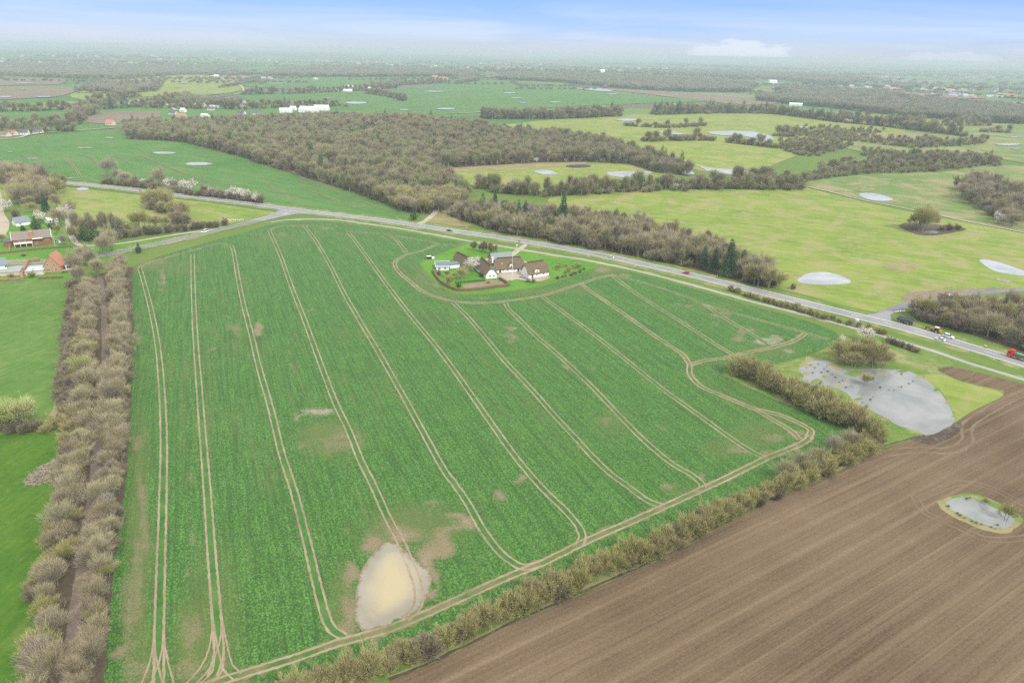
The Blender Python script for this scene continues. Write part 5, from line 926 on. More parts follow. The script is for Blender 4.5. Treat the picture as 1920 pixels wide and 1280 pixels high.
# hedges and belts of the north-west
for q in ([(0, 240), (60, 240), (110, 236), (160, 232)], [(0, 252), (60, 250), (110, 246), (130, 248)], [(130, 235), (150, 222), (180, 212)], [(0, 210), (60, 209), (140, 206), (210, 200)], [(190, 205), (260, 200), (330, 192)], [(170, 190), (210, 188), (240, 182)], [(270, 202), (330, 203), (400, 204), (450, 205)], [(290, 195), (320, 190), (360, 186)], [(455, 178), (560, 176), (680, 170), (740, 165)], [(700, 163), (760, 160), (840, 155)], [(690, 176), (740, 184), (755, 190)], [(250, 183), (240, 170), (235, 160)], [(460, 205), (520, 202), (640, 200)], [(330, 200), (400, 198), (470, 200)], [(180, 165), (230, 165), (300, 160)]):
    belt('hedge_belt', q, 12, FT, [4, 4, 1, .15, .1], 1.0, 2, 12, 6)
# far woods and farmland trees to the horizon
def farwood(poly, sp, sc=1.2): mass('far_wood', scatter(poly, sp), ['far_clump'], None, sc)
for poly, sp in [([(930, 150), (1050, 155), (1150, 165), (1260, 172), (1400, 174), (1420, 162), (1340, 152), (1200, 146), (1080, 142), (960, 140)], 20), ([(1420, 190), (1500, 198), (1600, 207), (1700, 220), (1850, 230), (2100, 240), (2100, 225), (1920, 210), (1820, 198), (1700, 190), (1600, 184), (1500, 178), (1430, 182)], 18),
    ([(1450, 170), (1520, 168), (1640, 175), (1700, 184), (1620, 186), (1500, 180)], 20), ([(0, 142), (60, 145), (140, 148), (220, 150), (330, 142), (450, 138), (440, 128), (300, 126), (150, 122), (0, 124)], 24), ([(500, 142), (600, 145), (740, 144), (900, 146), (880, 134), (700, 128), (520, 132)], 22), ([(1260, 140), (1380, 146), (1500, 152), (1620, 156), (1600, 146), (1400, 136), (1280, 132)], 26), ([(1480, 152), (1600, 160), (1580, 150)], 24),
    ([(150, 175), (230, 178), (300, 172), (280, 162), (200, 160)], 22), ([(340, 198), (440, 200), (450, 192), (350, 190)], 18), ([(860, 158), (900, 152), (860, 146)], 20)]:
    farwood(poly, sp)
ps = []
rq = np.random.default_rng(5)
for _ in range(430):
    d = 2600 * (9 ** rq.random()); a = rq.uniform(-.75, .75); x, y = d * math.sin(a), d * math.cos(a); th = rq.choice([.2, 1.75, .5, 2.0]) + rq.normal(0, .2); L = rq.uniform(80, 420) * (1 + d / 9000); n_ = int(L / (18 * (1 + d / 12000)))
    t_ = np.linspace(-.5, .5, max(n_, 2))[:, None] * L; ps.append(np.array([[x, y]]) + t_ * np.array([[math.cos(th), math.sin(th)]]) + rq.normal(0, 4, (max(n_, 2), 2)))
mass('farmland_hedges', np.vstack(ps), ['far_clump'], None, .75)
ps = []
for _ in range(60):
    d = 3600 * (6 ** rq.random()); a = rq.uniform(-.75, .75); x, y = d * math.sin(a), d * math.cos(a); n_ = int(rq.uniform(10, 60)); ps.append(np.array([[x, y]]) + rq.normal(0, 1, (n_, 2)) * (220 * (1 + d / 8000), 70 * (1 + d / 8000)))
mass('far_copses', np.vstack(ps), ['far_clump'], None, 1.2)

# ------------------------------------------------------------------ buildings
def mt(n, c, **k): return MATS.get(n) or flat(n, c, **k)
W_WHITE = mt('white_lime_wall', (.78, .78, .75)); M_THATCH = mt('mossy_thatch', (.145, .108, .07), rough=.98, var=.45, scale=.9, bump=.6); M_THATCH2 = mt('straw_thatch', (.21, .145, .085), rough=.98, var=.3, scale=.9, bump=.6)
M_GREYROOF = mt('grey_fibre_cement', (.20, .225, .235), var=.1, scale=.4); M_BLUEROOF = mt('blue_grey_felt', (.13, .17, .21), var=.12, scale=.4); M_BRICK = mt('red_brick', (.30, .105, .06), var=.3, scale=2.0); M_BRICKO = mt('orange_brick', (.42, .25, .15), var=.22, scale=2.0)
M_BROWNROOF = mt('brown_concrete_tile', (.20, .165, .135), var=.1, scale=.5); M_REDTILE = mt('red_clay_tile', (.42, .185, .115), var=.18, scale=.8); M_DARKTILE = mt('dark_slate_roof', (.10, .11, .125), var=.15, scale=.5)
M_WHITE = mt('white_paint', (.80, .80, .78), var=.04, rough=.5); M_GLASS = mt('window_glass', (.025, .03, .035), rough=.12, var=.3, spec=.6); M_WOOD = mt('weathered_timber', (.42, .27, .13), var=.25, scale=2); M_GREEN = mt('green_door_paint', (.03, .09, .06), rough=.5)
M_STEEL = mt('white_steel_sheet', (.72, .74, .75), rough=.45, var=.05); M_PALEROOF = mt('pale_steel_roof', (.62, .64, .65), rough=.5, var=.06, scale=.3); M_SOFT = mt('plain_render', (.62, .58, .50), var=.08)
def solid(name, mat, parent, quads, thick=None):
    V, Fc = [], []
    for q in quads: n = len(V); V += [tuple(p) for p in q]; Fc.append(tuple(range(n, n + len(q))))
    o = mesh_obj(name, V, Fc, mat, parent=parent)
    b = bmesh.new(); b.from_mesh(o.data); bmesh.ops.remove_doubles(b, verts=b.verts, dist=.001); bmesh.ops.recalc_face_normals(b, faces=b.faces); b.to_mesh(o.data); b.free()
    if thick: md = o.modifiers.new('thickness', 'SOLIDIFY'); md.thickness = thick; md.offset = 0
    return o
def boxv(x0, y0, z0, x1, y1, z1):
    p = [(x0, y0, z0), (x1, y0, z0), (x1, y1, z0), (x0, y1, z0), (x0, y0, z1), (x1, y0, z1), (x1, y1, z1), (x0, y1, z1)]
    return [[p[i] for i in f] for f in ((3, 2, 1, 0), (4, 5, 6, 7), (0, 1, 5, 4), (1, 2, 6, 5), (2, 3, 7, 6), (3, 0, 4, 7))]
def box(name, mat, parent, *c, bevel=0):
    """c: one or more six-number boxes joined into one part"""
    qs = []
    for b in c: qs += boxv(*b)
    V, Fc = [], []
    for q in qs: n = len(V); V += q; Fc.append((n, n + 1, n + 2, n + 3))
    o = mesh_obj(name, V, Fc, mat, parent=parent)
    if bevel:
        b = bmesh.new(); b.from_mesh(o.data); bmesh.ops.remove_doubles(b, verts=b.verts, dist=1e-4); b.to_mesh(o.data); b.free(); md = o.modifiers.new('edge', 'BEVEL'); md.width = bevel; md.segments = 2
    return o
def house(name, label, cat, pa, pb, W, wh, rh, wall=None, roof=None, hip=0.0, eave=.5, wins=(), doors=(), chims=(), thick=.3, gable=None, L=None, frame=None, group=None, flat_=False, world=None):
    """pa, pb: pixels of the near wall's foot at its two ends; W depth away from the camera; wins: (side, u, z, w, h)"""
    a = np.array(P(*pa)); b = np.array(P(*pb)) if pb is not None else None
    if world: a, b = np.array(world[0]), np.array(world[1])
    ang = math.atan2(b[1] - a[1], b[0] - a[0]); L = L or float(np.hypot(*(b - a))); wall, roof = wall or W_WHITE, roof or M_THATCH
    e = empty(name, (a[0], a[1], hz(*a) + .05), ang); tag(e, label, cat, group)
    t = wh + rh
    if flat_: solid('wall', wall, e, boxv(0, 0, 0, L, W, wh)); box('roof', roof, e, (-eave, -eave, wh + .002, L + eave, W + eave, wh + .3))
    else:
        ends = [[(0, 0, 0), (0, W, 0), (0, W, wh), (0, W / 2, t), (0, 0, wh)], [(L, 0, 0), (L, W, 0), (L, W, wh), (L, W / 2, t), (L, 0, wh)]]
        if hip: ends = [[(x, 0, 0), (x, W, 0), (x, W, wh), (x, W / 2 + W / 2 * hip, t - rh * hip - .05), (x, W / 2 - W / 2 * hip, t - rh * hip - .05), (x, 0, wh)] for x in (0, L)]
        solid('wall', wall, e, [[(0, 0, 0), (L, 0, 0), (L, 0, wh), (0, 0, wh)], [(0, W, 0), (L, W, 0), (L, W, wh), (0, W, wh)]] + (ends if not gable else []))
        if gable: solid('gable', gable, e, ends)
        s = rh / (W / 2); ez = wh - eave * s; f = hip; hx = f * W / 2 * .9; q = .12
        yf, zf = W / 2 * (1 - f), t - rh * f
        fr = [(-eave, -eave, ez + q), (L + eave, -eave, ez + q)] + ([(L + eave, yf, zf + q), (L - hx, W / 2, t + q), (hx, W / 2, t + q), (-eave, yf, zf + q)] if f else [(L + eave, W / 2, t + q), (-eave, W / 2, t + q)])
        bk = [(x, W - y, z_) for x, y, z_ in fr]; fs = [fr, bk]
        if f: fs += [[(L + eave, yf, zf + q), (L + eave, W - yf, zf + q), (L - hx, W / 2, t + q)], [(-eave, yf, zf + q), (-eave, W - yf, zf + q), (hx, W / 2, t + q)]]
        ro = solid('roof', roof, e, fs, thick)
        if thick > .25: box('roof_ridge', mt('heather_ridge', (.07, .055, .04)), e, (hx, W / 2 - .45, t + .12, L - hx, W / 2 + .45, t + .5), bevel=.15)
    fm = frame or M_WHITE
    def opening(nm, side, u, z0, w_, h_, mat, glass):
        d = .06
        if side == 'front': bx = lambda u0, u1, z_0, z_1, o1, o2: (u0, -o2, z_0, u1, -o1, z_1)
        elif side == 'back': bx = lambda u0, u1, z_0, z_1, o1, o2: (u0, W + o1, z_0, u1, W + o2, z_1)
        elif side == 'left': bx = lambda u0, u1, z_0, z_1, o1, o2: (-o2, u0, z_0, -o1, u1, z_1)
        else: bx = lambda u0, u1, z_0, z_1, o1, o2: (L + o1, u0, z_0, L + o2, u1, z_1)
        k = .1
        fo = box(nm, mat, e, bx(u, u + w_, z0, z0 + k, .002, d), bx(u, u + w_, z0 + h_ - k, z0 + h_, .002, d), bx(u, u + k, z0 + k, z0 + h_ - k, .002, d), bx(u + w_ - k, u + w_, z0 + k, z0 + h_ - k, .002, d), *([bx(u + w_ / 2 - k / 2, u + w_ / 2 + k / 2, z0 + k, z0 + h_ - k, .002, d)] if w_ > 1 else []))
        box('pane' if glass else 'leaf', M_GLASS if glass else mat, fo, bx(u + k, u + w_ - k, z0 + k, z0 + h_ - k, .004, d * .5))
    for w_ in wins: opening('window', *w_, fm, True)
    for dr in doors: opening('door', *dr, M_GREEN if wall is W_WHITE else fm, False)
    for (u, v, w_, h_, mat) in chims: box('chimney', mat, e, (u - w_ / 2, v - w_ / 2, t - rh * .5, u + w_ / 2, v + w_ / 2, t + h_))
    return e
# the thatched farm
h = house('farmhouse', 'long white farmhouse with brown thatched roof on the paved courtyard', 'farmhouse', (931, 512), (982, 508.5), 7.5, 2.6, 5.2, hip=.35, eave=.55, thick=.35,
      wins=[('front', 3.8, 1.0, 1.0, 1.0), ('front', 6.2, 1.0, 1.0, 1.0), ('front', 10.6, 1.0, 1.1, 1.0), ('right', 3, 1.0, 1.2, 1.0)], doors=[('front', 1.6, .05, 1.2, 2.1), ('front', 12.8, .05, 1.2, 2.2)], chims=[(-1.5, 3.75, .8, 1.0, W_WHITE)])
box('dormer', W_WHITE, h, (8.0, -.08, 2.3, 9.9, 2.0, 4.9)); box('dormer_window', M_GLASS, h, (8.5, -.12, 2.7, 9.4, -.085, 3.9)); solid('dormer_roof', M_THATCH, h, [[(7.6, -.5, 4.7), (8.95, -.5, 5.9), (8.95, 3.2, 5.9), (7.6, 3.2, 4.7)], [(10.3, -.5, 4.7), (8.95, -.5, 5.9), (8.95, 3.2, 5.9), (10.3, 3.2, 4.7)]], .3)
box('roof_window', mt('pale_roof_window', (.55, .42, .30)), h, (3.0, 1.35, 4.6, 4.4, 1.5, 5.3))
a, b = np.array(P(911, 523)), np.array(P(932, 521)); wd = float(np.hypot(*(b - a))); ux = (b - a) / wd; nrm = np.array([-ux[1], ux[0]]); LW = 19.0
house('farmhouse_wing', 'white gabled thatched wing standing at the left of the courtyard', 'farm wing', None or (911, 523), (897, 507), wd, 2.7, 4.6, hip=.4, eave=.55, thick=.35, world=(tuple(a + nrm * LW), tuple(a)),
      wins=[('right', 1.9, 1.0, 1.15, 1.0), ('right', 4.2, 1.0, 1.15, 1.0), ('front', 3, 1, 1, 1), ('front', 9, 1, 1, 1)])
h = house('thatched_barn', 'white thatched barn with a wall gable right of the courtyard', 'barn', (991, 522), (1029, 516.5), 9.0, 2.6, 5.4, hip=.35, eave=.5, thick=.35, wins=[('front', 5.0, 1.0, .9, .9), ('front', 9.6, 1.0, .9, .9), ('left', 3, 1.1, .8, .8)], doors=[('front', 2.0, .05, 1.1, 2.0)])
box('wall_dormer', W_WHITE, h, (4.0, -.07, 2.3, 7.0, 2.2, 4.6)); box('dormer_window', M_GLASS, h, (5.2, -.11, 3.2, 5.9, -.075, 4.0)); solid('dormer_roof', M_THATCH2, h, [[(3.6, -.45, 4.4), (5.5, -.45, 5.7), (5.5, 3.4, 5.7), (3.6, 3.4, 4.4)], [(7.4, -.45, 4.4), (5.5, -.45, 5.7), (5.5, 3.4, 5.7), (7.4, 3.4, 4.4)]], .3)
a, b = np.array(P(872, 503.5)), np.array(P(886, 502)); wd = float(np.hypot(*(b - a))); ux = (b - a) / wd; nrm = np.array([-ux[1], ux[0]])
house('thatched_outhouse', 'small white outhouse with steep dark thatch between lawn and drive', 'outhouse', (872, 503), (857, 487), wd, 2.3, 4.2, hip=.2, eave=.45, thick=.35, world=(tuple(a + nrm * 14 + ux * -2.5), tuple(a)), wins=[('front', 3, .9, .9, .9), ('right', 1.4, .9, .9, .9)], chims=[(3, wd * .5, .7, .9, M_BRICK)])
house('machine_barn', 'barn with pale grey roof and orange brown gable behind the farmhouse', 'barn', (925, 498), (961, 494.5), 9.0, 3.0, 3.3, wall=W_WHITE, roof=M_GREYROOF, gable=M_WOOD, eave=.6, thick=.15, wins=[('left', 4, 1.2, 1.2, 1.0)], doors=[('front', 3, .05, 3, 2.8)])
h = house('garden_shed', 'low white shed with flat blue grey roof at the west of the garden', 'shed', (818, 507.5), (842, 507), 9.5, 2.5, .3, wall=W_WHITE, roof=M_BLUEROOF, eave=.4, flat_=True, wins=[('front', 1.2, .8, 1.4, 1.1), ('front', 4.6, .8, 1.4, 1.1)])
box('roof_edge', M_WHITE, h, (-.6, -.6, 2.45, 8.4, -.42, 2.9), (-.6, -.42, 2.45, -.42, 9.8, 2.9), (-.6, 9.9, 2.45, 8.4, 10.1, 2.9)); h = house('carport', 'open carport with grey flat roof joined to the white shed', 'carport', (844, 504), (862, 502), 5.5, 2.3, .25, wall=M_WHITE, roof=M_BLUEROOF, eave=.3, flat_=True, doors=[('front', .6, .05, 2.6, 2.0)])
def mast(name, label, cat, px, hgt, r=.09, mat=None):
    x, y = P(*px); e = empty(name, (x, y, hz(x, y))); tag(e, label, cat); V, Fc, T = [], [], []; tube(V, Fc, T, (0, 0, 0), (0, 0, hgt), r, r * .5, 8)
    mesh_obj('pole', V, Fc, mat or M_WHITE, parent=e); return e
e = mast('flagpole', 'tall white flagpole on the lawn before the farm courtyard', 'flagpole', (960, 526.5), 14.0, .13); mesh_obj('finial', *[(lambda: ([(0, 0, 14.0), (.14, 0, 14.15), (0, .14, 14.15), (-.14, 0, 14.15), (0, -.14, 14.15), (0, 0, 14.3)], [(0, 2, 1), (0, 3, 2), (0, 4, 3), (0, 1, 4), (5, 1, 2), (5, 2, 3), (5, 3, 4), (5, 4, 1)]))()[k] for k in (0, 1)], M_WHITE, parent=e)
def hedge(name, label, pix, w_, h_, mat, seed=0, cat='hedge'):
    """clipped hedge: a rough leafy wall along a line"""
    ln = resample(catmull(np.array([P(*p) for p in pix]), False, 5) if len(pix) > 2 else np.array([P(*p) for p in pix]), .5); t_ = np.gradient(ln, axis=0); t_ /= np.hypot(*t_.T)[:, None]; n = np.column_stack([-t_[:, 1], t_[:, 0]]); rg = np.random.default_rng(seed)
    prof = [(-.5, 0), (-.52, .55), (-.42, .95), (0, 1.02), (.42, .95), (.52, .55), (.5, 0)]; V, Fc = [], []
    for i, p in enumerate(ln):
        for (u, v) in prof:
            j = rg.normal(0, .06, 3); q = p + n[i] * u * w_; V.append((q[0] + j[0], q[1] + j[1], hz(*q) + .05 + max(v * h_ + j[2] * (v > 0), 0)))
    k = len(prof)
    for i in range(len(ln) - 1): Fc += [(i * k + q, i * k + q + 1, (i + 1) * k + q + 1, (i + 1) * k + q) for q in range(k - 1)]
    Fc += [tuple(range(k)), tuple(range((len(ln) - 1) * k, len(ln) * k))[::-1]]
    o = mesh_obj(name, V, Fc, mat); tag(o, label, cat); return o
M_BEECH = mt('brown_beech_hedge', (.15, .105, .06), var=.5, scale=3, bump=.8); M_BOX = mt('green_box_hedge', (.06, .10, .03), var=.5, scale=3, bump=.8); M_RUST = mt('rusty_beech_hedge', (.27, .16, .09), var=.4, scale=3, bump=.8)
hedge('beech_hedge', 'long brown clipped hedge curving round the farm garden', [(812, 509), (817, 518), (828, 531), (845, 541), (863, 545.5), (897, 543.5), (930, 539), (953, 536), (946, 529), (937, 524)], 1.2, 1.6, M_BEECH)
hedge('box_hedge', 'dark green clipped hedge between lawn and kitchen garden', [(854, 531.5), (880, 529), (909, 526.5)], .9, 1.0, M_BOX, 1)
for k, (x, y) in enumerate([(0, 0), (1, .4)]): pass
def stone_pile(): pass
e = empty('garden_wall', (*P(985, 528), .1)); tag(e, 'low stone enclosure with shrubs in front of the thatched barn', 'wall')
for i in range(22):
    f = i / 21; px = 975 + 33 * f if i < 12 else 975 + 33 * (1 - (i - 11) / 10.5); py = (520 + 8 * f) if i < 12 else 528.5 - 1.5 * ((i - 11) / 10.5); x, y = P(px, py); ex, ey, _ = e.location
    o = box('stone', mt('field_stone', (.28, .24, .21), var=.3), e, (x - ex - .35, y - ey - .3, 0, x - ex + .35, y - ey + .3, .55 + .2 * random.random()), bevel=.08); o.rotation_euler = (0, 0, 0)
x, y = P(801, 486); e = empty('bin_store', (x, y, 0), .3); tag(e, 'small black and white bin store at the corner of the farm lawn', 'bin store'); box('bin', mt('black_plastic', (.02, .02, .022), rough=.5), e, (0, 0, .3, 2.6, 1.6, 1.6), bevel=.05); box('lid', M_STEEL, e, (-.1, -.1, 1.61, 2.7, 1.7, 1.75)); box('frame', M_STEEL, e, (3.0, 0, 0, 4.6, 1.4, 1.1), bevel=.04)  # black bin with a lid and a pale frame beside it

# houses at the left edge
h = house('brick_house', 'long red brick house with brown tiled roof and white bargeboards', 'house', (27, 463.5), (97, 456.5), 12.0, 4.6, 3.6, wall=M_BRICK, roof=M_BROWNROOF, eave=.7, thick=.16,
      wins=[('front', 12.8, 2.6, 2.2, 1.2), ('front', 20.5, .6, 2.6, 1.3), ('front', 17.5, 2.7, 1.6, 1.0), ('front', 21.5, 2.9, 1.8, .9), ('front', 2.6, 2.7, 1.6, 1.1), ('front', 5.2, 2.7, 1.6, 1.1), ('front', 11.2, .5, 1.6, 1.3)], doors=[('front', 24.0, .05, 1.1, 2.1)])
Lh = float(np.hypot(*(np.array(P(27, 463.5)) - np.array(P(97, 456.5)))))
box('balcony', M_WHITE, h, (.4, -3.2, 2.2, 10.2, -.08, 2.4), (.4, -3.2, 2.41, 10.2, -3.1, 3.2), (.4, -3.1, 2.41, .5, -.1, 3.2), (10.1, -3.1, 2.41, 10.2, -.1, 3.2)); 
for k in range(4): box('balcony_post', M_WHITE, h, (.5 + 3.1 * k, -3.15, 0, .7 + 3.1 * k, -2.95, 2.19))
box('chimney', MATS['red_clay_tile'], h, (9.3, .6, 5.0, 11.0, 5.2, 8.6)); box('awning', M_WHITE, h, (10.4, -2.2, 4.35, 16.0, -.08, 4.5)); s_ = 3.6 / 6.0
for xx in (-.8, Lh + .62): solid('bargeboard', M_WHITE, h, [[(xx, -.75, 4.05), (xx + .18, -.75, 4.05), (xx + .18, 6.0, 8.45), (xx, 6.0, 8.45)], [(xx, -.75, 4.5), (xx + .18, -.75, 4.5), (xx + .18, 6.0, 8.75), (xx, 6.0, 8.75)], [(xx, 12.75, 4.05), (xx + .18, 12.75, 4.05), (xx + .18, 6.0, 8.45), (xx, 6.0, 8.45)], [(xx, 12.75, 4.5), (xx + .18, 12.75, 4.5), (xx + .18, 6.0, 8.75), (xx, 6.0, 8.75)]], .08)
box('brick_annexe', M_BRICK, h, (-5.0, 3.5, 0, -.05, 9.5, 3.0)); solid('annexe_roof', M_DARKTILE, h, [[(-5.4, 3.1, 2.9), (-.82, 3.1, 2.9), (-.82, 6.5, 4.6), (-5.4, 6.5, 4.6)], [(-5.4, 9.9, 2.9), (-.82, 9.9, 2.9), (-.82, 6.5, 4.6), (-5.4, 6.5, 4.6)]], .14)
e = mast('flagpole', 'white flagpole at the right gable of the red brick house', 'flagpole', (103.5, 462), 11.0, .11)
a, b = np.array(P(84, 511.5)), np.array(P(115.5, 510)); wd = float(np.hypot(*(b - a))); ux = (b - a) / wd; nrm = np.array([-ux[1], ux[0]])
house('gable_house', 'orange brick house showing its steep gable to the field', 'house', (84, 511), (84, 500), wd, 3.6, 6.2, wall=M_BRICKO, roof=M_REDTILE, eave=.35, thick=.16, frame=M_WHITE, world=(tuple(a + nrm * 11), tuple(a)),
      wins=[('right', wd * .17, 1.0, 1.6, 1.2), ('right', wd * .62, 1.0, 1.5, 1.2), ('right', wd * .20, 4.1, 1.0, 1.0), ('right', wd * .60, 4.1, 1.0, 1.0), ('front', 3, 1, 1.4, 1.2)], chims=[(7, wd / 2, .8, .5, M_BRICKO)])
h = house('flat_annexe', 'flat roofed extension with large blue framed windows by the gable house', 'annexe', (117, 506.5), (136, 505), 6.5, 2.9, .25, wall=M_WHITE, roof=M_DARKTILE, eave=.2, flat_=True, frame=mt('blue_frame', (.03, .05, .16)), wins=[('front', .6, .3, 1.2, 2.2), ('front', 2.4, .7, 2.2, 1.5), ('front', 5.0, .7, 1.8, 1.5)])
e = empty('timber_deck', (*P(116, 512), .1), math.atan2(*(np.array(P(138, 509)) - np.array(P(116, 512)))[::-1])); tag(e, 'yellow timber deck with railing below the blue framed windows', 'deck')
for k in range(12): box('plank', M_WOOD, e, (.02 + k * .75, 0, .8, .72 + k * .75, 2.6, .9))
box('railing', M_WOOD, e, (0, -.1, .8, 9.0, 0, 1.0), (0, -.1, 1.3, 9.0, 0, 1.45)); 
for k in range(5): box('post', M_WOOD, e, (k * 2.2, -.14, 0, k * 2.2 + .12, -.02, 1.7))
house('grey_garage', 'low garage with pale grey flat roof left of the gable house', 'garage', (49, 517), (82, 515), 9.0, 2.4, .2, wall=M_SOFT, roof=mt('pale_grey_felt', (.42, .45, .47), var=.06, scale=.4), eave=.25, flat_=True, doors=[('front', 1.0, .05, 2.4, 2.0)])
house('grey_roof_house', 'house with blue grey pitched roof cut by the left edge of the picture', 'house', (-22, 509), (14, 504), 10, 2.6, 2.8, wall=W_WHITE, roof=mt('blue_grey_tile', (.17, .20, .24), var=.1, scale=.5), eave=.5, thick=.16, wins=[('front', 3, .9, 1.5, 1.2), ('front', 8, .9, 1.5, 1.2)])
house('tin_roof_shed', 'old shed with grey green sheet roof and pinkish wall by the hedge', 'shed', (1, 518), (38, 516), 6.5, 2.0, 1.0, wall=mt('pink_render', (.62, .45, .36), var=.1), roof=mt('grey_green_sheet', (.24, .28, .26), var=.15, scale=.4), eave=.3, thick=.1)
hedge('beech_hedge', 'rusty brown clipped hedge between the two yards', [(75, 489), (55, 491), (50, 497), (45, 508), (41, 516), (43, 526)], 1.6, 1.7, M_RUST, 3)
hedge('beech_hedge', 'low brown hedge along the grass field under the houses', [(-80, 528), (0, 526), (40, 525)], 1.1, 1.2, M_RUST, 4); hedge('beech_hedge', 'short dark hedge in front of the gable house', [(72, 523), (95, 522), (118, 521)], 1.2, 1.2, M_BEECH, 5)
hedge('beech_hedge', 'brown hedge along the foot of the brick house garden', [(-80, 480), (0, 476), (60, 469), (133, 463)], 1.4, 1.3, M_BEECH, 6); hedge('beech_hedge', 'narrow brown hedge running down the brick house garden', [(15, 448), (18, 460), (18, 472)], .8, 1.0, M_RUST, 7)
house('white_cottage', 'small white cottage with blue grey roof among the conifers', 'cottage', (31, 425), (58, 421), 8, 2.6, 3.0, roof=mt('blue_grey_tile', (.2, .2, .2)), eave=.4, thick=.15, wins=[('front', 2, 1, 1.2, 1)])
house('pale_shed', 'pale shed half hidden by white blossom behind the brick house', 'shed', (92, 420), (110, 417), 6, 2.4, 1.6, wall=M_SOFT, roof=M_PALEROOF, eave=.3, thick=.12)
x, y = P(8, 446); o = bpy.data.objects.new('forsythia', proto_mesh('yellow_shrub', [leaves(np.random.default_rng(3).normal(0, .75, (900, 3)) * (1, 1, .8) + (0, 0, 1.3), .14, np.random.default_rng(4).random(900), np.random.default_rng(3))], [v_yellow])); C.objects.link(o); o.location = (x, y, 0); tag(o, 'bright yellow flowering shrub left of the brick house', 'shrub')

# far farms and villages
FARH = [
 (536, 212, 24, 14, 5, 4, 'w', 'p', 'white barn with pale roof at the left of the large farm'), (575, 212, 34, 20, 6, 6, 'w', 'p', 'largest white barn with a broad pale gable roof beyond the wood'), (602, 208, 30, 16, 6, 5, 'w', 'p', 'white barn standing right behind the largest barn'), (548, 207, 12, 10, 4, 4, 'w', 'p', 'small white barn between the two large ones'),
 (480, 216, 14, 9, 3.5, 4, 's', 'd', 'grey roofed cottage at the edge of the wood'), (450, 217, 16, 9, 3.5, 5, 'w', 'd', 'white cottage with dark slate roof by the wood'), (382, 220, 14, 8, 3, 3, 'w', 'p', 'white bungalow above the wood edge'), (337, 221, 18, 9, 3, 4, 's', 'r', 'red roofed farmhouse beside the lone spruce'), (322, 215, 14, 8, 3, 4, 's', 'd', 'dark roofed house by the bend of the country road'), (341, 211, 10, 8, 4, 4, 'w', 'p', 'white gabled house by the country road'),
 (204, 235, 12, 9, 3, 5, 's', 'r', 'small house with orange tiled roof at the corner of the wood'), (373, 200, 22, 12, 4, 3, 's', 'p', 'pale barn in the hamlet'), (400, 203, 20, 10, 3, 3, 'w', 'p', 'white long house in the hamlet'), (395, 207, 14, 8, 3, 3, 's', 'd', 'grey house at the lower edge of the hamlet'), (260, 195, 26, 12, 4, 4, 's', 'p', 'grey barn among trees west of the hamlet'), (240, 196, 14, 9, 4, 4, 'w', 'p', 'white house west of the grey barn'), (288, 196, 14, 9, 4, 4, 'w', 'd', 'white house at the tree line of the hamlet'),
 (425, 193, 40, 10, 4, 3, 'w', 'p', 'very long pale shed above the hamlet'), (455, 196, 12, 8, 4, 3, 'w', 'p', 'small white shed right of the long one'), (545, 201, 18, 9, 3, 3, 'w', 'p', 'low white building above the large farm'), (5, 256, 14, 8, 3, 3, 's', 'g', 'sand coloured house at the far left village'), (42, 253, 14, 8, 3, 4, 'w', 'd', 'white house at the far left village'), (70, 251, 12, 8, 3, 3, 's', 'd', 'dark roofed house at the far left village'), (20, 254, 12, 8, 3, 3, 's', 'r', 'tiled house at the far left village'),
 (405, 146, 24, 14, 6, 6, 's', 'p', 'pale farm building on the northern ridge'), (445, 147, 22, 14, 6, 6, 'w', 'd', 'white farm in the trees by the northern road'), (458, 139, 24, 14, 6, 6, 'w', 'r', 'white house with red roof beyond the northern road'), (655, 167, 26, 14, 6, 5, 'w', 'p', 'white farmhouse in the middle of the green plain'), (645, 172, 50, 10, 4, 3, 'w', 'p', 'long low white sheds in the green plain'), (692, 171, 8, 8, 8, 4, 'w', 'p', 'small white tower house in the green plain'),
 (1154, 208, 14, 10, 4, 6, 'w', 'r', 'house with bright orange roof at the end of the tree belt'), (1130, 205, 20, 10, 4, 3, 'w', 'p', 'white flat building in the tree belt'), (1252, 203, 20, 12, 4, 5, 's', 'r', 'red roofed farm among the trees of the belt'), (1268, 202, 14, 10, 4, 5, 's', 'r', 'smaller red roofed building of the belt farm'), (932, 219, 8, 8, 5, 3, 'w', 'p', 'tiny white pump house at the end of the belt'), (1492, 199, 34, 12, 5, 3, 'w', 'p', 'white industrial shed by the eastern wood'), (1487, 195, 14, 10, 6, 4, 'w', 'd', 'white silo house at the eastern wood'), (1130, 140, 24, 16, 16, 10, 'w', 'p', 'tall white mill rising over the distant woods'), (1450, 158, 40, 20, 12, 6, 'w', 'p', 'white barn in a clearing of the eastern woods'), (830, 152, 36, 18, 8, 8, 's', 'r', 'farm with reddish roofs north of the green plain'), (815, 148, 24, 16, 8, 6, 'w', 'r', 'house north of the green plain half behind trees'),
]
WM = {'w': W_WHITE, 's': M_SOFT}; RM = {'p': M_PALEROOF, 'd': M_DARKTILE, 'r': M_REDTILE, 'g': M_THATCH2}
for (px, py, L_, W_, wh_, rh_, wm, rm, lab) in FARH:
    a = np.array(P(px, py)); an = rng.choice([.05, -.15, .2, -.3]); d_ = np.array([math.cos(an), math.sin(an)]) * L_ / 2
    house('farm_building' if L_ > 16 else 'house', lab, 'barn' if L_ > 19 else 'house', None or (px, py), None or (px + 5, py), W_, wh_, rh_, wall=WM[wm], roof=RM[rm], eave=.3, thick=.2, world=(tuple(a - d_), tuple(a + d_)), wins=[('front', L_ * f, 1.0, 1.6, 1.4) for f in (.2, .45, .7)] if math.hypot(*a) < 2200 else ())
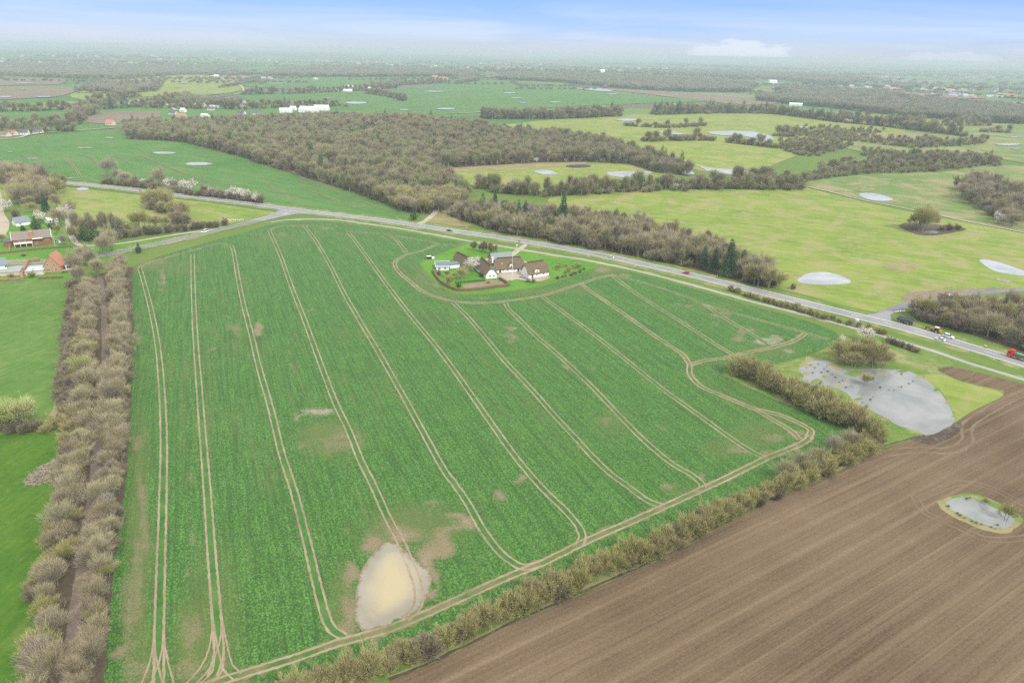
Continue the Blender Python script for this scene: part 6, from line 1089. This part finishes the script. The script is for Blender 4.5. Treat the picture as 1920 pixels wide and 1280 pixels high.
# distant towns: hundreds of pale roofs in the haze, as one mass each
def town(cx, cy, n, sx_, sy_, seed):
    rg = np.random.default_rng(seed); c_ = np.array(P(cx, cy)); V, Fc, M = [], [], []
    for i in range(n):
        p = c_ + rg.normal(0, 1, 2) * (sx_, sy_); L_, W_, h_ = rg.uniform(14, 40), rg.uniform(9, 20), rg.uniform(3, 7); an = rg.uniform(0, 3.1); c, s = math.cos(an), math.sin(an); z0 = hz(*p); k = len(V); r_ = W_ * .35
        for (x, y, z_) in [(-L_ / 2, -W_ / 2, -3), (L_ / 2, -W_ / 2, -3), (L_ / 2, W_ / 2, -3), (-L_ / 2, W_ / 2, -3), (-L_ / 2, -W_ / 2, h_), (L_ / 2, -W_ / 2, h_), (L_ / 2, W_ / 2, h_), (-L_ / 2, W_ / 2, h_), (-L_ / 2, 0, h_ + r_), (L_ / 2, 0, h_ + r_)]: V.append((p[0] + c * x - s * y, p[1] + s * x + c * y, z0 + z_))
        Fc += [(k, k + 1, k + 5, k + 4), (k + 2, k + 3, k + 7, k + 6), (k + 1, k + 2, k + 6, k + 9, k + 5), (k + 3, k, k + 4, k + 8, k + 7), (k + 4, k + 5, k + 9, k + 8), (k + 6, k + 7, k + 8, k + 9)]; rm_ = int(rg.choice([1, 2, 3], p=[.4, .3, .3])); M += [0, 0, 0, 0, rm_, rm_]
    tag(mesh_obj('town_houses', V, Fc, [mt('town_walls', (.48, .46, .43)), mt('town_pale_roofs', (.36, .37, .38)), M_REDTILE, M_DARKTILE], midx=M), kind='stuff')
for i, q in enumerate([(1720, 168, 40, 260, 90), (1400, 138, 45, 500, 200), (1240, 130, 50, 500, 200), (250, 110, 50, 700, 300), (600, 116, 50, 900, 300), (900, 128, 50, 700, 200), (1780, 143, 40, 500, 150), (1860, 182, 40, 200, 60), (460, 148, 12, 120, 40), (1650, 128, 50, 900, 300), (200, 120, 30, 500, 200)]): town(*q, i + 1)
# wind turbines
def turbine(px, py, hgt, lab):
    x, y = P(px, py); z0 = hz(x, y); e = empty('wind_turbine', (x, y, z0)); tag(e, lab, 'wind turbine', 'wind turbines on the horizon'); V, Fc, T = [], [], []; tube(V, Fc, T, (0, 0, 0), (0, 0, hgt), 3.2, 1.8, 10); mesh_obj('tower', V, Fc, M_WHITE, parent=e)
    box('nacelle', M_WHITE, e, (-2, -3.5, hgt - 1.5, 2, 5, hgt + 2.5), bevel=.5); hb = empty('hub', (0, -4.5, hgt)); hb.parent = e
    for k in range(3):
        a = math.radians(90 + 120 * k + px); d = np.array([math.cos(a), 0, math.sin(a)]); n_ = np.array([-math.sin(a), 0, math.cos(a)]); r_ = hgt * .5
        pts_ = [d * r_ * .03 + n_ * 1.0, d * r_ * .03 - n_ * 1.0, d * r_ * .25 - n_ * 2.0, d * r_ - n_ * .3, d * r_ + n_ * .3, d * r_ * .2 + n_ * 1.4]; V = [tuple(p + (0, -4.6, hgt)) for p in pts_] + [tuple(p + (0, -4.2, hgt)) for p in pts_]
        mesh_obj('blade', V, [(0, 1, 2, 3, 4, 5), (11, 10, 9, 8, 7, 6)] + [(i, (i + 1) % 6, (i + 1) % 6 + 6, i + 6)[::-1] for i in range(6)], M_WHITE, parent=e)
    bpy.data.objects.remove(hb)
turbine(769, 119, 60, 'leftmost and nearest white wind turbine in the haze'); turbine(861, 112, 75, 'middle white wind turbine in the haze'); turbine(729, 108, 75, 'faintest wind turbine left of the others')

# ------------------------------------------------------------------ vehicles
def wheel(parent, x, y, r=.33, w_=.24, dark=None):
    V, Fc = [], []; n = 16
    for s in (-1, 1):
        for k in range(n): a = 2 * math.pi * k / n; V.append((x + r * math.cos(a), y + s * w_ / 2, r + r * math.sin(a)))
    for k in range(n): Fc.append((k, (k + 1) % n, n + (k + 1) % n, n + k))
    Fc += [tuple(range(n)), tuple(range(n, 2 * n))]; o = mesh_obj('wheel', V, Fc, mt('tyre_rubber', (.02, .02, .02), rough=.9), parent=parent)
    V, Fc = [], []; sd = 1 if y > 0 else -1
    for s in (0, 1):
        for k in range(n): a = 2 * math.pi * k / n; V.append((x + r * .6 * math.cos(a), y + sd * (w_ / 2 + .004 + .02 * s), r + r * .6 * math.sin(a)))
    for k in range(n): Fc.append((k, (k + 1) % n, n + (k + 1) % n, n + k))
    Fc.append(tuple(range(n, 2 * n))); mesh_obj('rim', V, Fc, mt('alloy', (.45, .45, .46), rough=.4, metal=.6), parent=o); return o
def loft(name, mat, parent, secs):
    """secs: list of (x, half width bottom, half width top, z bottom, z top)"""
    V, Fc = [], []
    for (x, wb, wt_, z0, z1) in secs:
        zm = z0 + (z1 - z0) * .45; wm = max(wb, wt_) * 1.02; V += [(x, -wb, z0), (x, -wm, zm), (x, -wt_, z1), (x, wt_, z1), (x, wm, zm), (x, wb, z0)]
    n = 6
    for i in range(len(secs) - 1): Fc += [(i * n + k, i * n + (k + 1) % n, (i + 1) * n + (k + 1) % n, (i + 1) * n + k) for k in range(n)]
    Fc += [tuple(range(n))[::-1], tuple(range((len(secs) - 1) * n, len(secs) * n))]; o = mesh_obj(name, V, Fc, mat, parent=parent, smooth=False)
    b = bmesh.new(); b.from_mesh(o.data); bmesh.ops.recalc_face_normals(b, faces=b.faces); b.to_mesh(o.data); b.free(); return o
MW = np.array([P(*p) for p in MAIN]); MW = catmull(MW, False, 8)
def heading(px, line=None):
    p = np.array(P(*px)); L_ = MW if line is None else line; i = int(np.argmin(np.hypot(*(L_ - p).T))); i = min(max(i, 1), len(L_) - 2); d = L_[i + 1] - L_[i - 1]; return math.atan2(d[1], d[0])
def car(px, label, paint, kind='hatch', flip=False, line=None, cat='car', name='parked_car'):
    x, y = P(*px); a = heading(px, line) + (math.pi if flip else 0); e = empty(name, (x, y, lvl_off(3.8, math.hypot(x, y)) + hz(x, y)), a); tag(e, label, cat)
    L_, h_, bon = {'hatch': (4.2, 1.48, 1.0), 'suv': (4.7, 1.68, 1.15), 'van': (5.0, 2.0, .6), 'sedan': (4.6, 1.42, 1.25)}[kind]; r_ = .34; t = .9 if kind != 'van' else 1.1
    f = L_ / 2; bel = .92 if kind != 'suv' else 1.02; bel = 1.15 if kind == 'van' else bel
    loft('body', paint, e, [(-f, .70, .72, .35, bel - .08), (-f + .15, .84, .82, .22, bel), (-f + 1.0, .88, .84, .2, bel), (f - bon - .3, .88, .84, .2, bel), (f - .35, .84, .76, .22, bel - .18), (f, .66, .62, .35, bel - .35)])
    bk = -f + (.25 if kind != 'sedan' else .85)
    loft('windows', M_GLASS, e, [(bk, .78, .66, bel + .002, bel + .04), (bk + .35, .80, .64, bel + .002, h_ - .05), (f - bon - 1.0, .80, .62, bel + .002, h_ - .05), (f - bon - .1, .78, .7, bel + .002, bel + .03)])
    loft('roof', paint, e, [(bk + .3, .60, .56, h_ - .048, h_ - .01), (bk + .5, .66, .60, h_ - .048, h_ + .02), (f - bon - 1.2, .66, .58, h_ - .048, h_ + .02), (f - bon - .95, .60, .54, h_ - .048, h_ - .015)])
    for sx_ in (-f + .8, f - .82):
        for sy_ in (-.80, .80): wheel(e, sx_, sy_, r_)
    for s in (-1, 1): box('headlight', mt('lamp_glass', (.7, .7, .68), rough=.2), e, (f - .12, s * .55 - .14, .58, f - .0, s * .55 + .14, .70)); box('tail_light', mt('red_lens', (.4, .02, .02), rough=.3), e, (-f - .02, s * .6 - .1, .62, -f + .06, s * .6 + .1, .78))
    for s in (-1, 1): box('mirror', paint, e, (f - bon - .55, s * .98 - .09, bel - .02, f - bon - .38, s * .98 + .09, bel + .12))
    return e
def paint(n, c): return mt(n, c, rough=.25, var=.03, spec=.6)
car((843, 434), 'dark blue car driving on the main road before the farm', paint('dark_blue_paint', (.03, .04, .07)), 'sedan', name='driving_car')
car((1146, 484), 'silver white car on the main road right of the farm drive', paint('silver_paint', (.62, .63, .64)), 'hatch', name='driving_car'); car((1286, 513), 'bright red car on the main road', paint('red_paint', (.55, .03, .04)), 'hatch', flip=True, name='driving_car')
SW = catmull(np.array([P(*p) for p in SIDE]), False, 8); car((384, 436), 'white van on the narrow side road beside the crop', paint('white_car_paint', (.78, .78, .78)), 'van', line=SW, cat='van', name='driving_van')
car((1778, 632.5), 'white estate car parked behind the orange tractor', paint('white_car_paint', (.78, .78, .78)), 'suv'); car((1762, 638), 'silver car in the near lane beside the orange tractor', paint('silver_paint', (.62, .63, .64)), 'sedan', flip=True, name='driving_car')
# tipper trailer with four axles
def place(px, name, label, cat, flip=True, line=None):
    x, y = P(*px); e = empty(name, (x, y, lvl_off(3.8, math.hypot(x, y)) + hz(x, y)), heading(px, line) + (math.pi if flip else 0)); tag(e, label, cat); return e
M_DKGREY = mt('dark_grey_steel', (.07, .085, .09), rough=.5); M_CH = mt('black_chassis', (.025, .025, .028), rough=.6); M_RED = paint('red_truck_paint', (.60, .025, .03)); M_ORG = paint('orange_machine_paint', (.62, .17, .03)); M_GRN = mt('green_container_paint', (.05, .20, .08), rough=.5)
def tub(name, mat, parent, x0, x1, w_, z0, z1, th=.12, flare=.1):
    o = box(name, mat, parent, (x0, -w_, z0, x1, w_, z0 + th), (x0, -w_, z0 + th, x1, -w_ + th, z1), (x0, w_ - th, z0 + th, x1, w_, z1), (x0, -w_ + th, z0 + th, x0 + th, w_ - th, z1), (x1 - th, -w_ + th, z0 + th, x1, w_ - th, z1)); return o
e = place((1696, 606), 'tipper_trailer', 'long dark grey tipper trailer with four axles on the verge lane', 'trailer'); tub('tub', M_DKGREY, e, -3.8, 3.6, 1.25, 1.15, 2.7); box('chassis', M_CH, e, (-3.7, -.5, .8, 3.5, .5, 1.14)); box('drawbar', M_CH, e, (3.5, -.12, .7, 6.4, .12, .85)); box('tarp_bar', mt('grey_rib', (.25, .27, .27)), e, (-3.8, -1.32, 2.55, 3.6, -1.255, 2.72), (-3.8, 1.255, 2.55, 3.6, 1.32, 2.72)); box('tailgate', M_ORG, e, (-3.95, -1.2, 1.2, -3.81, 1.2, 1.7))
for k in range(6): box('rib', MATS['grey_rib'], e, (-3.4 + 1.3 * k, -1.33, 1.2, -3.28 + 1.3 * k, -1.255, 2.54))
for xx in (-3.0, -1.9, .9, 2.0):
    for yy in (-1.05, 1.05): wheel(e, xx, yy, .5, .36)
box('load', mt('asphalt_load', (.08, .08, .08)), e, (-3.67, -1.12, 1.3, 3.47, 1.12, 2.2))
# orange loader tractor
e = place((1752, 622.5), 'loader_tractor', 'orange tractor with front arm standing on the far lane', 'tractor'); loft('engine_hood', M_ORG, e, [(.2, .55, .5, .9, 1.65), (2.0, .5, .42, .9, 1.5), (2.3, .4, .35, 1.0, 1.35)]); box('cab', M_GLASS, e, (-1.5, -.8, 1.2, .15, .8, 2.5), bevel=.08); box('cab_roof', mt('cream_roof', (.65, .55, .42)), e, (-1.65, -.9, 2.51, .3, .9, 2.7), bevel=.05); box('chassis', M_CH, e, (-1.9, -.45, .6, 2.2, .45, .89)); box('counterweight', M_ORG, e, (-2.7, -1.0, .7, -1.91, 1.0, 1.7), bevel=.05)
box('loader_arm', M_CH, e, (.6, -.75, 1.25, 4.2, -.6, 1.45), (.6, .6, 1.25, 4.2, .75, 1.45), (4.0, -.75, .5, 4.15, .75, 1.24)); box('bucket', mt('orange_bucket', (.45, .16, .06)), e, (4.2, -1.1, .25, 5.0, 1.1, .4), (4.2, -1.1, .41, 4.3, 1.1, 1.0))
for xx, r_ in ((-1.1, .75), (1.7, .5)):
    for yy in (-.95, .95): wheel(e, xx, yy, r_, .45)
# red lorry with green skip
e = place((1912, 674), 'red_lorry', 'red lorry carrying a green open container at the right edge', 'lorry'); loft('cab', M_RED, e, [(2.6, 1.2, 1.15, .5, 3.0), (4.7, 1.22, 1.15, .45, 3.05), (5.0, 1.15, 1.0, .5, 2.7)]); box('windscreen', M_GLASS, e, (4.98, -1.0, 1.75, 5.04, 1.0, 2.6)); 
for s in (-1, 1): box('side_window', M_GLASS, e, (3.5, s * 1.235 - .01, 1.8, 4.6, s * 1.235 + .01, 2.55)); box('headlight', MATS['lamp_glass'], e, (5.0, s * .85 - .18, .7, 5.06, s * .85 + .18, .9))
box('wind_deflector', M_RED, e, (2.8, -1.0, 3.06, 4.2, 1.0, 3.5), bevel=.12); box('chassis', M_CH, e, (-5.0, -.5, .85, 2.59, .5, 1.15)); box('side_skirt', M_RED, e, (-.2, -1.15, .5, 1.6, -1.0, 1.1), (-.2, 1.0, .5, 1.6, 1.15, 1.1)); tub('container', M_GRN, e, -5.2, 2.2, 1.22, 1.25, 2.5)
for k in range(7): box('container_rib', mt('pale_green_rib', (.12, .30, .14)), e, (-5.0 + 1.15 * k, -1.29, 1.3, -4.9 + 1.15 * k, -1.225, 2.48), (-5.0 + 1.15 * k, 1.225, 1.3, -4.9 + 1.15 * k, 1.29, 2.48))
box('crane_arm', M_STEEL, e, (-4.5, -.15, 2.3, 1.8, .15, 2.55))
for xx in (-4.3, -3.1, -1.9, 3.9):
    for yy in (-1.02, 1.02): wheel(e, xx, yy, .52, .34)
# lorry with crane on the side road
S4 = catmull(np.array([P(*p) for p in [(1645, 602), (1660, 587), (1702, 571), (1752, 559), (1815, 550), (1920, 543), (2050, 537)]]), False, 8)
e = place((1775, 557.5), 'crane_lorry', 'orange cabbed lorry with flat grey bed on the side road', 'lorry', flip=True, line=S4); loft('cab', M_ORG, e, [(2.2, 1.15, 1.1, .6, 2.7), (4.0, 1.15, 1.05, .5, 2.75), (4.3, 1.1, .95, .6, 2.4)]); box('windscreen', M_GLASS, e, (4.27, -.95, 1.6, 4.34, .95, 2.3)); box('chassis', M_CH, e, (-4.2, -.5, .8, 2.19, .5, 1.1)); box('flat_bed', mt('pale_blue_steel', (.40, .44, .50), rough=.4), e, (-4.4, -1.2, 1.12, 1.5, 1.2, 1.35), (-4.4, -1.2, 1.36, -4.25, 1.2, 2.0)); box('crane', M_DKGREY, e, (1.55, -.3, 1.12, 2.1, .3, 3.2), (-1.5, -.12, 3.0, 1.54, .12, 3.2)); box('stabiliser', M_ORG, e, (1.6, -1.3, .5, 1.95, -1.0, 1.1), (1.6, 1.0, .5, 1.95, 1.3, 1.1))
for xx in (-3.4, -2.2, 3.1):
    for yy in (-1.0, 1.0): wheel(e, xx, yy, .5, .32)

# ------------------------------------------------------------------ roadside things
def post(px, label, cat='marker post', group=None, h_=1.0, name='marker_post', r=.09):
    x, y = P(*px); e = empty(name, (x, y, hz(x, y) + .1)); tag(e, label, cat, group); box('post', M_WHITE, e, (-r, -.05, 0, r, .05, h_), bevel=.02); box('reflector', mt('dark_band', (.05, .05, .05)), e, (-r - .01, -.06, h_ * .7, r + .01, .06, h_ * .85)); return e
for p in [(245, 352), (425, 374), (615, 396), (745, 408), (875, 428), (1057, 457), (1215, 487), (1345, 518), (1480, 545), (1024, 452)]: post(p, 'white marker post on the far verge of the main road', group='marker posts of the main road')
for p in [(293, 455), (308, 459), (345, 449), (1010, 460), (1140, 490), (1295, 521), (1863, 675)]: post(p, 'white marker post on the near verge', group='marker posts of the near verge')
x, y = P(969, 466); e = empty('bus_stop_sign', (x, y, .1)); tag(e, 'white sign post at the mouth of the farm drive', 'sign'); box('post', M_WHITE, e, (-.06, -.06, 0, .06, .06, 2.6)); box('sign_plate', M_WHITE, e, (-.5, -.09, 1.9, .5, -.065, 2.7))
for p, l in [((972, 457), 'left dark letter box by the farm drive'), ((974.5, 457), 'right dark letter box by the farm drive')]:
    x, y = P(*p); e = empty('letter_box', (x, y, .1)); tag(e, l, 'letter box'); box('post', M_CH, e, (-.06, -.06, 0, .06, .06, 1.3)); box('box', M_CH, e, (-.3, -.3, 1.302, .3, .3, 1.9), bevel=.04)
x, y = P(1605, 606); e = empty('utility_cabinet', (x, y, .1), .3); tag(e, 'grey cabinet between shrubs and cycle path', 'cabinet'); box('cabinet_body', mt('grey_cabinet', (.42, .46, .44)), e, (-1, -.6, 0, 1, .6, 2.0), bevel=.05); box('door', mt('grey_cabinet_door', (.48, .51, .49)), e, (-.9, -.63, .15, .9, -.602, 1.85))
x, y = P(1382, 517); e = empty('road_sign', (x, y, .1), -.6); tag(e, 'white direction sign on two posts at the thicket edge', 'road sign'); box('post', M_STEEL, e, (-1.0, -.05, 0, -.9, .05, 2.6)); box('post', M_STEEL, e, (.9, -.05, 0, 1.0, .05, 2.6)); box('sign_plate', M_WHITE, e, (-1.2, -.09, 1.6, 1.2, -.06, 2.7))
x, y = P(1847, 652); e = empty('road_works_barrier', (x, y, .1), -.6); tag(e, 'small orange and white barrier on the verge before the red lorry', 'barrier'); box('board', M_ORG, e, (-.6, -.05, .5, .6, .05, .8)); box('board', M_WHITE, e, (-.6, -.05, .82, .6, .05, 1.1)); box('foot', M_CH, e, (-.5, -.4, 0, -.35, .4, .49), (.35, -.4, 0, .5, .4, .49)); 
for p, s in [((1683, 585), 3.0), ((1691, 584), 4.0)]:
    x, y = P(*p); o = box('concrete_slab', M_SOFT, None, (-s / 2, -.5, 0, s / 2, .5, .35), bevel=.04); o.location = (x, y, .1); o.rotation_euler = (0, 0, .2); tag(o, {3.0: 'shorter pale slab lying by the side road junction', 4.0: 'longer pale slab lying by the side road junction'}[s], 'slab')
# white birds on the meadow by the side road
def bird(px):
    x, y = P(*px); e = empty('white_bird', (x, y, .12), random.random() * 6); tag(e, 'white bird on the meadow beside the side road', 'goose', 'white birds on the meadow')
    b = bmesh.new(); bmesh.ops.create_uvsphere(b, u_segments=10, v_segments=7, radius=.3)
    for v in b.verts: v.co.x *= 1.5; v.co.z = v.co.z * .85 + .45; v.co.z += max(0, -v.co.x - .2) * .3
    for (p0, p1, r0, r1) in [((.35, 0, .55), (.5, 0, .95), .09, .06), ((.5, 0, .95), (.68, 0, .95), .08, .04), ((-.05, .1, .22), (-.05, .1, 0), .03, .03), ((-.05, -.1, .22), (-.05, -.1, 0), .03, .03)]:
        V, Fc, T = [], [], []; tube(V, Fc, T, p0, p1, r0, r1, 6); vs_ = [b.verts.new(v) for v in V]
        for f in Fc: b.faces.new([vs_[i] for i in f])
    me = bpy.data.meshes.new('body'); b.to_mesh(me); b.free(); me.materials.append(M_WHITE); o = bpy.data.objects.new('body', me); C.objects.link(o); o.parent = e
for p in [(419, 413.5), (424, 413), (428, 412.5), (431, 414), (435, 412.5), (438, 413.5), (441, 414), (445, 413), (449, 414), (452, 413), (456, 414), (433, 415)]: bird(p)

# brush heap on the grass, tussocks in the water
def brush_heap():
    x, y = P(92, 885); rg = np.random.default_rng(8); n = 1500; r_ = np.sqrt(rg.random(n)); a = rg.random(n) * 6.283; u, v = r_ * np.cos(a) * 4.6, r_ * np.sin(a) * 7.5
    h_ = 1.5 * (1 - r_ ** 2) ** .7 * (.7 + .3 * np.sin(u * 1.3) * np.cos(v)); st = np.column_stack([u, v, h_ * rg.uniform(.3, 1.05, n) + .05]); dr = rg.normal(0, 1, (n, 3)) * (1, 1, .18)
    e = empty('brush_heap', (x, y, .1), -.15); tag(e, 'grey heap of cut branches on the grass beside the hedgerow', 'brush heap'); V, Fc, T = twigs(st, dr, rg.uniform(.8, 2.2, n), .14, .3 + .3 * rg.random(n), .5 + .5 * rg.random(n), rg)
    m_h = veg_mat('cut_branches', [(.30, .26, .19), (.36, .315, .24)]); me = proto_mesh('branches', [(V, Fc, T)], [m_h]); o = bpy.data.objects.new('branches', me); C.objects.link(o); o.parent = e; o['kind'] = 'stuff'
    gx, gy = np.meshgrid(np.linspace(-1, 1, 17), np.linspace(-1, 1, 17)); rr = np.hypot(gx, gy); zz = 1.15 * np.clip(1 - rr ** 2, 0, 1) ** .7 * (.7 + .3 * np.sin(gx * 6) * np.cos(gy * 7)); V = np.column_stack([(gx * 4.5).ravel(), (gy * 7.3).ravel(), zz.ravel() - .02]); Fc = [(j * 17 + i, j * 17 + i + 1, (j + 1) * 17 + i + 1, (j + 1) * 17 + i) for j in range(16) for i in range(16) if rr[j, i] < 1.05]
    mesh_obj('heap_core', V, Fc, mt('dark_heap', (.12, .10, .07), var=.4, scale=2), parent=e)
brush_heap()
tp = [(1520, 685), (1528, 690), (1534, 683), (1545, 692), (1552, 697), (1560, 703), (1566, 708), (1540, 699), (1524, 700), (1512, 690), (1550, 688), (1642, 690), (1638, 696), (1650, 727), (1666, 732), (1676, 732), (1685, 727), (1690, 726), (1704, 720), (1712, 715), (1617, 755), (1632, 750), (1637, 745), (1586, 727), (1574, 717), (1580, 714), (1690, 702), (1680, 700), (1778, 950), (1800, 967), (1808, 972), (1822, 978), (1840, 984), (1858, 989), (1812, 936), (1866, 992), (1830, 981), (1795, 963), (1870, 985), (1818, 934)]
rg = np.random.default_rng(2); u = rg.normal(0, 1, (160, 3)); u[:, 2] = np.abs(u[:, 2]); u /= np.linalg.norm(u, axis=1)[:, None]
tus = proto_mesh('tussock', [twigs(u * .12, u + (0, 0, .5), .35 + .4 * rg.random(160), .14, .1 + .2 * rg.random(160), .3 + .4 * rg.random(160), rg)], [v_dark])
for i, p in enumerate(tp):
    o = bpy.data.objects.new('sedge_tussock', tus); C.objects.link(o); x, y = P(*p); o.location = (x, y, .25); s = random.uniform(.35, .8); o.scale = (s * 1.2, s * 1.2, s * .8); o.rotation_euler = (0, 0, random.random() * 6)
    tag(o, 'dark sedge tussock standing in the flooded pond' if i < 28 else 'dark sedge tussock round the small field pond', 'tussock', 'sedge tussocks in the flooded pond' if i < 28 else 'sedge tussocks of the field pond')

# ------------------------------------------------------------------ haze: one closed box of even air round everything
def haze():
    bm_ = bmesh.new(); bmesh.ops.create_cube(bm_, size=1); me = bpy.data.meshes.new('haze'); bm_.to_mesh(me); bm_.free()
    o = bpy.data.objects.new('haze', me); C.objects.link(o); zb, zt = -60.0, 123.0; o.scale = (84000, 84000, zt - zb); o.location = (0, 0, (zb + zt) / 2)
    m = bpy.data.materials.new('hazy_air'); m.use_nodes = True; t = m.node_tree; t.nodes.clear()
    v = t.nodes.new('ShaderNodeVolumePrincipled'); v.inputs['Color'].default_value = HAZE_COL; v.inputs['Density'].default_value = HAZE_D; v.inputs['Anisotropy'].default_value = 0.0
    out = t.nodes.new('ShaderNodeOutputMaterial'); t.links.new(v.outputs[0], out.inputs['Volume']); me.materials.append(m); tag(o, kind='stuff')
HAZE_COL = (.575, .655, .725, 1); HAZE_D = 1.45e-4
haze()
